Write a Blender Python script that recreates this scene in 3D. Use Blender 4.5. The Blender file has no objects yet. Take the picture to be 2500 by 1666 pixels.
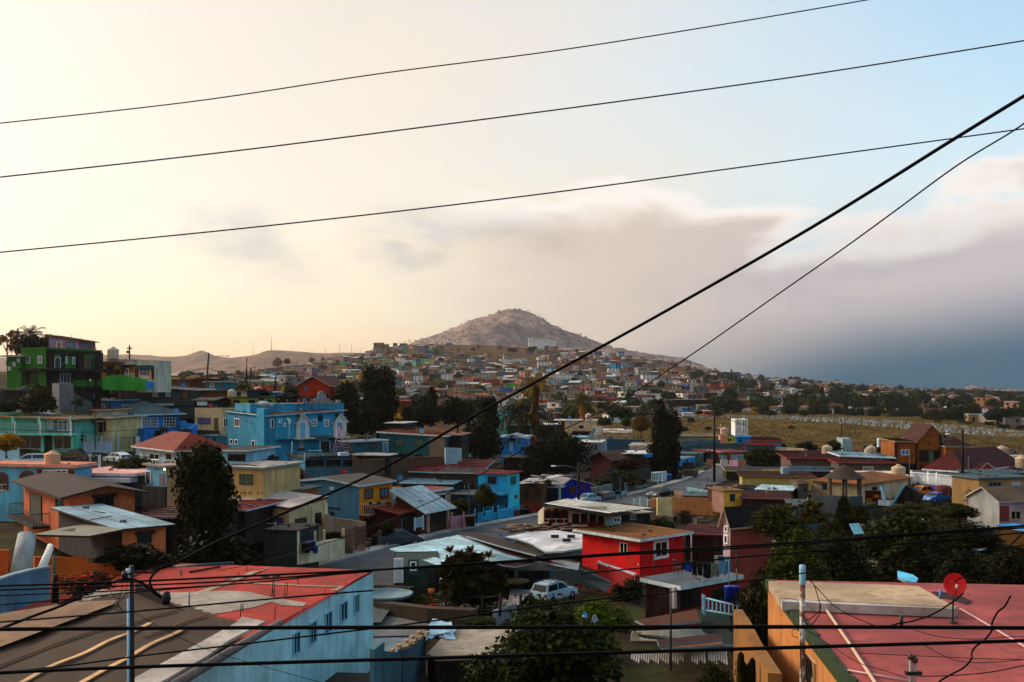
import bpy, bmesh, math, random
from mathutils import Vector, noise
import numpy as np
R=random.Random(7)
scene=bpy.context.scene
COL=scene.collection
# --- camera, light, exposure
F=2430.6; CX=1250.0; HY=940.0            # pixels of the 2500 px wide photograph; eye level lies on row 940
cam=bpy.data.cameras.new('camera'); camo=bpy.data.objects.new('camera',cam); COL.objects.link(camo)
camo.location=(0,0,0); camo.rotation_euler=(math.radians(90),0,0)
cam.sensor_fit='HORIZONTAL'; cam.sensor_width=36; cam.lens=35; cam.shift_y=(HY-833)/2500
cam.clip_start=0.1; cam.clip_end=40000
scene.camera=camo
SUN_AZ=-62; SUN_EL=27                      # degrees; azimuth from +Y towards +X
world=bpy.data.worlds.new('World'); scene.world=world; world.use_nodes=True
def build_world():
 nt=world.node_tree; N=nt.nodes; L=nt.links; N.clear()
 out=N.new('ShaderNodeOutputWorld')
 sky=N.new('ShaderNodeTexSky'); sky.sky_type='NISHITA'; sky.sun_disc=False
 sky.sun_elevation=math.radians(SUN_EL); sky.sun_rotation=math.radians(SUN_AZ); sky.air_density=1.2; sky.dust_density=2
 bg1=N.new('ShaderNodeBackground'); L.new(sky.outputs[0],bg1.inputs[0]); bg1.inputs[1].default_value=0.05
 tc=N.new('ShaderNodeTexCoord'); sep=N.new('ShaderNodeSeparateXYZ'); L.new(tc.outputs['Generated'],sep.inputs[0])
 def math_(op,a,b=None,c=None):
  n=N.new('ShaderNodeMath'); n.operation=op
  for i,v in enumerate((a,b,c)):
   if v is None: continue
   if isinstance(v,(int,float)): n.inputs[i].default_value=v
   else: L.new(v,n.inputs[i])
  return n.outputs[0]
 def ss(v,a,b,c=0.0,d=1.0):
  n=N.new('ShaderNodeMapRange'); n.interpolation_type='SMOOTHSTEP'; L.new(v,n.inputs[0])
  n.inputs[1].default_value=a; n.inputs[2].default_value=b; n.inputs[3].default_value=c; n.inputs[4].default_value=d
  return n.outputs[0]
 def mix(f,a,b):
  n=N.new('ShaderNodeMix'); n.data_type='RGBA'
  if isinstance(f,(int,float)): n.inputs[0].default_value=f
  else: L.new(f,n.inputs[0])
  for i,v in ((6,a),(7,b)):
   if isinstance(v,tuple): n.inputs[i].default_value=(*v,1)
   else: L.new(v,n.inputs[i])
  return n.outputs[2]
 az=math_('ARCTAN2',sep.outputs[0],sep.outputs[1])          # 0 ahead, negative to the left
 el=math_('ARCSINE',sep.outputs[2])
 cmb=N.new('ShaderNodeCombineXYZ'); L.new(math_('MULTIPLY',az,2.2),cmb.inputs[0]); L.new(math_('MULTIPLY',el,7.5),cmb.inputs[1])
 n1=N.new('ShaderNodeTexNoise'); L.new(cmb.outputs[0],n1.inputs[0]); n1.inputs['Scale'].default_value=1.25; n1.inputs['Detail'].default_value=7; n1.inputs['Roughness'].default_value=0.52; n1.inputs['Distortion'].default_value=0.25
 cmb2=N.new('ShaderNodeCombineXYZ'); L.new(math_('MULTIPLY',az,1.3),cmb2.inputs[0]); L.new(math_('MULTIPLY',el,2.2),cmb2.inputs[1]); cmb2.inputs[2].default_value=3.7
 n2=N.new('ShaderNodeTexNoise'); L.new(cmb2.outputs[0],n2.inputs[0]); n2.inputs['Scale'].default_value=1.6; n2.inputs['Detail'].default_value=6
 wob=math_('MULTIPLY_ADD',n1.outputs[0],0.5,-0.25)
 cmb3=N.new('ShaderNodeCombineXYZ'); L.new(math_('MULTIPLY',az,5.0),cmb3.inputs[0]); L.new(math_('MULTIPLY',el,11.0),cmb3.inputs[1]); cmb3.inputs[2].default_value=8.1
 n3=N.new('ShaderNodeTexNoise'); L.new(cmb3.outputs[0],n3.inputs[0]); n3.inputs['Scale'].default_value=1.3; n3.inputs['Detail'].default_value=8; n3.inputs['Roughness'].default_value=.5; n3.inputs['Distortion'].default_value=.3
 azw=math_('ADD',az,math_('MULTIPLY',wob,0.7)); elw=math_('ADD',el,math_('MULTIPLY_ADD',n3.outputs[0],0.22,-0.11))
 right=ss(azw,-0.28,0.62)                       # 0 warm side, 1 blue side
 high=ss(el,0.05,0.45)
 base=mix(right,WARM,BLUE)
 base=mix(math_('MULTIPLY',ss(az,0.05,0.6),ss(el,0.12,0.42)),base,BLUE2)
 veil=math_('MULTIPLY',ss(n2.outputs[0],0.46,0.66),ss(az,0.55,-0.1))
 base=mix(math_('MULTIPLY',veil,0.8),base,VEIL)
 bank=math_('MULTIPLY',ss(elw,0.180,0.135),ss(azw,-0.25,0.16))
 bankcol=mix(ss(azw,-0.1,0.5),BANKL,BANKR)
 base=mix(bank,base,bankcol)
 topl=math_('MULTIPLY',math_('MULTIPLY',ss(elw,0.19,0.165),ss(elw,0.125,0.16)),ss(azw,-0.15,0.1))
 base=mix(math_('MULTIPLY',topl,0.95),base,RIM)
 lump=math_('MULTIPLY',math_('MULTIPLY',ss(n3.outputs[0],0.44,0.66),ss(el,0.20,0.13)),0.5)
 base=mix(math_('MULTIPLY',lump,ss(az,-0.5,0.35,0.3,0.8)),base,LUMP)
 st=math_('MULTIPLY',ss(el,0.185,0.15),ss(el,0.09,0.125)); st=math_('MULTIPLY',st,ss(az,-0.50,-0.25)); st=math_('MULTIPLY',st,ss(az,0.1,0.0))
 st=math_('MULTIPLY',st,ss(math_('MULTIPLY_ADD',n3.outputs[0],0.5,math_('MULTIPLY',n1.outputs[0],0.5)),0.46,0.58))
 base=mix(math_('MULTIPLY',st,0.8),base,STREAK)
 dk=math_('MULTIPLY',ss(math_('SUBTRACT',el,math_('MULTIPLY',math_('SUBTRACT',az,0.2),0.13)),0.075,-0.012),ss(az,0.0,0.34))
 base=mix(dk,base,DARK)
 dust=math_('MULTIPLY',ss(el,0.075,0.0),ss(az,0.18,-0.15)); base=mix(math_('MULTIPLY',dust,0.75),base,DUST)
 cov=math_('MULTIPLY',math_('SUBTRACT',1.0,math_('MULTIPLY',bank,.9)),math_('SUBTRACT',1.0,dk)); L.new(math_('MULTIPLY',cov,0.05),bg1.inputs[1])
 bg2=N.new('ShaderNodeBackground'); L.new(base,bg2.inputs[0]); bg2.inputs[1].default_value=SKYGAIN
 add=N.new('ShaderNodeAddShader'); L.new(bg1.outputs[0],add.inputs[0]); L.new(bg2.outputs[0],add.inputs[1])
 L.new(add.outputs[0],out.inputs['Surface'])
WARM=(.78,.63,.45); BLUE=(.62,.77,.83); BLUE2=(.30,.54,.75); VEIL=(.84,.65,.44)
BANKL=(.78,.64,.51); BANKR=(.64,.56,.58); RIM=(.95,.82,.72); LUMP=(.42,.42,.50); STREAK=(.36,.30,.28)
DARK=(.01,.11,.19); DUST=(.84,.54,.31); SKYGAIN=0.75
build_world()
sl=bpy.data.lights.new('sun','SUN'); sl.energy=2.8; sl.angle=math.radians(18); sl.color=(1.0,.88,.74)
so=bpy.data.objects.new('sun',sl); COL.objects.link(so)
_a=math.radians(SUN_AZ); _e=math.radians(SUN_EL)
so.rotation_euler=Vector((math.sin(_a)*math.cos(_e),math.cos(_a)*math.cos(_e),math.sin(_e))).to_track_quat('Z','Y').to_euler()
vs=scene.view_settings; vs.view_transform='Standard'; vs.look='None'; vs.gamma=1; vs.exposure=.3; vs.use_curve_mapping=False
scene.display_settings.display_device='sRGB'
scene.cycles.max_bounces=5; scene.cycles.diffuse_bounces=2; scene.cycles.volume_bounces=1; scene.cycles.transparent_max_bounces=6
scene.cycles.use_denoising=True
# --- pixels to places
CROPS=dict(C1=(0,780,.2125),C2=(450,780,.2125),C3=(900,740,.2125),C4=(1350,780,.2125),C5=(1800,860,.2975),
 M1=(0,1050,.2551),M2=(500,950,.2551),M3=(1000,980,.2551),M4=(1400,1050,.2551),M5=(1900,1050,.2551),
 B1=(0,1266,.2551),B2=(500,1266,.2551),B3=(900,1266,.2551),B4=(1400,1266,.2551),B5=(1850,1266,.2762),
 E6=(600,780,.2125),E7=(1150,800,.2125),E8=(1500,900,.2125),E9=(2000,930,.2125),S=(0,0,1),FV=(0,0,1.0625))
K=CROPS['S']
def crop(n):
 global K; K=CROPS[n]
def sx(x): return K[0]+x*K[2]
def sy(y): return K[1]+y*K[2]
def ray(x,y): return Vector(((x-CX)/F,1.0,-(y-HY)/F))
def P(x,y,D): return ray(x,y)*D                 # photograph pixel + distance -> place
def Pz(x,y,z):
 r=ray(x,y); return r*(z/r.z)
def pc(x,y,D): return P(sx(x),sy(y),D)
# --- colour and materials
def lin(h):
 if isinstance(h,tuple): return h
 h=h.lstrip('#'); v=[int(h[i:i+2],16)/255 for i in (0,2,4)]
 v=[c/12.92 if c<=.04045 else ((c+.055)/1.055)**2.4 for c in v]; g=sum(v)/3
 return tuple(1.5*max(0,g+(c-g)*1.04)**1.42 for c in v)
_MC={}
def M(col,kind='paint',rough=None):
 key=(col,kind,rough)
 if key in _MC: return _MC[key]
 c=lin(col); c=tuple(min(.82,v) for v in c)
 nm=(kind+'_'+(col if isinstance(col,str) else 'mix')).replace('#','')
 m=bpy.data.materials.new(nm); m.use_nodes=True; nt=m.node_tree; N=nt.nodes; L=nt.links
 b=N['Principled BSDF']; b.inputs['Base Color'].default_value=(*c,1)
 rr={'paint':.85,'roof':.8,'metal':.42,'glass':.12,'car':.25,'leaf':.6,'plain':.6,'ground':.95,'rock':1.0,'cable':.6,'far':.9,'farroof':.8,'water':.1,'chrome':.3}.get(kind,.7)
 b.inputs['Roughness'].default_value=rough if rough is not None else rr
 if kind in('plain','cable','glass','car','chrome'):
  b.inputs['Specular IOR Level'].default_value=.5
  if kind=='cable': b.inputs['Specular IOR Level'].default_value=.15; b.inputs['Roughness'].default_value=.9
  if kind=='chrome': b.inputs['Metallic'].default_value=.8
  if kind=='car': b.inputs['Coat Weight'].default_value=.5
  _MC[key]=m; return m
 b.inputs['Specular IOR Level'].default_value={'ground':.02,'rock':0,'road':.1,'far':.1,'farroof':.12}.get(kind,.2)
 geo=N.new('ShaderNodeNewGeometry')
 def noise_(scale,detail,vec=None,rough=.55):
  n=N.new('ShaderNodeTexNoise'); n.inputs['Scale'].default_value=scale; n.inputs['Detail'].default_value=detail; n.inputs['Roughness'].default_value=rough
  L.new(vec or geo.outputs['Position'],n.inputs['Vector']); return n.outputs[0]
 def mapr(v,a,b_,c_,d):
  n=N.new('ShaderNodeMapRange'); L.new(v,n.inputs[0])
  for i,t in enumerate((a,b_,c_,d)): n.inputs[1+i].default_value=t
  return n.outputs[0]
 def mixc(f,a,b_):
  n=N.new('ShaderNodeMix'); n.data_type='RGBA'
  if isinstance(f,(int,float)): n.inputs[0].default_value=f
  else: L.new(f,n.inputs[0])
  for i,v in ((6,a),(7,b_)):
   if isinstance(v,tuple): n.inputs[i].default_value=(*v,1)
   else: L.new(v,n.inputs[i])
  return n.outputs[2]
 dk=lambda k:tuple(v*k for v in c)
 if kind in('paint','far'):
  mp=N.new('ShaderNodeMapping'); mp.inputs['Scale'].default_value=(1,1,.16); L.new(geo.outputs['Position'],mp.inputs[0])
  f1=mapr(noise_(.55,5),.34,.66,0,1); f2=mapr(noise_(2.0,5,mp.outputs[0]),.47,.68,0,.75)
  col1=mixc(f1,dk(.70),tuple(min(.85,v*1.12) for v in c)); g=(c[0]*.5+.03,c[1]*.48+.025,c[2]*.45+.02)
  col2=mixc(f2,col1,g)
  f3=mapr(noise_(9,3),.56,.7,0,.35); col3=mixc(f3,col2,tuple(min(.85,v*.6+.12) for v in c)) if kind=='paint' else col2
  L.new(col3,b.inputs['Base Color'])
  if kind=='paint':
   bp=N.new('ShaderNodeBump'); bp.inputs['Strength'].default_value=.35; bp.inputs['Distance'].default_value=.03
   L.new(noise_(14,4),bp.inputs['Height']); L.new(bp.outputs[0],b.inputs['Normal'])
 elif kind in('roof','farroof'):
  f1=mapr(noise_(.35,6),.38,.64,0,1); f2=mapr(noise_(1.5,7,rough=.68),.48,.66,0,.8)
  col1=mixc(f1,dk(.62),tuple(min(.85,v*1.12) for v in c)); col2=mixc(f2,col1,(c[0]*.45+.02,c[1]*.42+.015,c[2]*.4+.012))
  L.new(col2,b.inputs['Base Color'])
  bp=N.new('ShaderNodeBump'); bp.inputs['Strength'].default_value=.4; bp.inputs['Distance'].default_value=.04
  L.new(noise_(5,5),bp.inputs['Height']); L.new(bp.outputs[0],b.inputs['Normal'])
 elif kind=='metal':
  f1=mapr(noise_(.5,5),.35,.7,0,1); col1=mixc(f1,dk(.75),tuple(min(.85,v*1.1) for v in c))
  f2=mapr(noise_(1.3,7,rough=.7),.58,.7,0,.8); col2=mixc(f2,col1,(c[0]*.4+.06,c[1]*.3+.02,c[2]*.25+.01))
  L.new(col2,b.inputs['Base Color']); b.inputs['Metallic'].default_value=.0
 elif kind=='rust':
  f1=mapr(noise_(3,6,rough=.7),.42,.56,0,1); L.new(mixc(f1,(.62,.6,.56),(.16,.04,.012)),b.inputs['Base Color'])
 elif kind=='leaf':
  c=(c[0]*2.1+.004,c[1]*2.1+.005,c[2]*1.6)
  f1=mapr(noise_(.5,3),.4,.62,0,1); f2=mapr(noise_(1.6,4),.5,.66,0,1)
  col1=mixc(f1,dk(.55),tuple(v*1.25 for v in c)); L.new(mixc(f2,col1,(c[0]*2.3+.012,c[1]*2.2+.012,c[2]*.7)),b.inputs['Base Color'])
  b.inputs['Specular IOR Level'].default_value=.06
  tr=N.new('ShaderNodeBsdfTranslucent'); tr.inputs[0].default_value=(c[0]*1.6,c[1]*1.5,c[2]*.4,1)
  ms=N.new('ShaderNodeMixShader'); ms.inputs[0].default_value=.22; L.new(b.outputs[0],ms.inputs[1]); L.new(tr.outputs[0],ms.inputs[2]); L.new(ms.outputs[0],N['Material Output'].inputs[0])
 elif kind=='ground':
  f1=mapr(noise_(.06,8,rough=.6),.4,.6,0,1); f2=mapr(noise_(.9,6,rough=.7),.42,.62,0,1); f3=mapr(noise_(.25,5),.5,.62,0,.75)
  col1=mixc(f1,dk(.7),tuple(v*1.2 for v in c)); col2=mixc(f2,col1,dk(.5)); col3=mixc(f3,col2,(.05,.055,.02))
  L.new(col3,b.inputs['Base Color'])
 elif kind=='rock':
  f1=mapr(noise_(.035,9,rough=.75),.42,.58,0,1); f2=mapr(noise_(.14,5,rough=.7),.52,.62,0,1); f3=mapr(noise_(.006,5),.45,.6,0,1)
  L.new(mixc(f2,mixc(f1,dk(.55),tuple(v*1.15 for v in c)),mixc(f3,(c[0]*.35,c[1]*.4,c[2]*.4),(c[0]*1.7,c[1]*1.6,c[2]*1.5))),b.inputs['Base Color'])
 elif kind=='road':
  f1=mapr(noise_(.25,7,rough=.65),.38,.64,0,1); f2=mapr(noise_(2.5,5),.5,.7,0,.5)
  L.new(mixc(f2,mixc(f1,dk(.75),tuple(v*1.3 for v in c)),dk(.55)),b.inputs['Base Color'])
 else:
  f1=mapr(noise_(2,4),.3,.7,0,1); L.new(mixc(f1,dk(.8),tuple(v*1.15 for v in c)),b.inputs['Base Color'])
 _MC[key]=m; return m
# --- mesh building
class MB:
 def __init__(s): s.v=[]; s.f=[]; s.m=[]; s.sm=[]
 def add(s,vs,fs,mi=0,smooth=False):
  b=len(s.v); s.v.extend([tuple(v) for v in vs])
  for f in fs: s.f.append(tuple(b+i for i in f)); s.m.append(mi); s.sm.append(smooth)
 def quad(s,a,b,c,d,mi=0): s.add([a,b,c,d],[(0,1,2,3)],mi)
 def hexa(s,p,mi=0):   # p: 4 bottom, 4 top (same order)
  s.add(p,[(0,3,2,1),(4,5,6,7),(0,1,5,4),(1,2,6,5),(2,3,7,6),(3,0,4,7)],mi)
 def box(s,x0,x1,y0,y1,z0,z1,mi=0):
  s.hexa([(x0,y0,z0),(x1,y0,z0),(x1,y1,z0),(x0,y1,z0),(x0,y0,z1),(x1,y0,z1),(x1,y1,z1),(x0,y1,z1)],mi)
 def tube(s,pts,rad,n=6,mi=0,cap=True):
  pts=[Vector(p) for p in pts]; rs=rad if isinstance(rad,(list,tuple)) else [rad]*len(pts); rings=[]
  up=Vector((0,0,1))
  for i,p in enumerate(pts):
   t=(pts[min(i+1,len(pts)-1)]-pts[max(i-1,0)]); t=t.normalized() if t.length>1e-9 else Vector((0,0,1))
   a=t.cross(up);
   if a.length<.05: a=t.cross(Vector((1,0,0)))
   a.normalize(); b=t.cross(a).normalized()
   rings.append([p+(a*math.cos(2*math.pi*k/n)+b*math.sin(2*math.pi*k/n))*rs[i] for k in range(n)])
  vs=[v for r in rings for v in r]; fs=[]
  for i in range(len(pts)-1):
   for k in range(n): fs.append((i*n+k,i*n+(k+1)%n,(i+1)*n+(k+1)%n,(i+1)*n+k))
  if cap: fs.append(tuple(range(n))[::-1]); fs.append(tuple((len(pts)-1)*n+k for k in range(n)))
  s.add(vs,fs,mi,True)
 def lathe(s,prof,c=(0,0,0),n=16,mi=0,axis=None):
  vs=[];fs=[]
  for r,z in prof:
   for k in range(n):
    a=2*math.pi*k/n; vs.append((c[0]+r*math.cos(a),c[1]+r*math.sin(a),c[2]+z))
  for i in range(len(prof)-1):
   for k in range(n): fs.append((i*n+k,i*n+(k+1)%n,(i+1)*n+(k+1)%n,(i+1)*n+k))
  s.add(vs,fs,mi,True)
 def slab(s,polys,th,mt=0,ms=1):   # top polygons (ccw from above) with thickness; boundary edges get side faces
  key={};vs=[]
  def vid(p):
   k=(round(p[0],4),round(p[1],4),round(p[2],4))
   if k not in key: key[k]=len(vs); vs.append(tuple(p))
   return key[k]
  ps=[[vid(p) for p in poly] for poly in polys]; n=len(vs); e={}
  for p in ps:
   for i in range(len(p)): e[(p[i],p[(i+1)%len(p)])]=1
  b=len(s.v); s.v.extend(vs); s.v.extend([(v[0],v[1],v[2]-th) for v in vs])
  for p in ps:
   s.f.append(tuple(b+i for i in p)); s.m.append(mt); s.sm.append(False)
   s.f.append(tuple(b+n+i for i in reversed(p))); s.m.append(ms); s.sm.append(False)
  for (i,j) in e:
   if (j,i) not in e: s.f.append((b+i,b+n+i,b+n+j,b+j)); s.m.append(ms); s.sm.append(False)
 def mesh(s,name,mats):
  me=bpy.data.meshes.new(name); me.from_pydata(s.v,[],s.f)
  for m in (mats if isinstance(mats,(list,tuple)) else [mats]): me.materials.append(m)
  me.polygons.foreach_set('material_index',s.m); me.polygons.foreach_set('use_smooth',s.sm); me.update(); return me
 def build(s,name,mats,parent=None): return obj(name,s.mesh(name,mats),parent)
def obj(name,me,parent=None,loc=None,rz=0,sc=None):
 o=bpy.data.objects.new(name,me); COL.objects.link(o)
 if parent: o.parent=parent
 if loc is not None: o.location=loc
 if rz: o.rotation_euler=(0,0,rz)
 if sc is not None: o.scale=sc if not isinstance(sc,(int,float)) else (sc,)*3
 return o
def tag(o,label=None,cat=None,group=None,kind=None):
 if label: o['label']=label
 if cat: o['category']=cat
 if group: o['group']=group
 if kind: o['kind']=kind
 return o
def thing(name,label,cat,loc=(0,0,0),rz=0,group=None,sc=None): return tag(obj(name,None,None,loc,rz,sc),label,cat,group)
# --- terrain height (x in photo columns, D metres)
XS=[-900,0,150,300,500,700,850,1000,1200,1450,1600,1750,1900,2200,2500,3400]
DS=[5,25,45,60,80,104,125,135,150,165,180,200,230,300,400]
NEAR={-900:[-9,-15,-15,-14.5,-14.5,-13.5,-10.5,-9,-4,-2,-1,0,1,2,2],
0:[-9,-18,-17,-14.5,-14.5,-13.4,-10.6,-9.6,-5,-2,-.5,1,3,3,2],
150:[-9,-18,-17.5,-15,-14.8,-13.2,-10.6,-9.8,-5,-2.2,-1,1,2.5,2,1],
300:[-9,-18,-18,-16,-15,-13.2,-11,-10.2,-9.8,-9.5,-7,-5,-2,-1,-1],
500:[-9,-18,-18,-17,-16,-14,-12,-11.3,-10.6,-9,-6.5,-4.5,-3,-2,-2.2],
700:[-9,-18,-17.8,-17.3,-16.8,-16.2,-14.2,-12.5,-11.8,-9.5,-8,-7,-6,-5,-4.5],
850:[-9,-18,-17.8,-17.3,-16.8,-16.62,-16.2,-15.2,-13.5,-12,-11,-10,-9.5,-8.5,-7],
1000:[-9,-18,-17.8,-17.3,-16.8,-16.62,-16.6,-16.4,-16,-15,-14.2,-13,-12,-11,-9.5],
1200:[-9,-18,-17.8,-17.3,-16.8,-16.62,-16.6,-16.6,-16.6,-16.4,-16,-15.6,-15,-14.4,-13.8]}
for _x in (1450,1600,1750,1900,2200,2500,3400): NEAR[_x]=[-9,-18,-17.8,-17.3,-16.8,-16.62,-16.6,-16.6,-16.6,-16.6,-16.6,-16.6,-16.6,-16.6,-16.6]
for _x in (1450,1600,1750): NEAR[_x][1:7]=[-19,-19,-19,-18.6,-17.9,-16.62]
FD=[500,650,800,950,1100,1250,1400,1500]
FAR={-900:[925]*8,0:[925]*8,150:[925]*8,300:[932,930,928,927,930,935,940,945],
500:[936,928,923,919,917,921,930,935],700:[950,938,926,914,903,896,893,896],
850:[958,945,931,915,899,884,871,866],1000:[975,954,935,915,893,868,848,842],
1200:[1000,975,952,930,905,879,856,843],1450:[1000,970,947,926,906,886,870,862],
1600:[1005,972,948,929,912,898,886,880],1750:[1012,976,953,939,929,921,915,912],
1900:[1015,985,965,952,944,938,933,931],2200:[1017,992,978,969,963,958,955,953],2500:[1020,998,985,979,975,973,971,970],3400:[1020,1000,990,985,980,978,975,974]}
for _x in (1450,1600,1750,1900,2200,2500,3400):   # grave field mound on the right
 for _i,_D in enumerate(DS):
  if _D in (300,400): NEAR[_x][_i]+= {1450:.5,1600:.8,1750:1.4,1900:1.5,2200:1.2,2500:-.6,3400:-.6}[_x]*(1 if _D==300 else 1.5)
allD=DS+FD+[1700,2200,2600,3200,6000]
def _row(x):
 z=list(NEAR[x])+[(HY-y)/F*D for y,D in zip(FAR[x],FD)]
 z9=z[-1]
 if x>=1900: t=[(HY-{1900:926,2200:948,2500:966,3400:972}[x])/F*2200]; z+=[(z9+t[0])/2,t[0],t[0]-2,t[0]-6,t[0]-20]
 elif x==1750: z+=[z9+1,z9+2,z9-2,z9-8,-30]
 else: z+=[z9-6,z9-20,z9-30,z9-40,-30]
 return z
TZ=np.array([_row(x) for x in XS]); LXS=np.array(XS,float); LD=np.log(np.array(allD,float))
def _cub(a,b,t): t=t*t*(3-2*t)*.5+t*.5; return a+(b-a)*t
def terr(x,D):
 "ground height at photo column x, distance D"
 D=max(allD[0],min(allD[-1],D)); x=max(XS[0],min(XS[-1],x)); l=math.log(D)
 i=min(max(int(np.searchsorted(LXS,x))-1,0),len(XS)-2); j=min(max(int(np.searchsorted(LD,l))-1,0),len(allD)-2)
 u=(x-XS[i])/(XS[i+1]-XS[i]); v=(l-LD[j])/(LD[j+1]-LD[j])
 return _cub(_cub(TZ[i][j],TZ[i][j+1],v),_cub(TZ[i+1][j],TZ[i+1][j+1],v),u)
def gz(X,Y): return terr(CX+F*X/max(Y,1),Y)
def hit(x,y,D0=26,D1=3000):
 "distance at which the sight line through the pixel meets the ground"
 D=D0; r=-(y-HY)/F; p=D
 while D<D1:
  if r*D<=terr(x,D):
   a,b=p,D
   for _ in range(20):
    m=(a+b)/2
    if r*m<=terr(x,m): b=m
    else: a=m
   return b
  p=D; D*=1.01
 return None
def on(x,y,D0=26):
 D=hit(x,y,D0) or 300; return P(x,y,D),D
# --- setting: ground, hills, roads
def build_ground():
 xs=np.concatenate([np.linspace(-1400,-200,14),np.linspace(-150,2700,150),np.linspace(2750,3900,14)])
 ds=np.exp(np.linspace(math.log(4),math.log(6000),210))
 v=[];
 for D in ds:
  for x in xs:
   z=terr(x,D); X=(x-CX)/F*D
   amp=min(1.0,D/500)*1.1 if D>230 else .12
   z+=amp*noise.noise(Vector((X*.02,D*.02,1.3)))*(1 if D<1700 else 3)
   if D>1100 and x>300: z+=2.5*noise.noise(Vector((X*.006,D*.006,4)))
   v.append((X,D,z))
 n=len(xs); f=[(j*n+i,j*n+i+1,(j+1)*n+i+1,(j+1)*n+i) for j in range(len(ds)-1) for i in range(n-1)]
 me=bpy.data.meshes.new('ground'); me.from_pydata(v,[],f); me.materials.append(M((.13,.06,.026),'ground')); me.materials.append(M((.05,.034,.022),'ground')); me.materials.append(M((.13,.072,.014),'ground')); me.polygons.foreach_set('material_index',[1 if ds[q//(n-1)]<215 else 2 if ds[q//(n-1)]<520 and xs[q%(n-1)]>1480 else 0 for q in range(len(f))]); me.polygons.foreach_set('use_smooth',[True]*len(f)); me.update()  # near faces use darker soil; the shade of the yards is in its colour
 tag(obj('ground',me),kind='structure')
 b=MB(); b.quad((-16000,-300,-62),(16000,-300,-62),(16000,5200,-62),(-16000,5200,-62))
 tag(b.build('plain',M((.06,.06,.045),'ground')),kind='structure')
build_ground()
def interp(pts,x):
 if x<=pts[0][0]: return pts[0][1]
 for (a,b),(c,d) in zip(pts,pts[1:]):
  if x<=c:
   t=(x-a)/(c-a); t=t*t*(3-2*t)*.4+t*.6; return b+(d-b)*t
 return pts[-1][1]
def ridge(name,sky,D0,Dr,D1,base,mat,amp,x0,x1,nx=220,ny=46,fold=1.0,fs=.004):
 v=[];xs=np.linspace(x0,x1,nx); tt=np.linspace(0,1,ny)
 for t in tt:
  for x in xs:
   zs=(HY-interp(sky,x))/F*Dr
   if t<.7: u=t/.7; D=D0+(Dr-D0)*u; s=u**.85
   else: u=(t-.7)/.3; D=Dr+(D1-Dr)*u; s=1-u*.9
   X=(x-CX)/F*Dr*(1 if D>Dr else (.35+.65*D/Dr))
   k=math.sin(math.pi*min(1,t/.7)) if t<.7 else 0
   nz=(noise.fractal(Vector((X*fs,D*fs,2.2)),.8,2.2,7)-abs(noise.noise(Vector((X*.011,D*.004,5))))*.7+.2)*amp*(k*fold+.16)+noise.noise(Vector((X*.03,D*.03,7)))*amp*.04
   v.append((X,D,base+(zs-base)*s+nz))
 f=[(j*nx+i,j*nx+i+1,(j+1)*nx+i+1,(j+1)*nx+i) for j in range(ny-1) for i in range(nx-1)]
 me=bpy.data.meshes.new(name); me.from_pydata(v,[],f); me.materials.append(mat); me.polygons.foreach_set('use_smooth',[True]*len(f)); me.update()
 return tag(obj(name,me),kind='structure')
CONE=[(300,915),(700,905),(900,878),(960,860),(1005,842),(1035,830),(1075,815),(1110,803),(1150,785),(1180,779),(1200,772),(1220,762),(1240,757),(1262,754.5),(1280,757),(1300,764),(1325,778),(1350,793),(1380,805),(1400,813),(1430,824),(1470,838),(1500,850),(1530,856),(1570,862),(1610,868),(1640,874),(1670,884),(1700,899),(1740,915),(1800,940),(1900,968),(2300,985)]
rock=M((.26,.185,.165),'rock'); hillm=M((.24,.15,.11),'rock')  # pale pinkish tones: part of the distance haze is put into these colours
ridge('mountain',CONE,1750,3000,4200,-10,rock,32,300,2300,260,70)
ridge('far_hills',[(-600,880),(100,872),(247,867),(320,866),(425,871),(455,869),(480,860),(496,856),(512,863),(530,870),(600,880),(900,900)],3050,3750,4150,-30,hillm,20,-600,1000,140,30)
ridge('near_hills',[(-600,905),(330,900),(420,892),(500,880),(560,873),(600,869),(626,865),(645,857),(660,854),(705,857.5),(764,861),(820,861),(866,861),(950,862),(1100,870),(1300,900)],2100,2900,3400,-20,hillm,18,-600,1300,160,34)
def rocks(src,n,label):
 vs=[v.co for v in src.data.vertices if v.co.y<3050]; b=MB(); q=random.Random(4)
 for i in range(n):
  a=q.choice(vs); k=q.randrange(len(vs)-1); c=Vector(a)+Vector((q.uniform(-12,12),q.uniform(-8,8),1)); s_=q.uniform(.8,2.8)*(1+(i%9==0)*.8)
  for j in range(3): t=q.uniform(0,3.1); d=Vector((math.cos(t)*s_,math.sin(t)*s_,0)); b.add([c-d-Vector((0,0,2)),c+d-Vector((0,0,2)),c+Vector((0,0,s_*.9))],[(0,1,2)],i%3)
 tag(b.build('boulders',[M((.24,.175,.15),'plain'),M((.11,.08,.065),'plain'),M((.07,.065,.04),'plain')]),label,'rocks',kind='stuff')
rocks(bpy.data.objects['mountain'],11000,'pale boulders and dark scrub scattered over the cone mountain')
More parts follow.
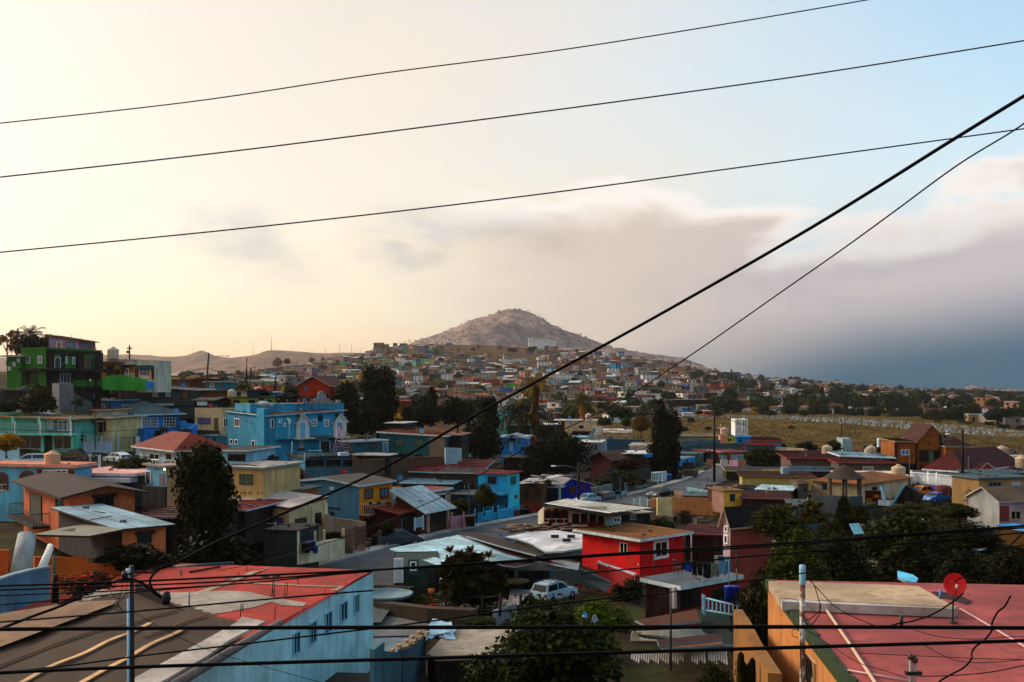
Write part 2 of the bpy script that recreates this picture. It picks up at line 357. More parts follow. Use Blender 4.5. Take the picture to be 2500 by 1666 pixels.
def haze():
 b=MB(); b.box(-3600,3600,-120,4300,-64,330)
 o=b.build('haze',[]); m=bpy.data.materials.new('haze_air'); m.use_nodes=True; nt=m.node_tree
 for n in list(nt.nodes):
  if n.type!='OUTPUT_MATERIAL': nt.nodes.remove(n)
 pv=nt.nodes.new('ShaderNodeVolumePrincipled'); pv.inputs['Color'].default_value=(.96,.93,.95,1); pv.inputs['Density'].default_value=HAZE; pv.inputs['Anisotropy'].default_value=.82
 nt.links.new(pv.outputs[0],nt.nodes['Material Output'].inputs['Volume'] if 'Material Output' in nt.nodes else [n for n in nt.nodes if n.type=='OUTPUT_MATERIAL'][0].inputs['Volume'])
 o.data.materials.append(m); tag(o,'thin evening haze lying over the whole valley','haze',kind='stuff')
HAZE=.000065
haze()
def road(name,pts,width,mat=None,lift=.05,z=None):
 "pts: photo pixels lying on the ground; width metres"
 P3=[]
 for x,y in pts:
  if z is not None: P3.append(Pz(x,y,z))
  else: p,D=on(x,y); P3.append(p)
 C=[]
 for i in range(len(P3)-1):
  n=max(2,int((P3[i+1]-P3[i]).length/4))
  for k in range(n): C.append(P3[i].lerp(P3[i+1],k/n))
 C.append(P3[-1])
 for _ in range(6): C=[C[0]]+[(C[i-1]+C[i]*2+C[i+1])/4 for i in range(1,len(C)-1)]+[C[-1]]
 b=MB(); vs=[];fs=[]
 for i,c in enumerate(C):
  t=(C[min(i+1,len(C)-1)]-C[max(i-1,0)]); t.z=0; t.normalize(); s=Vector((t.y,-t.x,0))
  for k in (-1,-.33,.33,1):
   q=c+s*k*width/2; zz=gz(q.x,q.y) if z is None else z
   vs.append((q.x,q.y,zz+lift+(1.7 if (z is None and q.y>400) else 0)))
 for i in range(len(C)-1):
  for k in range(3): fs.append((i*4+k,i*4+k+1,(i+1)*4+k+1,(i+1)*4+k))
 b.add(vs,fs); return tag(b.build(name,mat or M((.085,.085,.085),'road')),kind='structure')
asph=M((.075,.08,.085),'road'); conc=M((.28,.27,.25),'road')
def flatpoly(name,pts,z,mat,th=None,kind='structure'):
 P3=[Pz(x,y,z) for x,y in pts]; b=MB()
 a=sum((P3[i].x*P3[(i+1)%len(P3)].y-P3[(i+1)%len(P3)].x*P3[i].y) for i in range(len(P3)))
 if a<0: P3=P3[::-1]
 if th: b.slab([P3],th,0,0)
 else: b.add(P3,[tuple(range(len(P3)))])
 return tag(b.build(name,mat),kind=kind)
ZS=-16.6
STREET=[(560,1480),(700,1400),(905,1345),(1035,1310),(1110,1292),(1210,1275),(1340,1252),(1440,1232),(1500,1213),(1600,1190),(1660,1176),(1700,1158),(1735,1132),(1745,1124),(1850,1128),(1850,1150),(1800,1165),(1700,1200),(1560,1240),(1500,1262),(1380,1290),(1290,1300),(1100,1340),(1000,1385),(1000,1420),(930,1520),(700,1520)]
flatpoly('street',STREET,-16.5,asph)
flatpoly('cross_street',[(1745,1118),(1680,1100),(1720,1096),(1900,1112),(1900,1135),(1850,1150)],-16.49,asph)
flatpoly('pavement',[(755,1372),(830,1352),(905,1335),(1035,1303),(1110,1287),(1210,1270),(1340,1247),(1350,1251),(1210,1275.5),(1110,1293),(1035,1311),(905,1346),(830,1366),(760,1388)],-16.31,conc,.25)
flatpoly('pavement',[(1528,1204),(1600,1185),(1668,1166),(1712,1147),(1722,1150),(1676,1171),(1604,1191),(1532,1210)],-16.31,conc,.25)
flatpoly('pavement',[(1680,1128),(1700,1130),(1830,1146),(1830,1141),(1690,1124)],-16.31,conc,.25)
flatpoly('yard',[(1030,1455),(1110,1440),(1300,1440),(1265,1478),(1165,1492),(1050,1474)],-16.7,conc)
flatpoly('lane',[(890,1492),(1000,1500),(1130,1515),(1300,1530),(1440,1540),(1440,1570),(1200,1560),(1060,1550),(890,1555)],-16.9,M((.16,.15,.14),'road'))
flatpoly('grass_verge',[(1660,1166),(1735,1140),(1732,1132),(1655,1161)],-16.3,M((.05,.06,.015),'ground'))
hm=M((.30,.25,.22),'road')
road('hill_road',[(1150,881),(1190,886),(1230,897),(1262,909),(1300,920),(1340,934)],9,hm)
road('hill_road',[(1410,918),(1435,907),(1470,902)],8,hm)
road('hill_road',[(1356,955),(1395,945),(1430,937),(1470,928)],8,hm)
road('hill_road',[(1590,938),(1620,930),(1650,934),(1655,944)],8,hm)
# --- houses built from measured corners
FR=dict(white='#d8d8d4',dark='#241a16',blue='#2f6f9a',brown='#4a1f10',grey='#77797a',cream='#cbb58c',green='#2f5a30')
GL=dict(dark='#14100e',blue='#3f7f9c',grey='#2c3134',curtain='#6a7468',teal='#1d4a50',warm='#5a2d18',red='#5a100c',white='#9fb4bd',violet='#6b6f9c')
HS=[]
class House:
 """Box house from its near corner (pixel of the eave, pixel row of the foot), yaw, and where its walls end."""
 def __init__(s,name,label,cat,bx,yt,yb,D=None,xl=None,wl=None,xr=None,wr=None,yaw=64,wall='#cccccc',hl=0,hr=0,hf=None,group=None,wall2=None,skirt=2.0,kind='paint',gain=1.25):
  x=sx(bx); yt=sy(yt); yb=sy(yb)
  if D is None: D=hit(x,yb) or 150
  s.D=D; s.zb=P(x,yb,D).z; s.zt=P(x,yt,D).z; s.B=P(x,yt,D); a=math.radians(yaw)
  s.u={'R':Vector((math.cos(a),math.sin(a),0)),'L':Vector((-math.sin(a),math.cos(a),0))}
  s.nrm={'R':-s.u['L'],'L':-s.u['R']}
  s.W={}
  for k,xx,w in (('L',xl,wl),('R',xr,wr)):
   if w is None:
    t=(sx(xx)-CX)/F; u=s.u[k]; den=u.x-t*u.y
    w=(t*s.B.y-s.B.x)/den if abs(den)>1e-4 else 8
    if w<=0 or w>80: print('WIDTH?',label,k,w); w=8
   s.W[k]=w
  s.h0=(0,hl,hr,(hl+hr) if hf is None else hf); s.ridge=None; s.rh=0
  s.o=thing(name,label,cat,(s.B.x,s.B.y,s.zb),0,group)
  s.org=Vector((s.B.x,s.B.y,s.zb)); HS.append(s); s.name=name; s.kind=kind
  s.wc=wall; s.wc2=wall2 or wall; s.gain=gain; s.skirt=skirt; s.H=s.zt-s.zb; s.walls_done=False; s.pending=True
 def mat(s,c,kind=None):
  if not isinstance(c,str): return c
  l=lin(c); return M(tuple(round(min(.82,v*s.gain),4) for v in l),kind or s.kind)
 def hgt(s,p,q):
  WL,WR=s.W['L'],s.W['R']; a=p/WR; b=q/WL
  B,Lh,Rh,Fh=s.h0; h=B*(1-a)*(1-b)+Rh*a*(1-b)+Lh*b*(1-a)+Fh*a*b
  if s.ridge=='R': h+=s.rh*(1-abs(q-s.rp*WL)/((s.rp if q<s.rp*WL else 1-s.rp)*WL))
  if s.ridge=='L': h+=s.rh*(1-abs(p-s.rp*WR)/((s.rp if p<s.rp*WR else 1-s.rp)*WR))
  return s.H+h
 def L3(s,p,q,z): return s.u['R']*p+s.u['L']*q+Vector((0,0,z))
 def walls(s):
  if s.walls_done: return s
  s.walls_done=True; WL,WR=s.W['L'],s.W['R']; b=MB(); z0=-s.skirt
  pts=[(0,0)]
  if s.ridge=='L': pts.append((WR*s.rp,0))
  pts.append((WR,0))
  if s.ridge=='R': pts.append((WR,WL*s.rp))
  pts.append((WR,WL))
  if s.ridge=='L': pts.append((WR*s.rp,WL))
  pts.append((0,WL))
  if s.ridge=='R': pts.append((0,WL*s.rp))
  n=len(pts)
  for i in range(n):
   a,c=pts[i],pts[(i+1)%n]; mi=0 if (a[0]==c[0]) else 1
   b.quad(s.L3(*a,z0),s.L3(*c,z0),s.L3(*c,s.hgt(*c)),s.L3(*a,s.hgt(*a)),mi)
  b.add([s.L3(*p,s.hgt(*p)-.05) for p in pts],[tuple(range(n))])
  b.build('wall',[s.mat(s.wc),s.mat(s.wc2)],s.o); return s
 def roof(s,kind='flat',col='#9a9a96',trim='#d0d0cc',ov=.4,th=.22,rh=1.2,rp=.5,rk='roof',ovb=None):
  WL,WR=s.W['L'],s.W['R']; s.rp=rp
  if kind in('gableR','gableL'): s.ridge=kind[-1]; s.rh=rh
  s.walls(); b=MB(); oa=ov; ob=ov if ovb is None else ovb; p0,p1,q0,q1=-oa,WR+ob,-oa,WL+ob; lift=th
  V=lambda p,q:s.L3(p,q,s.hgt(p,q)+lift)
  if kind in('flat','shed'): b.slab([[V(p0,q0),V(p1,q0),V(p1,q1),V(p0,q1)]],th)
  elif kind=='gableR':
   m=WL*rp; b.slab([[V(p0,q0),V(p1,q0),V(p1,m),V(p0,m)],[V(p0,m),V(p1,m),V(p1,q1),V(p0,q1)]],th)
  elif kind=='gableL':
   m=WR*rp; b.slab([[V(p0,q0),V(m,q0),V(m,q1),V(p0,q1)],[V(m,q0),V(p1,q0),V(p1,q1),V(m,q1)]],th)
  elif kind=='hip':
   h=s.H+lift; k=min(WL,WR)/2
   A=[s.L3(p0,q0,h),s.L3(p1,q0,h),s.L3(p1,q1,h),s.L3(p0,q1,h)]
   if WR>WL: r1=s.L3(k,WL/2,h+rh); r2=s.L3(WR-k,WL/2,h+rh); ps=[[A[0],A[1],r2,r1],[A[1],A[2],r2],[A[2],A[3],r1,r2],[A[3],A[0],r1]]
   else: r1=s.L3(WR/2,k,h+rh); r2=s.L3(WR/2,WL-k+.01,h+rh); ps=[[A[0],A[1],r1],[A[1],A[2],r2,r1],[A[2],A[3],r2],[A[3],A[0],r1,r2]]
   b.slab(ps,th)
  elif kind=='para':
   h=s.H; t=.18; rr=.5
   b.add([s.L3(0,0,h-.02),s.L3(WR,0,h-.02),s.L3(WR,WL,h-.02),s.L3(0,WL,h-.02)],[(0,1,2,3)])
   for (x0,x1,y0,y1) in ((-.01,WR+.01,-.01,t),(-.01,WR+.01,WL-t,WL+.01),(-.01,t,t,WL-t),(WR-t,WR+.01,t,WL-t)):
    b.hexa([s.L3(x0,y0,h-.04),s.L3(x1,y0,h-.04),s.L3(x1,y1,h-.04),s.L3(x0,y1,h-.04),s.L3(x0,y0,h+rh),s.L3(x1,y0,h+rh),s.L3(x1,y1,h+rh),s.L3(x0,y1,h+rh)],1)
  r=b.build('roof',[M(tuple(round(min(.8,v*1.0),4) for v in lin(col)),rk),s.mat(trim,'paint')],s.o)
  if kind in('flat','shed'):
   q=MB()
   if s.D>40 and (kind=='shed' or WL*WR>120):
    k=int((WR+2*oa)/1.1)
    for i in range(1,k):
     p=p0+(p1-p0)*i/k; a_,e_=V(p,q0),V(p,q1); q.hexa([a_+Vector(v) for v in ((-.03,0,-.02),(.03,0,-.02))]+[e_+Vector(v) for v in ((.03,0,-.02),(-.03,0,-.02))]+[a_+Vector(v) for v in ((-.03,0,.05),(.03,0,.05))]+[e_+Vector(v) for v in ((.03,0,.05),(-.03,0,.05))])
    o_=q.build('roof_seam',M(tuple(min(.7,v*.8) for v in lin(col)),rk),s.o); o_['kind']='stuff'
   q=MB(); rr_=random.Random(int(WL*97+WR*31));
   for i in range(2+int(WL*WR/18)):
    c_=V(rr_.uniform(.3,WR-.3),rr_.uniform(.3,WL-.3)); t_=rr_.random(); a_=rr_.uniform(0,3)
    if t_<.3: q.tube([c_-Vector((0,0,.05)),c_+Vector((0,0,rr_.uniform(.25,.7)))],.045,6,0)
    elif t_<.7: d_=Vector((math.cos(a_),math.sin(a_),0))*rr_.uniform(.3,1.1); q.tube([c_-d_+Vector((0,0,.06)),c_+d_+Vector((0,0,.08))],rr_.uniform(.03,.07),4,1)
    else: q.box(c_.x-.2,c_.x+.2,c_.y-.12,c_.y+.12,c_.z-.04,c_.z+.17,2)
   o_=q.build('roof_clutter',[M('#8a8a88','plain'),M('#4a3020','wood'),M('#6f6a64','paint')],s.o); o_['kind']='stuff'
  return s
 # ---- features measured on a wall
 def wuz(s,side,x,y):
  "pixel -> (distance along wall, height above foot)"
  r=ray(sx(x),sy(y)); u=s.u[side]; den=u.x-r.x*u.y
  t=(r.x*s.B.y-s.B.x)/den; k=s.B.y+t*u.y; return t,r.z*k-s.zb
 def rect(s,side,x0,y0,x1,y1):
  ym=(y0+y1)/2; u0,_=s.wuz(side,x0,ym); u1,_=s.wuz(side,x1,ym); xm=(x0+x1)/2
  _,z1=s.wuz(side,xm,y0); _,z0=s.wuz(side,xm,y1)
  return min(u0,u1),max(u0,u1),z0,z1
 def wb(s,b,side,u0,u1,z0,z1,n0,n1,mi=0):
  u=s.u[side]; n=s.nrm[side]; f=lambda a,d,z:u*a+n*d+Vector((0,0,z))
  b.hexa([f(u0,n0,z0),f(u1,n0,z0),f(u1,n1,z0),f(u0,n1,z0),f(u0,n0,z1),f(u1,n0,z1),f(u1,n1,z1),f(u0,n1,z1)],mi)
 def box(s,name,side,x0,y0,x1,y1,proj=.5,col='#cccccc',back=0,kind=None,mat=None,parent=None):
  r=s.rect(side,x0,y0,x1,y1); b=MB(); s.wb(b,side,*r,-back,proj); return b.build(name,mat or s.mat(col,kind),parent or s.o)
 def panel(s,side,x0,y0,x1,y1,col,name='wall_panel',t=.03,kind=None): return s.box(name,side,x0,y0,x1,y1,t,col,0,kind)
 def win(s,side,x0,y0,x1,y1,fr='white',gl='dark',mv=1,mh=0,bars=0,n0=0,fw=.09,name='window',sill=False):
  u0,u1,z0,z1=s.rect(side,x0,y0,x1,y1); b=MB(); n0+=.0
  A=[(u0,u1,z0,z0+fw),(u0,u1,z1-fw,z1),(u0,u0+fw,z0+fw,z1-fw),(u1-fw,u1,z0+fw,z1-fw)]
  for r in A: s.wb(b,side,*r,n0-.02,n0+.09)
  for i in range(mv):
   c=u0+(u1-u0)*(i+1)/(mv+1); s.wb(b,side,c-.035,c+.035,z0+fw,z1-fw,n0,n0+.07)
  for i in range(mh):
   c=z0+(z1-z0)*(i+1)/(mh+1); s.wb(b,side,u0+fw,u1-fw,c-.03,c+.03,n0,n0+.065)
  f=b.build(name,M(FR.get(fr,fr),'plain'),s.o)
  g=MB(); s.wb(g,side,u0+fw*.6,u1-fw*.6,z0+fw*.6,z1-fw*.6,n0,n0+.035); g.build('pane',M(GL.get(gl,gl),'glass'),f)
  if bars:
   g=MB()
   for i in range(bars):
    c=u0+(u1-u0)*(i+.5)/bars; s.wb(g,side,c-.018,c+.018,z0-.05,z1+.05,n0+.13,n0+.165)
   for c in (z0,(z0+z1)/2,z1): s.wb(g,side,u0,u1,c-.02,c+.02,n0+.125,n0+.135)
   g.build('window_bars',M('#1c1512','plain'),f)
  if sill:
   g=MB(); s.wb(g,side,u0-.1,u1+.1,z0-.12,z0-.01,n0-.01,n0+.16); g.build('sill',s.mat('#c8c4ba'),f)
  return f
 def door(s,side,x0,y0,x1,y1,col='#3a2418',fr='white',n0=0,arch=False,bars=0):
  u0,u1,z0,z1=s.rect(side,x0,y0,x1,y1); b=MB(); s.wb(b,side,u0,u1,z0,z1,n0-.01,n0+.06); o=b.build('door',M(col,'plain'),s.o)
  g=MB()
  for r in ((u0-.08,u0,z0,z1+.08),(u1,u1+.08,z0,z1+.08),(u0,u1,z1,z1+.08)): s.wb(g,side,*r,n0-.01,n0+.1)
  g.build('door_frame',M(FR.get(fr,fr),'plain'),o)
  if bars:
   g=MB()
   for i in range(bars): c=u0+(u1-u0)*(i+.5)/bars; s.wb(g,side,c-.02,c+.02,z0,z1,n0+.1,n0+.13)
   g.build('door_bars',M(FR.get(fr,fr),'plain'),o)
  return o
 def rail(s,side,x0,y0,x1,y1,proj=1.2,col='#c8ccd0',n=20,slab='#b9b5ac',ends=True,floor=True,t=.03):
  "balcony: railing with balusters standing out from the wall, floor slab beneath"
  u0,u1,z0,z1=s.rect(side,x0,y0,x1,y1); b=MB()
  for z in (z0+.08,z1-.03): s.wb(b,side,u0,u1,z-.03,z+.03,proj-.05,proj)
  for i in range(n+1): c=u0+(u1-u0)*i/n; s.wb(b,side,c-t/2,c+t/2,z0,z1,proj-.04,proj-.01)
  if ends:
   for c in (u0,u1):
    for z in (z0+.08,z1-.03): s.wb(b,side,c-.03,c+.03,z-.03,z+.03,0,proj)
    for i in range(5): s.wb(b,side,c-t/2,c+t/2,z0,z1,proj*i/5,proj*i/5+t)
  o=b.build('balcony_railing',M(col,'plain'),s.o)
  if floor: g=MB(); s.wb(g,side,u0-.05,u1+.05,z0-.2,z0,0,proj+.06); g.build('balcony_floor',s.mat(slab),s.o)
  return o
 def gabled(s,name,side,x0,y0,x1,y1,proj,col,roofc='#33302e',rh=.7,trim='#d6d6d2',ov=.25):
  "small gabled bay or porch head; y0 is its eave"
  u0,u1,z0,z1=s.rect(side,x0,y0,x1,y1); u=s.u[side]; n=s.nrm[side]; f=lambda a,d,z:u*a+n*d+Vector((0,0,z)); m=(u0+u1)/2
  b=MB(); s.wb(b,side,u0,u1,z0,z1,-.01,proj); b.add([f(u0,proj,z1),f(u1,proj,z1),f(m,proj,z1+rh)],[(0,1,2)]); o=b.build(name,s.mat(col),s.o)
  g=MB(); e=rh/(m-u0)*ov
  P1=[f(u0-ov,-.01,z1-e+.12),f(u0-ov,proj+.2,z1-e+.12),f(m,proj+.2,z1+rh+.12),f(m,-.01,z1+rh+.12)]
  P2=[f(m,-.01,z1+rh+.12),f(m,proj+.2,z1+rh+.12),f(u1+ov,proj+.2,z1-e+.12),f(u1+ov,-.01,z1-e+.12)]
  if (P1[1]-P1[0]).cross(P1[2]-P1[1]).z<0: P1=P1[::-1]; P2=P2[::-1]
  g.slab([P1,P2],.12); g.build(name+'_roof',[M(roofc,'roof'),s.mat(trim)],o); return o
 def roofpt(s,x,y):
  "pixel -> place on the (flat) roof plane"
  z=s.zt+.25; r=ray(sx(x),sy(y)); return r*(z/r.z)
def fwall(name,label,pts,cols,th=.2,cat='wall',cap=None,D=None,kind='paint',gain=1.25,group=None,skirt=1.0):
 "free wall; pts: (x, y top, y foot[, D])"
 b=MB(); c=[]
 for t in pts:
  x,yt,yb=sx(t[0]),sy(t[1]),sy(t[2]); d=t[3] if len(t)>3 else (D or hit(x,yb) or 100)
  c.append((P(x,yt,d),P(x,yb,d)))
 o0=c[0][1].copy()
 for (a,a0),(e,e0) in zip(c,c[1:]):
  dd=(e-a); dd.z=0; n=Vector((-dd.y,dd.x,0)).normalized()*th
  dn=Vector((0,0,-skirt))
  b.hexa([a0-o0+dn,e0-o0+dn,e0-o0+n+dn,a0-o0+n+dn,a-o0,e-o0,e-o0+n,a-o0+n])
  if cap: b.hexa([q-o0 for q in (a-n*.2,e-n*.2,e+n*1.2,a+n*1.2)]+[q-o0+Vector((0,0,.1)) for q in (a-n*.2,e-n*.2,e+n*1.2,a+n*1.2)],1)
 l=lin(cols); m=[M(tuple(round(min(.82,v*gain),4) for v in l),kind)]
 if cap: m.append(M(cap,'paint'))
 o=b.build(name,m); o.location=o0; return tag(o,label,cat,group)
def fence(name,label,pts,col='#c8ccd0',step=.14,cat='fence',D=None,group=None,t=.03,posts=True,mid=False):
 "railing fence of many thin bars; pts: (x, y top, y foot[, D])"
 c=[]
 for p in pts:
  x,yt,yb=sx(p[0]),sy(p[1]),sy(p[2]); d=p[3] if len(p)>3 else (D or hit(x,yb) or 100); c.append((P(x,yt,d),P(x,yb,d)))
 root=thing(name,label,cat,c[0][1],0,group); o0=c[0][1]; m=M(col,'plain'); b=MB(); k=0
 for (a,a0),(e,e0) in zip(c,c[1:]):
  L=(e-a).length; n=max(2,int(L/step)); dd=(e-a).normalized(); sd=Vector((-dd.y,dd.x,0)).normalized()
  def bar(p,q,w,bb):
   bb.hexa([v-o0 for v in (p-dd*w-sd*w,p+dd*w-sd*w,p+dd*w+sd*w,p-dd*w+sd*w,q-dd*w-sd*w,q+dd*w-sd*w,q+dd*w+sd*w,q-dd*w+sd*w)])
  for i in range(n+1): f=i/n; bar(a0.lerp(e0,f),a.lerp(e,f),t/2,b)
  for f in ((.06,.94,.5) if mid else (.06,.94)): b.tube([a0.lerp(a,f)-o0,e0.lerp(e,f)-o0],t*.8,4)
  if posts:
   for (p,q) in ((a0,a),(e0,e)):
    pb=MB(); bar(p-Vector((0,0,.3)),q+Vector((0,0,.08)),.07,pb); pb.build('post',m,root)
 bo=b.build('railing_bar',m,root); bo['kind']='stuff'; return root
# --- small things
def tank(label,x,yb,D,h=1.3,r=.55,col='#c9ab8e',group='roof water tanks'):
 p=pc(x,yb,D); t=thing('water_tank',label,'water tank',p,R.random()*3,group); b=MB()
 pr=[(0,0),(r*.96,0),(r,.05)]
 for i in range(5): z=.1+i*h*.16; pr+=[(r,z),(r*.96,z+.03),(r,z+.06)]
 pr+=[(r*1.02,h*.86),(r*.9,h*.95),(r*.45,h*1.08),(r*.3,h*1.1)]
 b.lathe(pr,n=18); b.build('tank_body',M(col,'paint'),t)
 g=MB(); g.lathe([(r*.3,h*1.09),(r*.32,h*1.14),(r*.26,h*1.19),(0,h*1.2)],n=12); g.build('lid',M(col,'plain'),t)
 g=MB(); g.tube([(r*.9,0,.25),(r*1.15,0,.25),(r*1.15,0,-.2)],.03); g.build('pipe',M('#8a8a86','plain'),t); return t
def dish(label,x,y,D,w,col='#3f86b0',az=20,tilt=20,mast=.7,group=None,back=True):
 "satellite dish: w its width in pixels, (x,y) pixel of its centre; az turns it (0 faces the camera)"
 w=w*K[2]*D/F; p=pc(x,y,D); t=thing('satellite_dish',label,'satellite dish',p+Vector((0,0,-mast)),math.radians(az),group)
 b=MB(); n=22; pr=[(w/2*k/5,.16*w*(k/5)**2) for k in range(6)]
 m=MB(); m.lathe(pr+[(w/2*1.02,.16*w-.0),(w/2*1.0,.16*w-.03)],n=n)
 ta=math.radians(90-tilt); ca,sa=math.cos(ta),math.sin(ta)
 def tr(v): x_,y_,z_=v; y2=y_*ca-z_*sa; z2=y_*sa+z_*ca; return (x_,y2,z2+mast)
 m.v=[tr((v[0],v[1],v[2])) for v in m.v]; m.build('reflector',M(col,'plain'),t)
 g=MB(); foc=tr((0,0,.45*w)); lo=tr((0,-w*.48,.14*w)); g.tube([lo,foc],.018*max(1,w),5); g.tube([tr((-w*.35,w*.2,.1*w)),foc],.008,4); g.build('feed_arm',M('#55504a','plain'),t)
 g=MB(); g.tube([foc,(foc[0],foc[1]+.03,foc[2]-.12)],.045*max(1,w),8); g.build('receiver',M('#b8b4ac','plain'),t)
 g=MB(); g.tube([(0,.12,0),(0,.12,mast*.8),(0,.03,mast)],.03,6); g.box(-.12,.12,0,.24,-.03,.02); g.build('mast',M('#56504a','plain'),t); return t
def pole(label,x,yt,yb,D,r=.13,col='#2c170c',arm=None,lamp=None,lean=0,name='utility_pole',cat='utility pole',group=None,insul=False,r2=None):
 a=pc(x,yb,D); h=pc(x,yt,D).z-a.z; t=thing(name,label,cat,a,0,group); b=MB(); b.tube([(0,0,-1.5),(lean*.5,0,h*.5),(lean,0,h)],[r,r*.9,r2 or r*.7],8); b.build('pole_shaft',M(col,'wood' if r>.06 else 'plain'),t)
 if arm:
  g=MB(); g.box(lean-arm,lean+arm,-.06,.06,h-.75,h-.6); ao=g.build('crossarm',M(col,'wood'),t)
  for k in (-.9,-.4,.4,.9):
   q=MB(); q.lathe([(.05,0),(.07,.05),(.05,.12),(.07,.16),(0,.22)],(lean+arm*k,0,h-.6),8); q.build('insulator',M('#b9c4c4','plain'),ao)
 if lamp:
  g=MB(); d=lamp; g.tube([(lean*.85,0,h*.86),(lean+d*.6,0,h*.93),(lean+d,0,h*.92)],.04,6); la=g.build('lamp_arm',M('#777777','plain'),t)
  q=MB(); q.lathe([(0,-.12),(.16,-.08),(.22,0),(.12,.1),(0,.12)],(lean+d*1.1,0,h*.92),10); q.v=[(lean+d*1.1+(v[0]-lean-d*1.1)*1.9,v[1],v[2]) for v in q.v]; q.build('lamp_head',M('#c9ccca','plain'),la)
 return t
def cable(label,pts,Ds,r=.012,name='overhead_cable',cat='cable',group='overhead cables',col='#0c0302',sub=8):
 "pts in current crop pixels; Ds one distance or one per point"
 if not isinstance(Ds,(list,tuple)): Ds=[Ds]*len(pts)
 p3=[pc(x,y,d) for (x,y),d in zip(pts,Ds)]; q=[]
 n=len(p3)
 for i in range(n-1):
  p0=p3[max(i-1,0)];p1=p3[i];p2=p3[i+1];p4=p3[min(i+2,n-1)]
  for k in range(sub):
   t=k/sub; q.append(.5*((2*p1)+(p2-p0)*t+(2*p0-5*p1+4*p2-p4)*t*t+(3*p1-p0-3*p2+p4)*t**3))
 q.append(p3[-1]); o0=q[0].copy(); b=MB(); b.tube([v-o0 for v in q],r,6); o=b.build(name,M(col,'cable')); o.location=o0; return tag(o,label,cat,group)
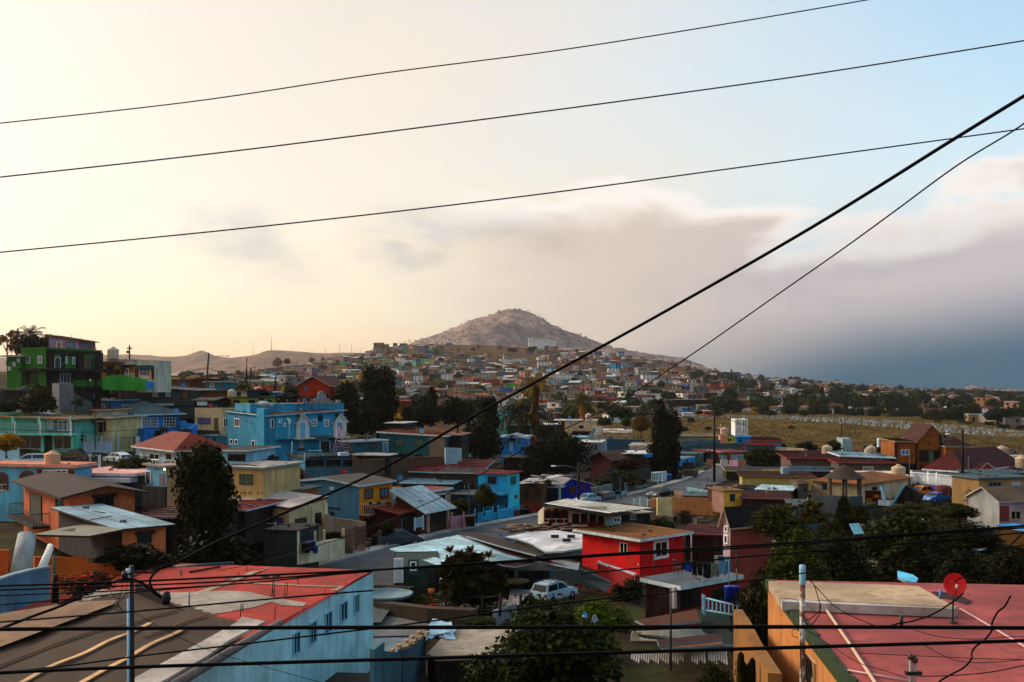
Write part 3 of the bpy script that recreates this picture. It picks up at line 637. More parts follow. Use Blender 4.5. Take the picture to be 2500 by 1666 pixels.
# --- vehicles (x forward)
def car(label,cat,x,yb,yaw,col,kind='sedan',D=None,L=4.4,name=None,group='cars parked in the streets',rack=False,glass='#0d1012',sc=1.0):
 if D is None: p,D=on(sx(x),sy(yb))
 else: p=pc(x,yb,D)
 W=1.75; G={'sedan':([(-.5,.35),(-.5,.62),(-.47,.9),(-.3,.97),(.16,.95),(.36,.88),(.47,.72),(.5,.5),(.5,.32)],[(-.38,.95),(-.22,1.40),(.04,1.42),(.22,.93)]),
  'suv':([(-.5,.4),(-.5,.8),(-.48,1.05),(-.3,1.08),(.18,1.06),(.4,1.0),(.49,.85),(.5,.5),(.5,.38)],[(-.485,1.06),(-.42,1.66),(-.1,1.72),(.06,1.68),(.24,1.05)]),
  'van':([(-.5,.35),(-.5,.8),(-.485,1.02),(-.3,1.04),(.2,1.02),(.4,.93),(.485,.75),(.5,.5),(.5,.32)],[(-.485,1.03),(-.40,1.66),(-.1,1.72),(.1,1.66),(.33,1.0)]),
  'pickup':([(-.5,.45),(-.5,1.1),(-.15,1.1),(.2,1.08),(.42,1.02),(.49,.88),(.5,.55),(.5,.42)],[(-.12,1.1),(-.06,1.62),(.1,1.64),(.24,1.08)]),
  'beetle':([(-.5,.35),(-.47,.66),(-.38,.9),(-.25,.98),(.15,.96),(.33,.9),(.45,.7),(.5,.42),(.5,.32)],[(-.44,.8),(-.34,1.15),(-.18,1.40),(0,1.46),(.12,1.36),(.24,.93)]),
  'jeep':([(-.5,.5),(-.5,.85),(-.49,1.1),(-.3,1.12),(.16,1.12),(.47,1.05),(.5,.9),(.5,.5)],[(-.49,1.1),(-.46,1.74),(-.1,1.78),(.1,1.76),(.19,1.12)])}[kind]
 low,cab=G; H=max(z for _,z in cab); belt=max(z for _,z in low)-.02
 t=thing(name or {'suv':'parked_suv','van':'parked_minivan','pickup':'parked_pickup'}.get(kind,'parked_car'),label,cat,p,math.radians(yaw),group,sc)
 body=MB(); cm=M(col,'car')
 def prof(pts,wf,mi,b):
  n=len(pts); A=[(x_*L,wf(z)*W/2,z) for x_,z in pts]; B=[(x_*L,-wf(z)*W/2,z) for x_,z in pts]
  b.add(A+B,[tuple(range(n)),tuple(range(2*n-1,n-1,-1))]+[(i,(i+1)%n,n+(i+1)%n,n+i) for i in range(n)],mi)
 lowf=lambda z:.9+.1*math.sin(min(1,max(0,(z-.3)/.5))*math.pi*.75)
 prof(low,lowf,0,body)
 cabf=lambda z:.93-.2*max(0,(z-belt)/(H-belt)); prof(cab,cabf,0,body)
 bo=body.build('body',cm,t)
 gm=M(glass,'glass'); cx=sum(a for a,_ in cab)/len(cab); cz=belt+(H-belt)*.5
 for sgn in (1,-1):
  g=MB(); ps=[(cx+(a-cx)*.86,cz+(z-cz)*.72) for a,z in cab]; mid=(min(a for a,_ in ps)+max(a for a,_ in ps))/2+.01
  for half in (0,1):
   poly=[]
   n=len(ps)
   for i in range(n):
    a,bq=ps[i],ps[(i+1)%n]; ina=(a[0]<mid-.012) if half==0 else (a[0]>mid+.012); inb=(bq[0]<mid-.012) if half==0 else (bq[0]>mid+.012); c=mid-.012 if half==0 else mid+.012
    if ina: poly.append(a)
    if ina!=inb: f=(c-a[0])/(bq[0]-a[0]); poly.append((c,a[1]+(bq[1]-a[1])*f))
   if len(poly)>2: g.add([(a*L,sgn*(cabf(z)*W/2+.012),z) for a,z in poly],[tuple(range(len(poly)))])
  g.build('side_window',gm,t)
 for nm,(a,c) in (('windshield',(cab[-1],cab[-2])),('rear_window',(cab[0],cab[1]))):
  g=MB(); s_=.14; f=lambda q:(a[0]+(c[0]-a[0])*q,a[1]+(c[1]-a[1])*q); lo,hi=f(s_),f(1-s_*.7); sg=1 if nm=='windshield' else -1
  g.add([((lo[0])*L+sg*.02,k*cabf(lo[1])*W/2*.86,lo[1]+.012) for k in (-1,1)]+[((hi[0])*L+sg*.02,k*cabf(hi[1])*W/2*.86,hi[1]+.012) for k in (1,-1)],[(0,1,2,3)]); g.build(nm,gm,t)
 wr=.33 if kind not in('suv','jeep','pickup') else .38
 for wx in (-.31,.31):
  for sg in (1,-1):
   w=MB(); prf=[(wr*.6,-.11),(wr,-.09),(wr,.09),(wr*.6,.11)]; w.lathe(prf,n=16); w.v=[(wx*L+v[0],sg*W*.46+v[2],wr+v[1]) for v in w.v]; wo=w.build('wheel',M('#0c0b0b','plain'),t)
   q=MB(); q.lathe([(0,.115),(wr*.55,.10),(wr*.6,.0)],n=12); q.v=[(wx*L+v[0],sg*(W*.46+v[2]),wr+v[1]) for v in q.v]; q.build('rim',M('#8d9194','chrome'),wo)
 for sg in (1,-1):
  h=MB(); h.box(.485*L,.503*L,sg*W*.33-.17,sg*W*.33+.17,.62,.78); h.build('headlight',M('#cfd6d8','glass'),t)
  h=MB(); h.box(-.505*L,-.48*L,sg*W*.4-.1,sg*W*.4+.1,.72,.98); h.build('tail_light',M('#7a0d0a','glass'),t)
 h=MB(); h.box(.47*L,.515*L,-W*.44,W*.44,.38,.55); h.box(-.515*L,-.47*L,-W*.44,W*.44,.38,.55); h.build('bumper',M('#3a3c3e','plain') if kind!='van' else cm,t)
 h=MB(); h.box(-.512*L,-.50*L,-.25,.25,.6,.74); h.build('licence_plate',M('#c9c9c4','plain'),t)
 if rack:
  h=MB()
  for sg in (.5,-.5): h.tube([(-.4*L,sg*W*.8,H+.03),(.03*L,sg*W*.8,H+.05)],.025,5)
  for a in (-.3,-.15,0): h.tube([(a*L,-W*.4,H+.08),(a*L,W*.4,H+.08)],.018,4)
  h.build('roof_rack',M('#303436','plain'),t)
 return t
# --- trees
_T={}
def crown_mesh(kind,seed,leafn,ls,col,flower=None):
 key=(kind,seed,col)
 if key in _T: return _T[key]
 r=random.Random(seed*31+len(kind)); rn=np.random.RandomState(seed+5); cl=[]
 if kind=='broad':
  for _ in range(26):
   a=r.random()*6.283; ph=math.acos(1-r.random()*1.25); q=.68*(.75+.35*r.random()); cl.append((math.cos(a)*math.sin(ph)*q*.5,math.sin(a)*math.sin(ph)*q*.5,.46+math.cos(ph)*q*.50,.16+r.random()*.09))
  cl+= [(0,0,.5,.3),(0.1,0,.62,.26),(-.1,.05,.42,.26),(.2,.1,.4,.2),(-.2,-.1,.38,.2),(0,.2,.36,.2),(0,-.22,.36,.2)]
 elif kind=='tall':
  for i in range(34):
   z=.12+.84*r.random(); w=.30*math.sin(math.pi*min(1,(z+.08)*.86))**.6+.05; a=r.random()*6.283; cl.append((math.cos(a)*w*.75,math.sin(a)*w*.75,z,.08+.09*r.random()))
  for i in range(8): cl.append(((r.random()-.5)*.15,(r.random()-.5)*.15,.12+i*.105,.19))
 elif kind=='fir':
  for i in range(60):
   z=.02+.95*(i/60); w=.46*(1-z)**.75*(.8+.4*r.random())+.03; a=i*2.4; cl.append((math.cos(a)*w*.72,math.sin(a)*w*.72,z,.07+.07*(1-z)))
  for i in range(10): cl.append((0,0,.05+i*.09,.22*(1-i*.085)))
 elif kind=='cypress':
  for i in range(34):
   z=.03+.93*i/34; a=i*2.4; w=.13*math.sin(math.pi*min(1,z*.8+.18)); cl.append((math.cos(a)*w,math.sin(a)*w,z,.10*(1.15-z)+.03))
 elif kind=='bush':
  for _ in range(40):
   a=r.random()*6.283; q=r.random()**.5*.38; cl.append((math.cos(a)*q,math.sin(a)*q,.08+.74*(1-q*q*3.2)*r.random(),.17+.08*r.random()))
 elif kind=='hedge':
  for _ in range(30):
   v=Vector((r.gauss(0,1),r.gauss(0,1),r.gauss(0,1))).normalized()*.33; cl.append((v.x,v.y,.5+v.z,.16))
 elif kind=='open':
  for _ in range(22):
   a=r.random()*6.283; q=.15+.33*r.random(); z=.35+.6*r.random(); cl.append((math.cos(a)*q,math.sin(a)*q,z,.07+r.random()*.07))
 cl=np.array(cl); w=cl[:,3]**2; w/=w.sum(); idx=rn.choice(len(cl),leafn,p=w)
 d=rn.normal(size=(leafn,3)); d/=np.linalg.norm(d,axis=1)[:,None]; rad=rn.rand(leafn)**.45
 c=cl[idx,:3]+d*(rad*cl[idx,3])[:,None]*np.array([1,1,.9])
 c[:,2]=np.maximum(c[:,2],.0)
 n=d*.6+rn.normal(size=(leafn,3))*.6+np.array([0,0,.35]); n/=np.linalg.norm(n,axis=1)[:,None]
 t=np.cross(n,rn.normal(size=(leafn,3))); t/=np.linalg.norm(t,axis=1)[:,None]; bq=np.cross(n,t)
 s=ls*(.6+.8*rn.rand(leafn))[:,None]
 dz=np.array([0,0,-1.0])
 v=np.stack([c-t*s*.35,c+bq*s*.55-t*s*.1,c+t*s*.9+dz*s*.2,c-bq*s*.55-t*s*.1],1).reshape(-1,3)
 f=[(4*i,4*i+1,4*i+2,4*i+3) for i in range(leafn)]
 me=bpy.data.meshes.new('crown'); me.from_pydata(v.tolist(),[],f); me.materials.append(M(col,'leaf'))
 if flower:
  me.materials.append(M(flower,'leaf')); mi=(rn.rand(leafn)<.3)&(v.reshape(-1,4,3)[:,0,2]>.3); me.polygons.foreach_set('material_index',mi.astype(int).tolist())
 me.update(); _T[key]=me; return me
def trunk_mesh(kind,seed=0):
 key=('trunk',kind,seed%3)
 if key in _T: return _T[key]
 r=random.Random(seed); b=MB(); top=.55 if kind in('broad','open') else .9; w=.035 if kind in('broad','open') else .028
 if kind in('bush','hedge'): top=.3; w=.012
 b.tube([(0,0,-.12),(.01,.0,top*.3),(.02*r.random(),.02,top*.65),(.0,.0,top)],[w*1.3,w,w*.75,w*.25],7)
 for k in range(6 if kind!='fir' else 4):
  a=k*1.1+r.random(); z=top*(.35+.1*k); b.tube([(0,0,z*.9),(math.cos(a)*.14,math.sin(a)*.14,z+.12),(math.cos(a)*.26,math.sin(a)*.26,z+.26)],[w*.5,w*.3,w*.08],5)
 me=b.mesh('trunk',M('#2a1a10','wood')); _T[key]=me; return me
LEAFN=dict(broad=3600,tall=4200,fir=4200,cypress=2400,bush=1700,hedge=2200,open=900)
LEAFS=dict(broad=.055,tall=.042,fir=.05,cypress=.05,bush=.085,hedge=.05,open=.05)
def tree(label,x0,y0,x1,y1,D,kind='broad',col='#1c1c0a',cat='tree',name=None,seed=None,group=None,flower=None,ls=1.0,n=1.0,depth=1.0):
 "x0..x1,y0..y1: extent in the photograph; distance D"
 seed=seed if seed is not None else int(x0*7+y0)%5
 a=pc((x0+x1)/2,y1,D); h=(pc(0,y0,D).z-a.z); w=abs(pc(x1,0,D).x-pc(x0,0,D).x)
 unit={'broad':.92,'tall':.72,'fir':.95,'cypress':.4,'bush':1.0,'hedge':.98,'open':1.0}[kind]
 nm=name or ({'bush':'shrub','hedge':'clipped_shrub','fir':'fir_tree','cypress':'cypress_tree'}.get(kind,'leafy_tree'))
 t=thing(nm,label,cat,a,R.random()*6.28,group,(w/unit,w/unit*depth,h))
 obj('trunk',trunk_mesh(kind,seed),t); o=obj('crown',crown_mesh((kind),seed+(100 if ls!=1 else 0)+(200 if n!=1 else 0),int(LEAFN[kind]*n),LEAFS[kind]*ls,col,flower),t); return t
def palm(label,x,yc,yb,D,spread,skirt=0,col='#2a3410',lean=0,group=None,nf=26,dead='#7a5424',name='palm_tree',droop=.5):
 a=pc(x,yb,D); h=pc(x,yc,D).z-a.z; t=thing(name,label,'palm tree',a,R.random()*6,group); s=spread
 b=MB(); b.tube([(0,0,-1),(lean*.5,0,h*.5),(lean,0,h)],[.06*s+.12,.05*s+.1,.05*s+.08],9); b.build('trunk',M('#4a3524','wood'),t)
 def frond(b,a_,e,L,w,dr):
  pts=[];n=7
  for i in range(n+1): u=i/n; pts.append(Vector((math.cos(a_)*L*u*math.cos(e),math.sin(a_)*L*u*math.cos(e),L*u*math.sin(e)-dr*L*u*u)))
  sd=Vector((-math.sin(a_),math.cos(a_),0))
  for i in range(1,n):
   p=pts[i]; q=pts[i+1]; d=(q-p)
   for sg in (1,-1):
    for k in (0,.5):
     pp=p.lerp(q,k); b.add([pp,pp+d*.35,pp+sd*sg*w*(1-.5*i/n)+d*1.1+Vector((0,0,-w*.35))],[(0,1,2)])
  b.tube(pts,[.03,.03,.025,.02,.02,.015,.01,.008],3)
 for i in range(nf):
  g=MB(); frond(g,i*2.4,math.radians(75-95*(i/nf)),s*(.85+.3*R.random()),s*.26,droop); g.v=[(v[0]+lean,v[1],v[2]+h) for v in g.v]; g.build('frond',M(col,'leaf'),t)
 if skirt:
  g=MB(); rr=random.Random(3)
  for i in range(260):
   a_=rr.random()*6.28; z=h-skirt*rr.random(); r0=.28*s*(1-.45*(h-z)/skirt)*(.5+.8*rr.random())+.12; c=Vector((lean+math.cos(a_)*r0*.4,math.sin(a_)*r0*.4,z)); e=Vector((lean+math.cos(a_)*r0,math.sin(a_)*r0,z-.35*s*(.5+rr.random()))); sd=Vector((-math.sin(a_),math.cos(a_),0))*.1*s
   g.add([c-sd,c+sd,e],[(0,1,2)])
  g.build('dead_frond_skirt',M(dead,'leaf'),t)
 return t
# === the hill on the left
crop('C1')
h=House('house','small lilac house with a low red roof, highest of all on the left hill','house',908,247,400,D=178,xl=560,wr=6,yaw=86,wall='#8e7f96',hl=.9,wall2='#6e5d70')
h.roof('shed','#7a2a18','#5c1b12',ov=.5,th=.15); h.door('L',658,262,706,338,col='#8a6a3a'); h.win('L',768,264,848,326,fr='dark',gl='blue')
G='#33701a'; DB='#26100b'
h=House('apartment_building','bright green three-storey building with dark brown balconies on the left hill','building',530,345,960,D=155,xl=245,xr=1162,yaw=66,wall=G,wall2=DB,hr=-.1,skirt=1)
h.roof('flat',G,G,ov=.12,th=.3)
h.win('L',298,424,346,508,mv=1); h.win('L',436,422,484,506,mv=1)
h.box('terrace_slab','R',525,570,1300,606,1.6,DB); h.box('terrace_slab','L',175,566,530,598,1.0,'#2a120c')
for x0,x1,y0,y1 in ((560,600,380,570),(880,940,375,580),(1095,1160,380,575)): h.box('pillar','R',x0,y0,x1,y1,.5,DB)
h.panel('R',600,400,690,440,G); h.panel('R',750,425,865,565,G); h.panel('R',535,496,745,516,'#2d5f18',t=.06); h.panel('R',945,402,1100,440,G)
h.panel('R',945,436,998,575,'#7d6023',t=.05); h.panel('R',998,440,1048,575,'#55594c',t=.05); h.panel('R',1062,440,1092,575,'#2f5c33',t=.05)
h.door('R',628,440,688,565,col='#4a3c30'); h.win('R',750,430,772,512,gl='teal',mv=0); h.win('R',828,434,858,516,gl='teal',mv=0)
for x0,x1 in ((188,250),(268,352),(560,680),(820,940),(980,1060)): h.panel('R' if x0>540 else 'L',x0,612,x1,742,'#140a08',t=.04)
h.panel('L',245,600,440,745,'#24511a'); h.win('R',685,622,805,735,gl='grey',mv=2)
for x0,x1 in ((806,926),(946,1010),(1048,1176),(1196,1340)): h.box('balcony_panel','R',x0,700,x1,774,1.4,G)
for x0 in (1030,1180,1270,1338): h.box('pillar','R',x0-8,600,x0+6,920,1.5,DB,back=-1.3)
h.panel('R',1070,780,1330,900,'#1c0f0b',t=.04); h.win('R',1250,795,1280,850,gl='teal'); h.win('R',1305,795,1332,850,gl='teal'); h.panel('R',1068,856,1106,916,'#5b6f80',t=.08,name='door')
h=House('house','low wing of the green building with an orange tiled roof edge','house',244,430,650,D=156,xl=78,wr=5,yaw=78,wall=G)
h.roof('shed','#8a4030','#9a9aa0',ov=.9,th=.2)
for q in ((98,545,124,588),(148,494,176,538),(202,448,226,490)): h.win('L',*q,gl='blue',mv=0)
dish('red satellite dish on the flat roof of the green building',1088,338,156,35,'#b8361c',tilt=20,mast=1.2)
dish('white satellite dish on the terrace of the green building',1037,700,153,26,'#b9bec0',tilt=20,mast=1)
h=House('house','cream house with a white water tank and grey flat roof behind the green building','house',1485,470,640,D=182,xl=1225,wr=7,yaw=84,wall='#b3ab9a'); h.roof('flat','#9b8f86','#a7a09a',ov=.2)
tank('white tank on the grey roof behind the green building',1300,456,182,1.9,1.0,'#c3b5a3')
h=House('house','grey roofed low house wedged beside the green building','house',1224,500,620,D=172,xl=1155,wr=5,yaw=80,wall='#8a6d3c'); h.roof('shed','#6a584c','#6a584c',ov=.5)
h=House('house','ochre house with a gabled brown porch and white balcony rail','house',1562,535,690,D=168,xl=1218,wr=7,yaw=78,wall='#8f6f3a'); h.roof('flat','#7d7468','#2b1a12',ov=.5)
h.gabled('porch','L',1358,560,1440,660,1.4,'#8f7433','#2a1812',rh=.9,trim='#3a2014'); h.panel('L',1225,545,1350,620,'#1c100c'); h.win('L',1450,565,1480,650,mv=0); h.rail('L',1395,622,1560,668,1.0,n=14)
h=House('house','white house with a teal mansard strip and rust brown corner posts','house',1770,505,700,D=165,xl=1575,wr=6,yaw=82,wall='#b9ae9c'); h.roof('para','#8f8a80','#b0a898',rh=.5)
h.box('eave_strip','L',1580,528,1768,570,.7,'#2a5f66'); h.win('L',1614,572,1708,640,fr='brown',gl='violet',mv=1); h.box('corner_post','L',1556,560,1590,672,.2,'#6e2a14'); h.box('corner_post','L',1745,555,1772,690,.2,'#5c2412')
h.box('chimney','L',1722,492,1766,530,-.4,'#3a2a22',back=1)
fwall('boundary_wall','light green garden wall below the mansard house',[(1190,660,742,160),(1390,640,745,163),(1690,688,745,165)],'#4f9440')
fwall('boundary_wall','short sky blue wall at the end of the light green wall',[(1675,712,745,164),(1768,714,746,164)],'#2c86b4')
fwall('retaining_wall','tall grey concrete wall below the green building',[(600,735,985,148),(682,732,985,146),(832,735,990,146)],'#6e7276',th=.4)
fwall('retaining_wall','low cracked concrete retaining wall right of the tall grey wall',[(832,820,985,147),(950,905,1000,148),(1060,950,1010,150)],'#5f5e58',th=.4)
fwall('rubble_wall','broken grey wall with a dark opening at the left picture edge',[(-40,800,1000,144),(60,800,990,145),(215,810,985,146),(300,760,985,147)],'#585c5c',th=.3)
h=House('shed','dark open shed in the scrub at the left picture edge','shed',212,820,940,D=143,xl=30,wr=3,yaw=84,wall='#2c1c18'); h.roof('flat','#4a4440','#5a5450',ov=.3)
h=House('house','long grey plastered house with white barred windows and light flat roof','house',2222,815,1010,D=176,xl=1352,wr=8,yaw=83,wall='#4f5557',hl=.9,hf=.9); h.roof('shed','#a79e96','#c2bcb4',ov=.5,th=.25)
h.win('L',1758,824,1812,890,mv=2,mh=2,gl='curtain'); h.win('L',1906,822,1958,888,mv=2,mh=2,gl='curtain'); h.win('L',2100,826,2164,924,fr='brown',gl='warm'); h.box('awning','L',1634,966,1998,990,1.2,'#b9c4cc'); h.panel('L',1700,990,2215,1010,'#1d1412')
dish('blue satellite dish at the right end of the grey roof',2107,752,176,52,'#2a82ac',tilt=15,mast=1.3)
dish('small blue satellite dish beside the mansard house',1786,664,172,32,'#2f86aa',tilt=15,mast=1)
h=House('house','small sky blue house with a flat white-edged roof','house',1300,936,1068,D=166,xl=1085,xr=1580,yaw=58,wall='#2583b4'); h.roof('flat','#6f7c84','#a9b8bd',ov=.3,th=.2)
for q in ((1122,972,1146,1050),(1246,975,1266,1052)): h.win('L',*q,mv=0,fr='dark')
h.door('L',1176,975,1202,1060,col='#6b6248'); h.win('R',1405,978,1490,1024,mv=2,gl='grey')
h=House('house','sky blue bungalow with a grey hipped roof and barred white windows','house',1560,1106,1340,D=160,xl=1240,xr=2065,yaw=52,wall='#1c7fb4'); h.roof('hip','#5f6c70','#b4bec2',ov=.8,th=.2,rh=2.1)
for x0,x1 in ((1610,1700),(1720,1815),(1875,2012)): h.win('R',x0,1128,x1,1238,mv=3,mh=2,gl='grey',fr='white')
h.box('porch_post','R',1548,1120,1562,1290,.8,'#c9ccca',back=-.65); h.box('porch_post','R',1596,1125,1608,1280,.8,'#c9ccca',back=-.65)
dish('blue satellite dish on the right eave of the sky blue bungalow',2023,1052,163,60,'#2a8cb8',tilt=20)
fwall('boundary_wall','bright blue garden wall in front of the bungalow',[(1590,1252,1440,150),(1680,1256,1460,149),(1690,1290,1440,150),(2080,1330,1400,152),(2260,1205,1400,155)],'#1a7cb0',th=.3)
fwall('boundary_wall','blue wall stub right of the bungalow',[(2070,1165,1300,158),(2140,1165,1300,158),(2145,1195,1300,158),(2262,1200,1300,158)],'#1f80b4')
tree('tall round clipped shrub before the blue bungalow, left one',1770,1225,1962,1385,148,'hedge','#20260c')
tree('wide boxy clipped shrub before the blue bungalow, right one',2045,1242,2216,1380,150,'hedge','#1b220b')
tree('small topiary shrub of stacked light green balls',1868,1285,1960,1400,146,'hedge','#4b521a')
tree('low light green rounded shrub beside the topiary balls',1950,1350,2030,1400,146,'bush','#3f4a16')
h=House('house','cream house with a gabled porch and barred dark window','house',1282,1135,1400,D=143,xl=900,wr=8,yaw=80,wall='#c3ab84'); h.roof('gableL','#4a4642','#c9b79e',ov=.6,th=.15,rh=.1)
h.gabled('porch','L',975,1165,1200,1178,1.8,'#6c3a1e','#4a4a48',rh=.6,trim='#b9a58c'); h.panel('L',985,1172,1045,1350,'#3d2015'); h.win('L',1090,1172,1180,1284,fr='brown',gl='dark',bars=7); h.win('L',1196,1174,1218,1284,gl='dark',mv=0,fr='brown'); h.box('porch_post','L',1180,1170,1194,1330,1.8,'#8c7558',back=-1.6); h.box('porch_post','L',1030,1170,1044,1350,1.8,'#8c7558',back=-1.6)
Mn='#6aa896'
h=House('house','mint green two-storey house with long white balcony railing','house',860,1148,1512,D=137,xl=-60,wr=8,yaw=84,wall=Mn,hl=.3); h.roof('shed','#a79d92','#b58c66',ov=.9,th=.2)
h.panel('L',535,1160,850,1300,'#5c6460',t=.05); h.win('L',548,1165,612,1260,fr='white',gl='dark',mh=2); h.win('L',668,1160,782,1280,fr='white',gl='curtain'); h.panel('L',425,1130,470,1290,'#5c6418',t=.05,name='door'); h.panel('L',330,1115,408,1190,'#5f9d90',t=.05)
for x in (205,505,858): h.box('pillar','L',x-10,1110,x+12,1310,1.3,'#9fb8ae',back=-1.1)
h.rail('L',30,1192,885,1308,1.5,n=70,col='#8aa3a8',slab='#7fbfae')
for x in (40,247,540,885): h.box('rail_post','L',x-6,1170,x+8,1330,1.62,'#c4ccce',back=-1.45)
for x0,x1 in ((220,485),(622,835)): h.win('L',x0,1340,x1,1490,fr='white',gl='dark',mv=1,bars=int((x1-x0)/13))
h.panel('L',520,1330,600,1520,'#151c1a',t=.04,name='door'); h.box('pillar','L',485,1325,515,1560,.3,'#7cc0ac'); h.box('pillar','L',828,1325,850,1500,.3,'#7cc0ac')
h=House('house','white roofed house behind the mint balcony with a red tiled back roof','house',1130,1050,1180,D=150,xl=430,wr=9,yaw=84,wall='#b9a894'); h.roof('shed','#7a241a','#c9a27c',ov=.5,th=.18)
h=House('house','flat-roofed mint house at the left picture edge','house',385,1105,1250,D=141,xl=-80,wr=7,yaw=86,wall=Mn,hl=1.3,hf=1.3); h.roof('shed','#9ba7a8','#b8a58e',ov=.3,th=.15)
fwall('boundary_wall','pale blue plastered wall at the left edge under the mint balcony',[(-60,1330,1530,128),(215,1375,1535,128)],'#9db7c4')
fwall('boundary_wall','white garden wall with railings before the cream house',[(965,1415,1500,138),(1290,1395,1490,141)],'#a5a9ae')
fence('garden_fence','white railing on the garden wall before the cream house',[(968,1350,1415,138),(1170,1345,1405,139),(1290,1335,1398,141)],'#b9a9a9',step=.25)
fence('garden_gate','red brown barred gate between white posts beside the blue bungalow',[(1350,1350,1490,144),(1545,1350,1480,146)],'#4a2a22',step=.16)
for x,l in ((1352,'left'),(1570,'right')): fwall('gate_post','thick white post %s of the red brown gate'%l,[(x-12,1348,1480,143),(x+(28 if l=='right' else 10),1348,1480,143)],'#aeb6ba',th=.4,cat='post')
fwall('shed_wall','rusty grey sheet metal shed beside the bungalow',[(1282,1200,1345,152),(1445,1205,1345,152)],'#4d4a46',cat='shed',th=2)
crop('M1')
car('dark green pickup with a raised camper shell parked before the mint house','pickup',715,296,3,'#12262a','pickup',D=134,L=5.3)
car('silver blue rounded car parked second from the right in the hill street','car',1045,262,-22,'#5c97ad','beetle',D=146,L=4.1)
car('pale blue sedan parked rightmost in the hill street','car',1275,215,-28,'#5c93a6','beetle',D=152,L=4.3)
car('white estate car parked leftmost behind the pink roof','car',285,352,200,'#b9c3c8','van',D=122,L=4.6,sc=.93)
car('white car half hidden behind the round tree','car',1130,320,150,'#c3c9cc','beetle',D=128,L=3.9)
for x,y0,y1,l in ((853,238,372,'left'),(947,242,330,'right')): fwall('gate_post','white square post on the %s of the hill street fence'%l,[(x-9,y0,y1,118),(x+9,y0,y1,118)],'#b9bcc0',th=.3,cat='post')
fence('street_fence','dark bar fence between the white posts of the hill street',[(715,275,372,119),(850,262,365,118),(945,265,340,119),(1090,270,330,121)],'#1b1a1c',step=.22)
h=House('house','weathered light blue house with brick-arched windows and pink flat roof','house',728,362,760,D=98,xl=-120,wr=3,yaw=84,wall='#6aa0b4',hl=.1); h.roof('flat','#c98a72','#c4988a',ov=.35,th=.3)
h.panel('L',357,380,710,560,'#6b2412',t=.08); h.win('L',418,382,530,548,fr='white',gl='dark',mv=0,mh=1,n0=.09); h.win('L',540,378,655,412,fr='white',gl='dark',n0=.09)
def arch(h,side,x0,y0,x1,y1,col='#7a3c1e'):
 u0,u1,z0,z1=h.rect(side,x0,y0,x1,y1); r=(u1-u0)/2; m=(u0+u1)/2; zs=z1-r; u=h.u[side]; n=h.nrm[side]; f=lambda a,d,z:u*a+n*d+Vector((0,0,z))
 ring=[(u0,z0),(u0,zs)]+[(m-r*math.cos(t),zs+r*math.sin(t)) for t in np.linspace(.2,math.pi-.2,9)]+[(u1,zs),(u1,z0)]
 b=MB(); w=.16
 for a,c in zip(ring,ring[1:]):
  da=Vector((a[0]-m,a[1]-(z0+zs)/2)).normalized()*w; dc=Vector((c[0]-m,c[1]-(z0+zs)/2)).normalized()*w
  b.hexa([f(a[0],0,a[1]),f(c[0],0,c[1]),f(c[0],.12,c[1]),f(a[0],.12,a[1]),f(a[0]+da.x,0,a[1]+da.y),f(c[0]+dc.x,0,c[1]+dc.y),f(c[0]+dc.x,.12,c[1]+dc.y),f(a[0]+da.x,.12,a[1]+da.y)])
 o=b.build('arched_window',h.mat(col),h.o); g=MB(); g.add([f(a,.04,z) for a,z in ring],[tuple(range(len(ring)))]); g.build('pane',M('#120d0d','glass'),o)
 g=MB(); zq=z0+(z1-z0)*.33
 for q in ((u0,u1,zq-.03,zq+.03),(m-.03,m+.03,z0,zq),(u0,u1,z0-.1,z0)): h.wb(g,side,*q,.05,.09)
 g.build('window_frame',M('#b9b6ae','plain'),o)
arch(h,'L',196,402,336,520); arch(h,'L',-30,418,70,572)
tank('large cream tank on the pink flat roof at the left',500,330,99,1.15,.75,'#c9a68c')
h=House('house','low house with overlapping pink and white flat roofs and a purple post','house',1270,440,560,D=101,xl=735,wr=7,yaw=82,wall='#2a3a2c'); h.roof('flat','#c9a29a','#b9b3b8',ov=.7,th=.3); h.box('corner_post','L',1228,470,1268,528,.1,'#5c3a8c'); h.box('awning','L',735,450,1315,490,1.3,'#a9a9b0')
h=House('house','small flat house showing a dark red roof strip behind the pink roofs','house',980,420,520,D=108,xl=735,wr=5,yaw=82,wall='#8c2c20'); h.roof('flat','#b9806c','#d0c4c0',ov=.4)
PE='#c07a52'
h=House('house','peach two-storey house with dark brown shingle roof and barred window','house',668,628,960,D=80,xl=228,xr=1290,yaw=38,wall='#a5633c',wall2=PE); h.roof('gableL','#3f1f12','#33302e',ov=.9,th=.16,rh=.55,rp=.5)
h.win('R',900,628,1085,748,fr='#2a130c',gl='dark',mv=1,bars=9); h.box('window_lintel','R',880,612,1100,640,.3,'#351a10'); h.win('L',538,640,604,750,fr='#3c3a34',gl='teal',mv=0); h.box('window_lintel','L',518,622,622,645,.25,'#351a10')
h.door('L',296,622,400,850,col='#25100a',fr='#1b0c08'); h.rail('L',228,745,474,862,1.3,n=16,col='#1c1210',slab='#2c1710')
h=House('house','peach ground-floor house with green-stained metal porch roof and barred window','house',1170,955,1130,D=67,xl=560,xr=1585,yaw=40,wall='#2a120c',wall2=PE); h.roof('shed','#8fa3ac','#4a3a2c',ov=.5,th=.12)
h.win('R',1312,985,1446,1082,fr='#2a130c',gl='dark',bars=8); h.box('window_lintel','R',1292,968,1472,996,.3,'#3c1f10')
b=MB(); PP=[pc(320,1000,60),pc(850,1015,58.5),pc(1180,950,64),pc(870,890,74),pc(600,935,72)]; b.slab([PP],.12); o=b.build('porch_roof',[M((.17,.16,.11),'metal'),M('#3a2a1c','wood')],None); tag(o,'green-stained porch roof sheet standing out left of the peach ground-floor house','porch roof')
crop('M1')
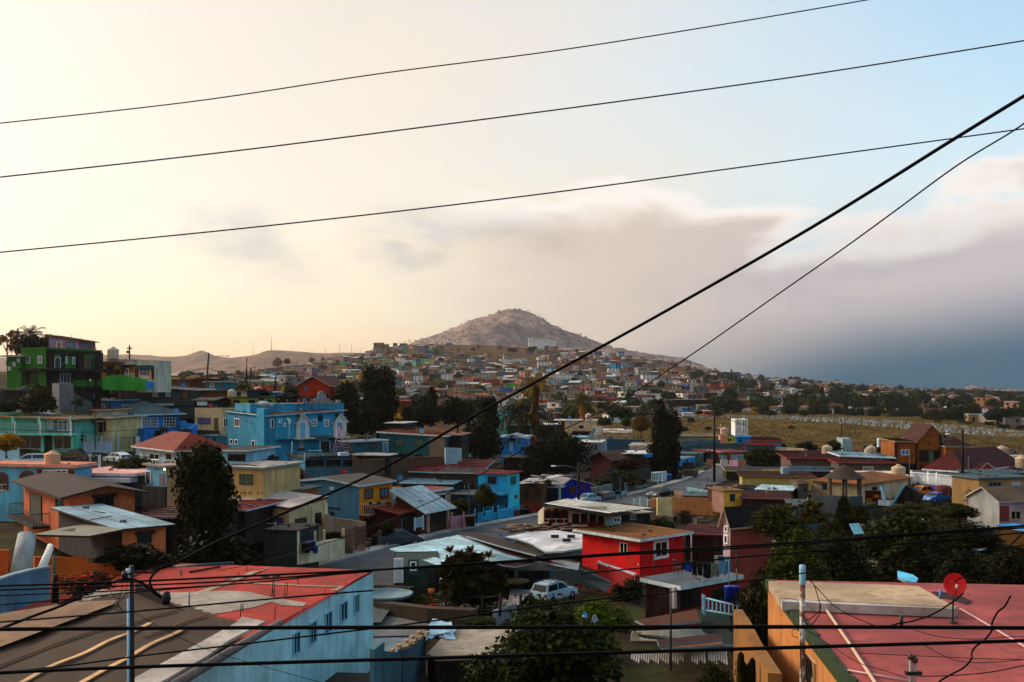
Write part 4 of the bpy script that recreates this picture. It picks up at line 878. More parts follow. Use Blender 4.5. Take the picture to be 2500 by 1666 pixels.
b=MB(); b.tube([pc(190,1400,55),pc(258,1010,56.5)],[.55,.5],12); tag(b.build('concrete_column',M('#9a9c9c','paint')),'leaning white concrete column with rusty bands at the left edge','column')
b=MB(); b.tube([pc(385,1345,54),pc(482,1110,56)],[.2,.17],8); b.tube([pc(410,1345,54.2),pc(492,1140,56)],[.13,.12],8); tag(b.build('pipe_bundle',M('#c9c4bc','plain')),'bundle of leaning white pipes beside the concrete column','pipes')
fwall('boundary_wall','orange terrace wall stepping down behind the big red roof',[(330,1215,1420,58),(836,1225,1425,60),(838,1278,1420,60),(1400,1290,1420,62)],'#b3622a',th=.3)
fwall('boundary_wall','orange wall stub with rebar at the left picture edge',[(-60,1150,1450,55),(80,1150,1440,55)],'#a85a24')
fwall('boundary_wall','curved grey concrete block wall at the left picture edge',[(-60,1460,1800,46),(0,1440,1790,47),(120,1400,1760,49.5),(300,1352,1740,52),(480,1318,1700,54)],'#5d7c8c',th=.25,cap='#8c9ca4')
crop('M1')
pole('green metal pole at the end of the curved block wall',520,1200,1560,52,.09,'#3f6a5a',name='metal_pole',cat='pole'); pole('short black post beside the green metal pole',530,1385,1720,50,.2,'#120607',name='metal_pole',cat='pole')
tree('bougainvillea bush with dark red flowers above the big red roof',580,1318,1085,1545,50,'bush','#1c1408',flower='#7a0f0c',name='flowering_shrub',ls=.7,n=1.6)
crop('C1')
tree('orange-green bushy tree at the left picture edge beside the mint house',-90,1280,240,1560,112,'broad','#6e5410',n=1.2)
tree('dark scrub thicket below the green building',235,690,650,1060,141,'bush','#211d0b',n=1.8,ls=.8)
tree('dark low shrub left of the scrub thicket',-40,900,240,1060,138,'bush','#1d180a',n=1.3)
tree('spiky dark shrub against the retaining wall',805,910,940,1040,144,'open','#1a1c0a',name='shrub',n=2)
tree('thin-leaved backlit tree at the far left of the crest',-60,100,215,480,186,'open','#5c3f1c',n=1.6)
tree('dense dark tree on the crest beside the lilac house',190,150,500,480,184,'broad','#1a1409')
tree('sparse tree leaning over the lilac house roof',450,140,660,420,186,'broad','#35280f',n=.8)
palm('fan palm standing among the crest trees on the left',350,190,420,187,4.2,col='#2a200c')
pole('old wooden pole on the left crest before the trees',205,100,420,176,.16)
tree('narrow dark cypress-like shrub right of the mint balcony',880,1130,955,1330,139,'bush','#1f240c',name='shrub')
tree('low shrubs behind the garden wall of the cream house',855,1300,985,1400,139,'bush','#1f260e')
pole('thin wooden pole in front of the cream house',1092,1100,1370,135,.07,name='wooden_pole'); pole('wooden pole behind the mansard house with a transformer',1488,295,520,190,.17,arm=.5)
fwall('transformer','small grey transformer hanging on the pole behind the mansard house',[(1452,360,390,190),(1474,360,390,190)],'#55504c',th=.5,cat='transformer',skirt=0)
crop('M1')
tree('round dark green tree below the hill street',1090,225,1475,500,108,'broad','#1c2209',n=1.2)
tree('big dark leafy tree left of centre, tallest on this side',1640,95,2240,1180,72,'broad','#150f06',n=2.2,ls=.75,seed=3)
tree('dark mass of trees filling the gap left of the grey-walled yard',1560,780,2420,1500,74,'bush','#140e06',n=2.5,ls=.6)
tree('dark shrubs in the yard below the peach ground-floor house',880,1040,1650,1320,62,'bush','#151208',n=1.8,ls=.7)
h=House('house','terracotta tiled house with white gable wall below the bungalow','house',1700,210,340,D=118,xl=1335,xr=2150,yaw=42,wall='#9ca6aa'); h.roof('hip','#86380f','#b3b4b0',ov=.8,th=.18,rh=1.9); h.win('L',1435,225,1530,290,gl='dark'); h.panel('L',1590,232,1640,280,'#15100e')
h=House('house','white gabled garage beside the terracotta roof','garage',2352,205,330,D=118,xl=2105,wr=8,yaw=78,wall='#8fb0bd'); h.roof('gableL','#3d3833','#c4c6c4',ov=.5,th=.16,rh=.0); h.panel('L',2180,232,2352,300,'#15100e')
h=House('house','small house with lit lamp and blue-grey walls left of the big tree','house',1592,362,640,D=98,xl=1400,xr=1760,yaw=45,wall='#6b96ac',wall2='#a08a6c'); h.roof('flat','#9b8f84','#8c7868',ov=.3); h.door('L',1402,400,1445,510,col='#2c100c'); h.panel('L',1525,418,1578,530,'#6d6670'); h.win('R',1598,430,1632,460,mv=0,fr='grey'); h.box('parapet','R',1598,338,1755,362,-.2,'#a9a9ac',back=3)
def table(x,y,D,l):
 p=pc(x,y,D); t=thing('plastic_table',l,'table',p,.3); b=MB(); b.lathe([(0,.7),(.45,.7),(.45,.74),(0,.74)],n=14); b.build('table_top',M('#d2d2ce','plain'),t)
 for a in range(4): g=MB(); g.tube([(.3*math.cos(a*1.57),.3*math.sin(a*1.57),0),(.3*math.cos(a*1.57),.3*math.sin(a*1.57),.7)],.025,5); g.build('leg',M('#d2d2ce','plain'),t)
def chair(x,y,D,l,rz=0,col='#c9ccd0'):
 p=pc(x,y,D); t=thing('garden_chair',l,'chair',p,rz); m=M(col,'plain'); b=MB(); b.box(-.24,.24,-.22,.22,.40,.44); b.build('seat',m,t)
 for i in (-1,1):
  for j in (-1,1): g=MB(); g.box(i*.2-.02,i*.2+.02,j*.19-.02,j*.19+.02,0,.4); g.build('leg',m,t)
 g=MB()
 for k in range(5): g.box(-.2+k*.09,-.16+k*.09,.2,.23,.44,.85)
 g.box(-.24,.24,.2,.235,.82,.9); g.build('backrest',m,t); g=MB(); g.box(-.27,-.23,-.2,.22,.6,.64); g.box(.23,.27,-.2,.22,.6,.64); g.build('armrest',m,t)
table(1490,355,97,'white plastic table on the small flat roof below the terracotta house'); chair(1550,350,97,'white plastic chair beside the table on the small flat roof',.2)
def lampglow(l,x,y,D):
 m=bpy.data.materials.get('lamp_glow')
 if not m: m=bpy.data.materials.new('lamp_glow'); m.use_nodes=True; b=m.node_tree.nodes['Principled BSDF']; b.inputs['Emission Color'].default_value=(1,.55,.22,1); b.inputs['Emission Strength'].default_value=9
 b=MB(); b.lathe([(0,-.1),(.09,-.05),(.1,.03),(.05,.1),(0,.12)],n=10); p=pc(x,y,D); o=b.build('wall_lamp',m); o.location=p; tag(o,l,'lamp')
lampglow('small lit lamp at the corner of the blue-grey house left of the big tree',1574,378,95.5); lampglow('lit lamp on the cream house right of the big tree',2215,418,99)
h=House('house','low house with a wide dark red roof behind the peach house','house',1790,850,960,D=78,xl=1290,wr=9,yaw=80,wall='#26130f'); h.roof('shed','#571208','#6d6a70',ov=.4,th=.15)
h=House('house','low red-roofed house with white fascia behind the big tree','house',2345,775,900,D=88,xl=1980,wr=8,yaw=76,wall='#3a1c16'); h.roof('shed','#7a1d10','#a9adb2',ov=.4,th=.15)
fwall('boundary_wall','dark cinder wall between the blue-grey house and the red roof',[(1360,535,690,90),(1580,545,690,88)],'#2b2724')
# === middle: houses along the left of the main street
crop('C2')
h=House('house','yellow-green house with grey upper room and flat roof','house',680,905,1060,D=172,xl=360,xr=1046,yaw=56,wall='#8f9a44'); h.roof('flat','#4e4c46','#3c3b36',ov=.25,th=.2)
h.win('L',508,925,538,980,fr='dark',gl='grey',mv=0); h.win('L',572,925,636,992,fr='dark',gl='grey'); h.win('R',735,925,810,990,fr='dark',gl='dark'); h.win('R',940,925,1000,985,fr='dark',gl='dark'); h.panel('R',850,910,915,1030,'#2a0f0b')
h=House('house','small grey-roofed upper room above the yellow-green house','house',720,822,900,D=174,xl=600,xr=865,yaw=50,wall='#a7a294',wall2='#3d4a52'); h.roof('flat','#2f3838','#26302f',ov=.5,th=.15); h.win('L',606,838,652,888,fr='dark',gl='grey')
tank('cream ribbed tank beside the grey upper room',546,892,171,1.15,.62*1.1,'#b9ab98')
h=House('shed','ochre wooden lean-to left of the cream tank','shed',480,828,905,D=178,xl=140,wr=4,yaw=82,wall='#6f4a1e'); h.roof('flat','#5a544c','#4a4038',ov=.3)
h=House('house','cream flat-topped house with a brown shuttered window','house',440,1035,1335,D=160,xl=120,xr=640,yaw=50,wall='#b3a68e'); h.roof('flat','#8d8274','#b3a68e',ov=.05,th=.15)
h.win('L',160,1132,300,1202,fr='brown',gl='violet',mv=2); h.panel('L',342,1132,392,1275,'#6a5d4c',name='door'); h.win('R',446,1132,500,1240,mv=1,gl='dark'); h.panel('L',148,1275,405,1332,'#3d3430',t=.1)
h=House('house','small blue-green annex with two dark openings','house',500,1345,1440,D=150,xl=190,wr=4,yaw=70,wall='#2a6f80'); h.roof('flat','#4c6a70','#3a7c8c',ov=.1,th=.1); h.panel('L',242,1358,278,1402,'#100b0a'); h.panel('L',330,1352,358,1400,'#100b0a')
h=House('house','open-fronted shack with a white sheet and red tank under a dark roof','shack',340,935,1030,D=168,xl=110,wr=6,yaw=82,wall='#1c1411'); h.roof('gableL','#57504b','#46403c',ov=.5,rh=.4,th=.12); h.box('sheet','L',155,935,268,988,.3,'#aebccb')
dish('red satellite dish on the open-fronted shack',300,988,165,48,'#a0161a',tilt=15); dish('red satellite dish on the rust-roofed house by the wooden pole',332,664,196,28,'#8c1a14',tilt=15)
h=House('house','low teal-walled house with rusty roof behind the grey house','house',440,722,840,D=190,xl=240,xr=590,yaw=60,wall='#2f7480'); h.roof('flat','#8c8f93','#a5a8aa',ov=.4,th=.15); h.win('L',300,738,342,780,mv=1); dish('dark red satellite dish on the teal-walled house',432,766,187,32,'#7a1512',tilt=15)
h=House('house','rust-brown roofed cabin beside the wooden pole','house',240,690,830,D=198,xl=60,wr=6,yaw=80,wall='#5a3a22'); h.roof('shed','#a0503a','#8c4634',ov=.5,th=.15)
h=House('house','long low cabin with an orange tin roof at the left behind the grey house','house',80,700,820,D=200,xl=-160,wr=7,yaw=84,wall='#6d5846'); h.roof('shed','#a85c42','#8c4a34',ov=.4,th=.15)
h=House('house','orange house with a dark hipped roof and small window behind the trees','house',1665,755,880,D=186,xl=1315,wr=8,yaw=76,wall='#9a3a12'); h.roof('gableR','#5a2a1c','#b09088',ov=.6,th=.15,rh=1.6); h.win('L',1382,768,1412,828,fr='#5a6a78',gl='violet',mv=0)
h=House('house','low teal and white building with a white car port below the dark trees','house',1000,845,905,D=190,xl=865,wr=6,yaw=80,wall='#4f97a4'); h.roof('flat','#9ec3cc','#b0c4c8',ov=.4)
h=House('house','small coral house among the rooftops of the crest','house',975,765,820,D=215,xl=905,wr=6,yaw=78,wall='#b35a48'); h.roof('flat','#a87c68','#a87c68',ov=.2)
h=House('house','small pale yellow house next to the coral one','house',1020,762,820,D=222,xl=978,wr=6,yaw=78,wall='#b3a04c'); h.roof('flat','#9a8a68','#9a8a68',ov=.2)
dish('dark red satellite dish at the edge of the coral house',897,776,210,32,'#8c1614',tilt=10)
for i,(x,yt,yb,D,r) in enumerate([(250,385,830,186,.2),(705,445,720,215,.2),(748,555,735,196,.2),(1028,640,810,200,.2),(1060,720,812,198,.1),(587,665,800,185,.09)]):
 pole(['tall leaning wooden pole with lamp arm by the rust-roofed cabin','tall pale pole behind the yellow bush','short thick wooden pole right of the pale pole','leaning wooden pole beside the coral house','thin pole right of the coral house','thin pole left of the yellow bush'][i],x,yt,yb,D,r,'#1f120b' if i!=1 else '#5c4638',lean=[.5,.3,.3,.5,0,0][i],lamp=3.2 if i==0 else None)
cable('wire from the tall leaning pole down to the pale pole',[(262,560),(400,600),(560,650),(720,690)],[186,195,205,212],.05); cable('wire running left from the tall leaning pole',[(250,565),(150,580),(40,600)],[186,190,196],.05)
tree('yellow-green bush behind the cream tank',585,725,760,805,182,'bush','#4f4f14')
tree('long dark hedge below the coral house',750,775,1000,880,188,'bush','#1a1c0a',n=1.4); tree('dark shrub left of the orange house',1120,775,1330,860,192,'bush','#18190a')
tree('wide dark tree mass behind the blue ladder house',1000,820,1420,1000,182,'bush','#120e08',n=1.6)
crop('E6')
tree('dense round dark tree behind the orange house',700,800,1010,1200,176,'broad','#17180a',seed=1); tree('rounded dark tree between the orange house and the tall eucalyptus',960,680,1300,1230,178,'broad','#16150a',seed=2,n=1.2)
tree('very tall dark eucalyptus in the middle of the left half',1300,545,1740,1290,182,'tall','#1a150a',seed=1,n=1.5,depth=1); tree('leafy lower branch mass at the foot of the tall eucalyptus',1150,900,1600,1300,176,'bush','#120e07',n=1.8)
# --- blue ladder house
crop('M2'); BL='#3f8fa6'
h=House('house','raised rear block of the large blue house with a curved gable on top','house',432,152,300,D=144,wl=7,xr=1332,yaw=33,wall='#3a8aa4',group=None); h.roof('flat','#6f7a7c','#5a93a6',ov=.05,th=.1)
u0,u1,z0,z1=h.rect('R',940,128,1300,150); b=MB(); st=[(0,.35),(.18,.35),(.18,.0),(.26,.0)]
u=h.u['R']; n=h.nrm['R']; f=lambda a,d,z:u*a+n*d+Vector((0,0,z)); Wd=u1-u0; zz=h.H+.1
prof=[(0,0),(0,.45),(.12,.45),(.12,.15),(.2,.15),(.2,.4),(.3,.4),(.3,.75),(.38,.75)]+[(.5-.12*math.cos(t),.8+1.1*math.sin(t)) for t in np.linspace(0,math.pi,12)]+[(.62,.75),(.7,.75),(.7,.4),(.8,.4),(.8,.15),(.88,.15),(.88,.5),(1,.5),(1,0)]
A=[f(u0+Wd*a,.02,zz+c) for a,c in prof]; B_=[f(u0+Wd*a,-.25,zz+c) for a,c in prof]; nn=len(prof); b.add(A+B_,[tuple(range(nn)),tuple(range(2*nn-1,nn-1,-1))]+[(i,(i+1)%nn,nn+(i+1)%nn,nn+i) for i in range(nn)]); b.build('curved_gable',h.mat('#8f8580'),h.o)
for a in (560,735,860,1040,1190): h.box('pilaster','R',a,150,a+10,240,.08,'#6d9cab')
h=House('house','large turquoise two-storey house with two white gabled balcony doors','house',612,262,880,D=138,xl=216,xr=1330,yaw=38,wall='#2f8199',wall2=BL,hr=.57,hf=.6,hl=.35); h.roof('shed','#3a1612','#9fb4bc',ov=.35,th=.14)
h.box('chimney','L',534,186,606,640,.6,'#3286a0',back=.3);
h.win('L',286,282,342,362,mv=2); h.win('L',242,480,270,530,mv=0,gl='grey'); h.win('L',290,482,318,532,mv=0,gl='grey'); h.win('L',450,490,480,580,mv=0,gl='grey'); h.win('L',500,492,522,576,mv=0,mh=1,gl='grey')
h.win('R',630,290,660,374,mv=0,gl='dark'); BX=h.box('bay','R',668,268,1326,470,.9,BL)
for q in ((682,292,706,324),(724,326,748,360),(772,292,796,326)): h.win('R',*q,mv=0,n0=.9)
h.win('R',992,292,1040,356,mv=1,mh=1,n0=.9); h.win('R',1114,292,1158,356,mv=1,mh=1,n0=.9)
h.gabled('door_surround','R',848,308,962,466,1.25,'#b3b4b0','#2c3034',rh=1.0); h.gabled('door_surround','R',1202,305,1316,458,1.25,'#b3b4b0','#2c3034',rh=1.0)
h.door('R',866,318,924,460,col='#7ba3b8',fr='white',n0=1.26); h.door('R',1222,314,1274,452,col='#6d95a8',fr='white',n0=1.26)
b=MB(); r=h.rect('R',1060,254,1092,298); u=h.u['R']; n=h.nrm['R']; cu,cz=(r[0]+r[1])/2,(r[2]+r[3])/2; b.add([u*(cu+.42*math.cos(t))+n*.93+Vector((0,0,cz+.55*math.sin(t))) for t in np.linspace(0,6.283,17)[:-1]],[tuple(range(16))]); b.build('round_window',M('#16323e','glass'),h.o)
h.box('ledge','R',830,464,1000,476,1.9,'#b3b0a6'); h.box('ledge','R',1218,450,1330,462,1.9,'#b3b0a6')
h.box('cement_band','R',965,440,1200,462,.95,'#5c6a6a',back=-.85); h.panel('R',1048,466,1160,486,'#68a0b4',t=.5)
h.panel('R',980,480,1318,650,'#2d7f96',t=.05); h.door('R',1102,500,1190,640,col='#150a09',fr='white',n0=.06); h.win('R',908,496,938,562,mv=1,n0=.06); h.panel('R',885,560,955,598,'#5f5a55',t=.08); h.panel('R',885,598,952,640,'#6aa6ba',t=.06)
b=MB(); pr=[pc(792,282,136.2),pc(810,300,136),pc(806,480,136)]; b.tube([q-Vector(h.o.location) for q in pr],.05,6); q2=[pc(836,502,136.5),pc(828,710,136)]; b.tube([q-Vector(h.o.location) for q in q2],.05,6); b.build('drain_pipe',M('#b9c6cc','plain'),h.o)
h=House('house','cement lower storey and terrace below the turquoise house','house',960,672,860,D=132,wl=6,xr=1424,yaw=34,wall='#4a7f90',wall2='#51707c'); h.roof('flat','#5c6462','#3c4648',ov=.2,th=.35)
for x0,x1 in ((962,1142),(1160,1302),(1320,1412)): h.panel('R',x0,680,x1,742,'#14100f',name='opening')
fwall('garage_door','small orange door at the left foot of the cement terrace',[(916,778,865,131),(956,778,862,131)],'#9a4216',th=.1,cat='door',skirt=0)
fence('terrace_railing','thin railing of the cement terrace with table behind',[(955,615,665,131.5),(1130,625,660,134)],'#9fb0b4',step=1.2,mid=False)
def ladder(l,x0,x1,xt,yt,yb,D,col='#b98a94'):
 a=pc(x0,yb,D); b_=pc(x1,yb+8,D+1); t_=pc(xt,yt,D+.3); o=thing('step_ladder',l,'ladder',a); v=Vector(a)
 for nm,(p,q) in (('ladder_leg',(a,t_)),('ladder_leg',(b_,t_))):
  g=MB()
  for s_ in (-1,1):
   off=Vector((.06*s_,.3*s_,0)); g.tube([p-v+off*1.6+Vector((.35*s_,0,0)),q-v+off*.6+Vector((.14*s_,0,0))],.05,5)
  for k in range(9): f_=k/9; c=p.lerp(q,f_)-v; w=.35*(1-f_)+.14*f_; g.tube([c+Vector((-w,0,0)),c+Vector((w,0,0))],.03,4)
  g.build(nm,M(col,'plain'),o)
 g=MB(); g.box(-.25,.25,-.15,.15,0,.06); g.v=[tuple(Vector(q)+(t_-v)) for q in g.v]; g.build('top_step',M('#8c2a3a','plain'),o)
ladder('tall pink step ladder standing against the right balcony of the turquoise house',1265,1378,1300,358,610,133)
def outtable(x,y,D):
 p=pc(x,y,D); t=thing('patio_table','patio table with folding chair on the cement terrace','table',p); m=M('#5f9a9c','plain'); b=MB(); b.box(-.9,.9,-.5,.5,.68,.74); b.build('table_top',m,t)
 for i in (-1,1):
  for j in (-1,1): g=MB(); g.box(i*.7-.03,i*.7+.03,j*.4-.03,j*.4+.03,0,.68); g.build('leg',m,t)
outtable(1058,640,134)
fwall('dog_kennel','white box with a round dark hole at the right edge of the terrace',[(1290,610,640,131),(1380,606,640,131.6)],'#a9b3bc',th=.8,cat='box',skirt=0)
crop('M2')
dish('bright red satellite dish fixed on the cement wall under the terrace',1336,786,129,48,'#c3202a',tilt=5,mast=.6)
for x,y,c,l,w in ((898,112,'#a01418','red satellite dish behind the parapet of the turquoise house',40),(950,104,'#3f6f8c','grey blue satellite dish next to the red one on the turquoise house',42),(1024,102,'#8c1216','small dark red dish near the curved gable',32),(1094,76,'#4f86a8','blue satellite dish directly left of the curved gable',40)): dish(l,x,y,147,w,c,tilt=15,mast=.8)
b=MB(); rr=random.Random(2)
for k in range(5): b.lathe([(0,-.3),(.4,-.2),(.5,.05),(.25,.35),(0,.42)],(rr.uniform(-.7,.7),rr.uniform(-.3,.3),rr.uniform(-.1,.3)),9)
o=b.build('plastic_cover',M('#a9b0b4','paint')); o.location=pc(578,155,136.5); tag(o,'crumpled white plastic sheet tied over the chimney of the turquoise house','plastic sheet')
tree('dark shrubs covering the slope under the turquoise house',400,575,790,860,124,'bush','#17150a',n=1.8,ls=.7); tree('second clump of dark shrubs right of the slope shrubs',620,650,940,930,120,'bush','#15120a',n=1.6,ls=.7)
h=House('house','low teal house with light slanted roof joining the turquoise house','house',1410,512,650,D=140,xl=1330,xr=1700,yaw=46,wall='#2c4d50',wall2='#31686a'); h.roof('flat','#a3a7a6','#b3bcbc',ov=.3,th=.2,ovb=1); h.win('R',1466,522,1494,542,mv=0,fr='dark'); h.win('R',1574,510,1644,574,fr='brown',gl='dark',mv=2)
h=House('house','long teal house with rusty flat roof, dish and one unpainted block bay','house',2300,458,720,D=146,xl=1672,wr=8,yaw=66+15,wall='#33666a',hl=.5); h.roof('shed','#8a5534','#bfcace',ov=.4,th=.2)
h.win('L',1818,482,1902,545,fr='dark',gl='curtain',mv=1); h.win('L',2010,476,2086,540,fr='dark',gl='curtain'); h.panel('L',2150,462,2298,650,'#8a7a6c',t=.05); h.panel('L',1770,618,1955,660,'#15100e'); h.win('L',2008,630,2084,656,fr='dark'); h.door('L',1710,514,1750,612,col='#7aa0b8')
fwall('boundary_wall','brown cinder block wall under the long teal house',[(1430,650,880,128),(1500,690,860,130),(1930,660,760,138),(2300,648,735,142)],'#6b5442',cap='#7c6450',th=.25)
dish('grey satellite dish on a bracket above the long teal house',2074,402,144,50,'#7f9fb4',tilt=15);
h=House('shed','white slanted roof shed in front of the low teal house','shed',1750,640,690,D=134,xl=1428,wr=3,yaw=74,wall='#1a1414'); h.roof('flat','#a9a49c','#c3beb4',ov=.2,th=.15)
fwall('boundary_wall','white plastered wall stub right of the long teal house',[(2305,565,720,140),(2420,565,730,141)],'#8fa0a8')
h=House('house','cream two-storey house with white hipped roof and shuttered window','house',556,768,1090,D=96,xl=212,wr=7,yaw=72,wall='#b9a076'); h.roof('shed','#a9a5a0','#7c8c8c',ov=.35,th=.2); h.win('L',334,815,462,918,fr='#4a5a3c',gl='curtain',mv=2); h.box('ledge','L',250,1030,555,1046,.3,'#b9a57c')
for x0,x1 in ((340,354),(374,390),(416,444),(500,520),(538,552)): h.panel('L',x0,984,x1,1002,'#8c7a58',t=.05)
h=House('house','small ochre house with a flat teal-grey roof between cream and cement houses','house',840,995,1110,D=100,xl=556,wr=6,yaw=76,wall='#a06a1c'); h.roof('flat','#34494e','#3d5254',ov=.4,th=.15); h.win('L',752,1028,828,1100,fr='blue',gl='teal'); h.win('L',640,1010,686,1060,fr='dark',gl='warm'); h.panel('L',562,1015,626,1090,'#1b3c44')
h=House('house','two-storey house with yellow street front, red window frames and bare cement side','house',1480,930,1330,D=108,xl=850,xr=1792,yaw=62,wall='#567f94',wall2='#c98a14'); h.roof('gableR','#5f5650','#a3b4bc',ov=.45,th=.2,rh=.55,ovb=.3)
h.win('R',1524,952,1608,1052,fr='#6d1410',gl='curtain',mv=1,fw=.16); h.win('R',1676,945,1758,1040,fr='#6d1410',gl='blue',mv=1,fw=.16); h.rail('R',1480,1062,1866,1172,1.3,n=26,col='#b9aa98',slab='#5a0f0a')
h.panel('R',1525,1182,1790,1420,'#8a8a34',t=.05); h.win('R',1575,1205,1730,1300,fr='white',gl='curtain',mv=0,bars=16); h.win('L',1198,938,1236,964,mv=1); h.win('L',1202,1172,1238,1208,fr='dark',mv=0); h.box('drain_band','L',1170,1132,1300,1146,.08,'#3d3030'); h.panel('R',1518,1260,1560,1478,'#5c0d0a',t=.35,name='gate_pillar')
for x in (1584,1664,1752,1830):
 g=MB(); g.lathe([(0,-.2),(.17,-.1),(.2,.05),(0,.2)],n=8); o=g.build('hanging_flower_pot',M('#26281a','leaf')); o.location=pc(x,1092 if x<1800 else 1062,106); tag(o,'%s flower pot hanging on the balcony rail of the yellow house'%{1584:'leftmost',1664:'second',1752:'third',1830:'rightmost'}[x],'flower pot','flower pots on the yellow balcony')
dish('large blue satellite dish on a wall bracket right of the grey gabled roof',1866,848,120,66,'#256f88',tilt=20,mast=1.0)
h=House('house','cream street house with long white flat roof and brick-framed windows','house',808,1152,1500,D=92,xl=160,xr=1166,yaw=60,wall='#a8987c',wall2='#b9a888',hr=.5,hl=.4); h.roof('flat','#b9aea6','#5a2418',ov=.12,th=.18)
h.win('R',862,1235,970,1345,fr='brown',gl='teal',fw=.2); h.win('R',1040,1185,1110,1306,fr='brown',gl='grey',mv=2); h.box('pilaster','R',1018,1120,1042,1390,.15,'#c3b392'); h.box('pilaster','R',1140,1095,1164,1390,.15,'#c3b392'); h.win('L',664,1230,752,1336,fr='brown',gl='violet')
h=House('house','dark cement ground floor with small railing left of the cream street house','house',880,1370,1560,D=84,xl=570,wr=4,yaw=74,wall='#343c3e'); h.roof('flat','#2b2c2a','#2c3434',ov=.1,th=.15)
fence('terrace_railing','thin black railing over the dark cement ground floor',[(590,1285,1340,86),(805,1300,1362,86)],'#15100f',step=1.6,t=.05)
fwall('chimney','small grey block chimney on the white roof of the cream street house',[(368,1068,1140,96),(442,1068,1140,96)],'#5f5f5c',cat='chimney',th=1.2,skirt=0)
fwall('garden_wall','white wall with planter openings before the cream street house',[(884,1400,1568,84),(900,1485,1568,84),(1060,1468,1545,86.5),(1330,1425,1510,91),(1334,1340,1508,91.5)],'#c0b096',th=.2)
for x,y0,y1,d in ((892,1365,1568,84),(1052,1362,1470,86.5),(1138,1355,1460,88),(1326,1338,1508,91.2)): fwall('wall_post',{892:'white post at the left end of the planter wall',1052:'white post of the planter wall between pots and hedge',1138:'white post of the planter wall where the trimmed hedge starts',1326:'white post of the planter wall next to the brown gate'}[x],[(x-9,y0,y1,d-.1),(x+9,y0,y1,d-.1)],'#c3b59c',th=.3,cat='post')
tree('potted plants behind the planter wall, left',900,1375,1060,1490,87,'bush','#20280e'); tree('trimmed planter hedge behind the white wall, right',1145,1350,1325,1450,91,'bush','#1c260c')
fwall('garden_wall','pink-beige side wall stepping down behind the planter wall',[(1170,1210,1440,95),(1250,1240,1440,97),(1540,1285,1470,98)],'#9c8270',cap='#b09a88')
fence('driveway_gate','brown barred driveway gate left of the parked minivan',[(1340,1338,1510,92),(1450,1320,1500,94),(1528,1310,1480,96.5)],'#6a4a38',step=.14,cat='gate')
for i,(x,y,c,r,hh,l) in enumerate([(970,1565,'#2a0c10',.42,.85,'dark red dustbin by the planter wall'),(1018,1545,'#0f3f7c',.4,.8,'blue dustbin behind the dark red one'),(1058,1570,'#1c5cae',.25,.6,'small bright blue bucket right of the dustbins')]):
 b=MB(); b.lathe([(0,0),(r*.85,0),(r,hh*.95),(r*1.06,hh),(r*.9,hh*1.02),(0,hh*1.1)],n=14); o=b.build('dustbin',M(c,'plain')); o.location=pc(x,y,84+i*.7); tag(o,l,'bin')
car('grey minivan parked in front of the yellow house','minivan',1860,1500,22,'#4c5456','van',D=103,L=4.9)
h=House('house','low white-fronted house with rusty flat roof behind the yellow house','house',2175,985,1120,D=124,xl=1795,xr=2352,yaw=58,wall='#7fa6ba',wall2='#9a7c70'); h.roof('flat','#8a4a3a','#a9c6d2',ov=.3,th=.3); h.win('R',2225,1010,2300,1095,mv=0,gl='dark')
h=House('house','dark-fronted shop with a pale tin roof awning on posts','shop',2100,1172,1400,D=109,xl=1830,xr=2352,yaw=60,wall='#5a3020',wall2='#3c2412',hl=1.8,hf=1.8); h.roof('shed','#9cacb2','#b3c0c4',ov=.5,th=.14)
h.panel('R',2130,1190,2310,1340,'#1b0e0a'); h.panel('R',2125,1290,2320,1360,'#4a2c12',t=.08); h.box('porch_post','R',2120,1180,2132,1370,.3,'#a88c84'); h.box('porch_post','R',2308,1165,2322,1340,.3,'#a88c84')
dish('bright blue satellite dish on the pale tin roof',1975,1060,112,58,'#2a9ad2',tilt=10)
h=House('house','narrow rust-red roofed house between the yellow house and the shop','house',1850,1200,1420,D=107,wl=7,xr=2050,yaw=62,wall='#4a140e',wall2='#35150e',hl=1.0,hf=1.0); h.roof('shed','#7a2e20','#5c2016',ov=.4,th=.14); h.win('R',1880,1230,1925,1340,fr='grey',gl='dark',bars=5,mv=0)
fence('garden_gate','white barred gate beside the narrow rust-red house',[(2010,1240,1330,105),(2090,1220,1320,107)],'#9cb4c4',step=.15,cat='gate')
tree('round dark bush between gate and rust-red house',1680,1230,1820,1380,101,'bush','#16180a')
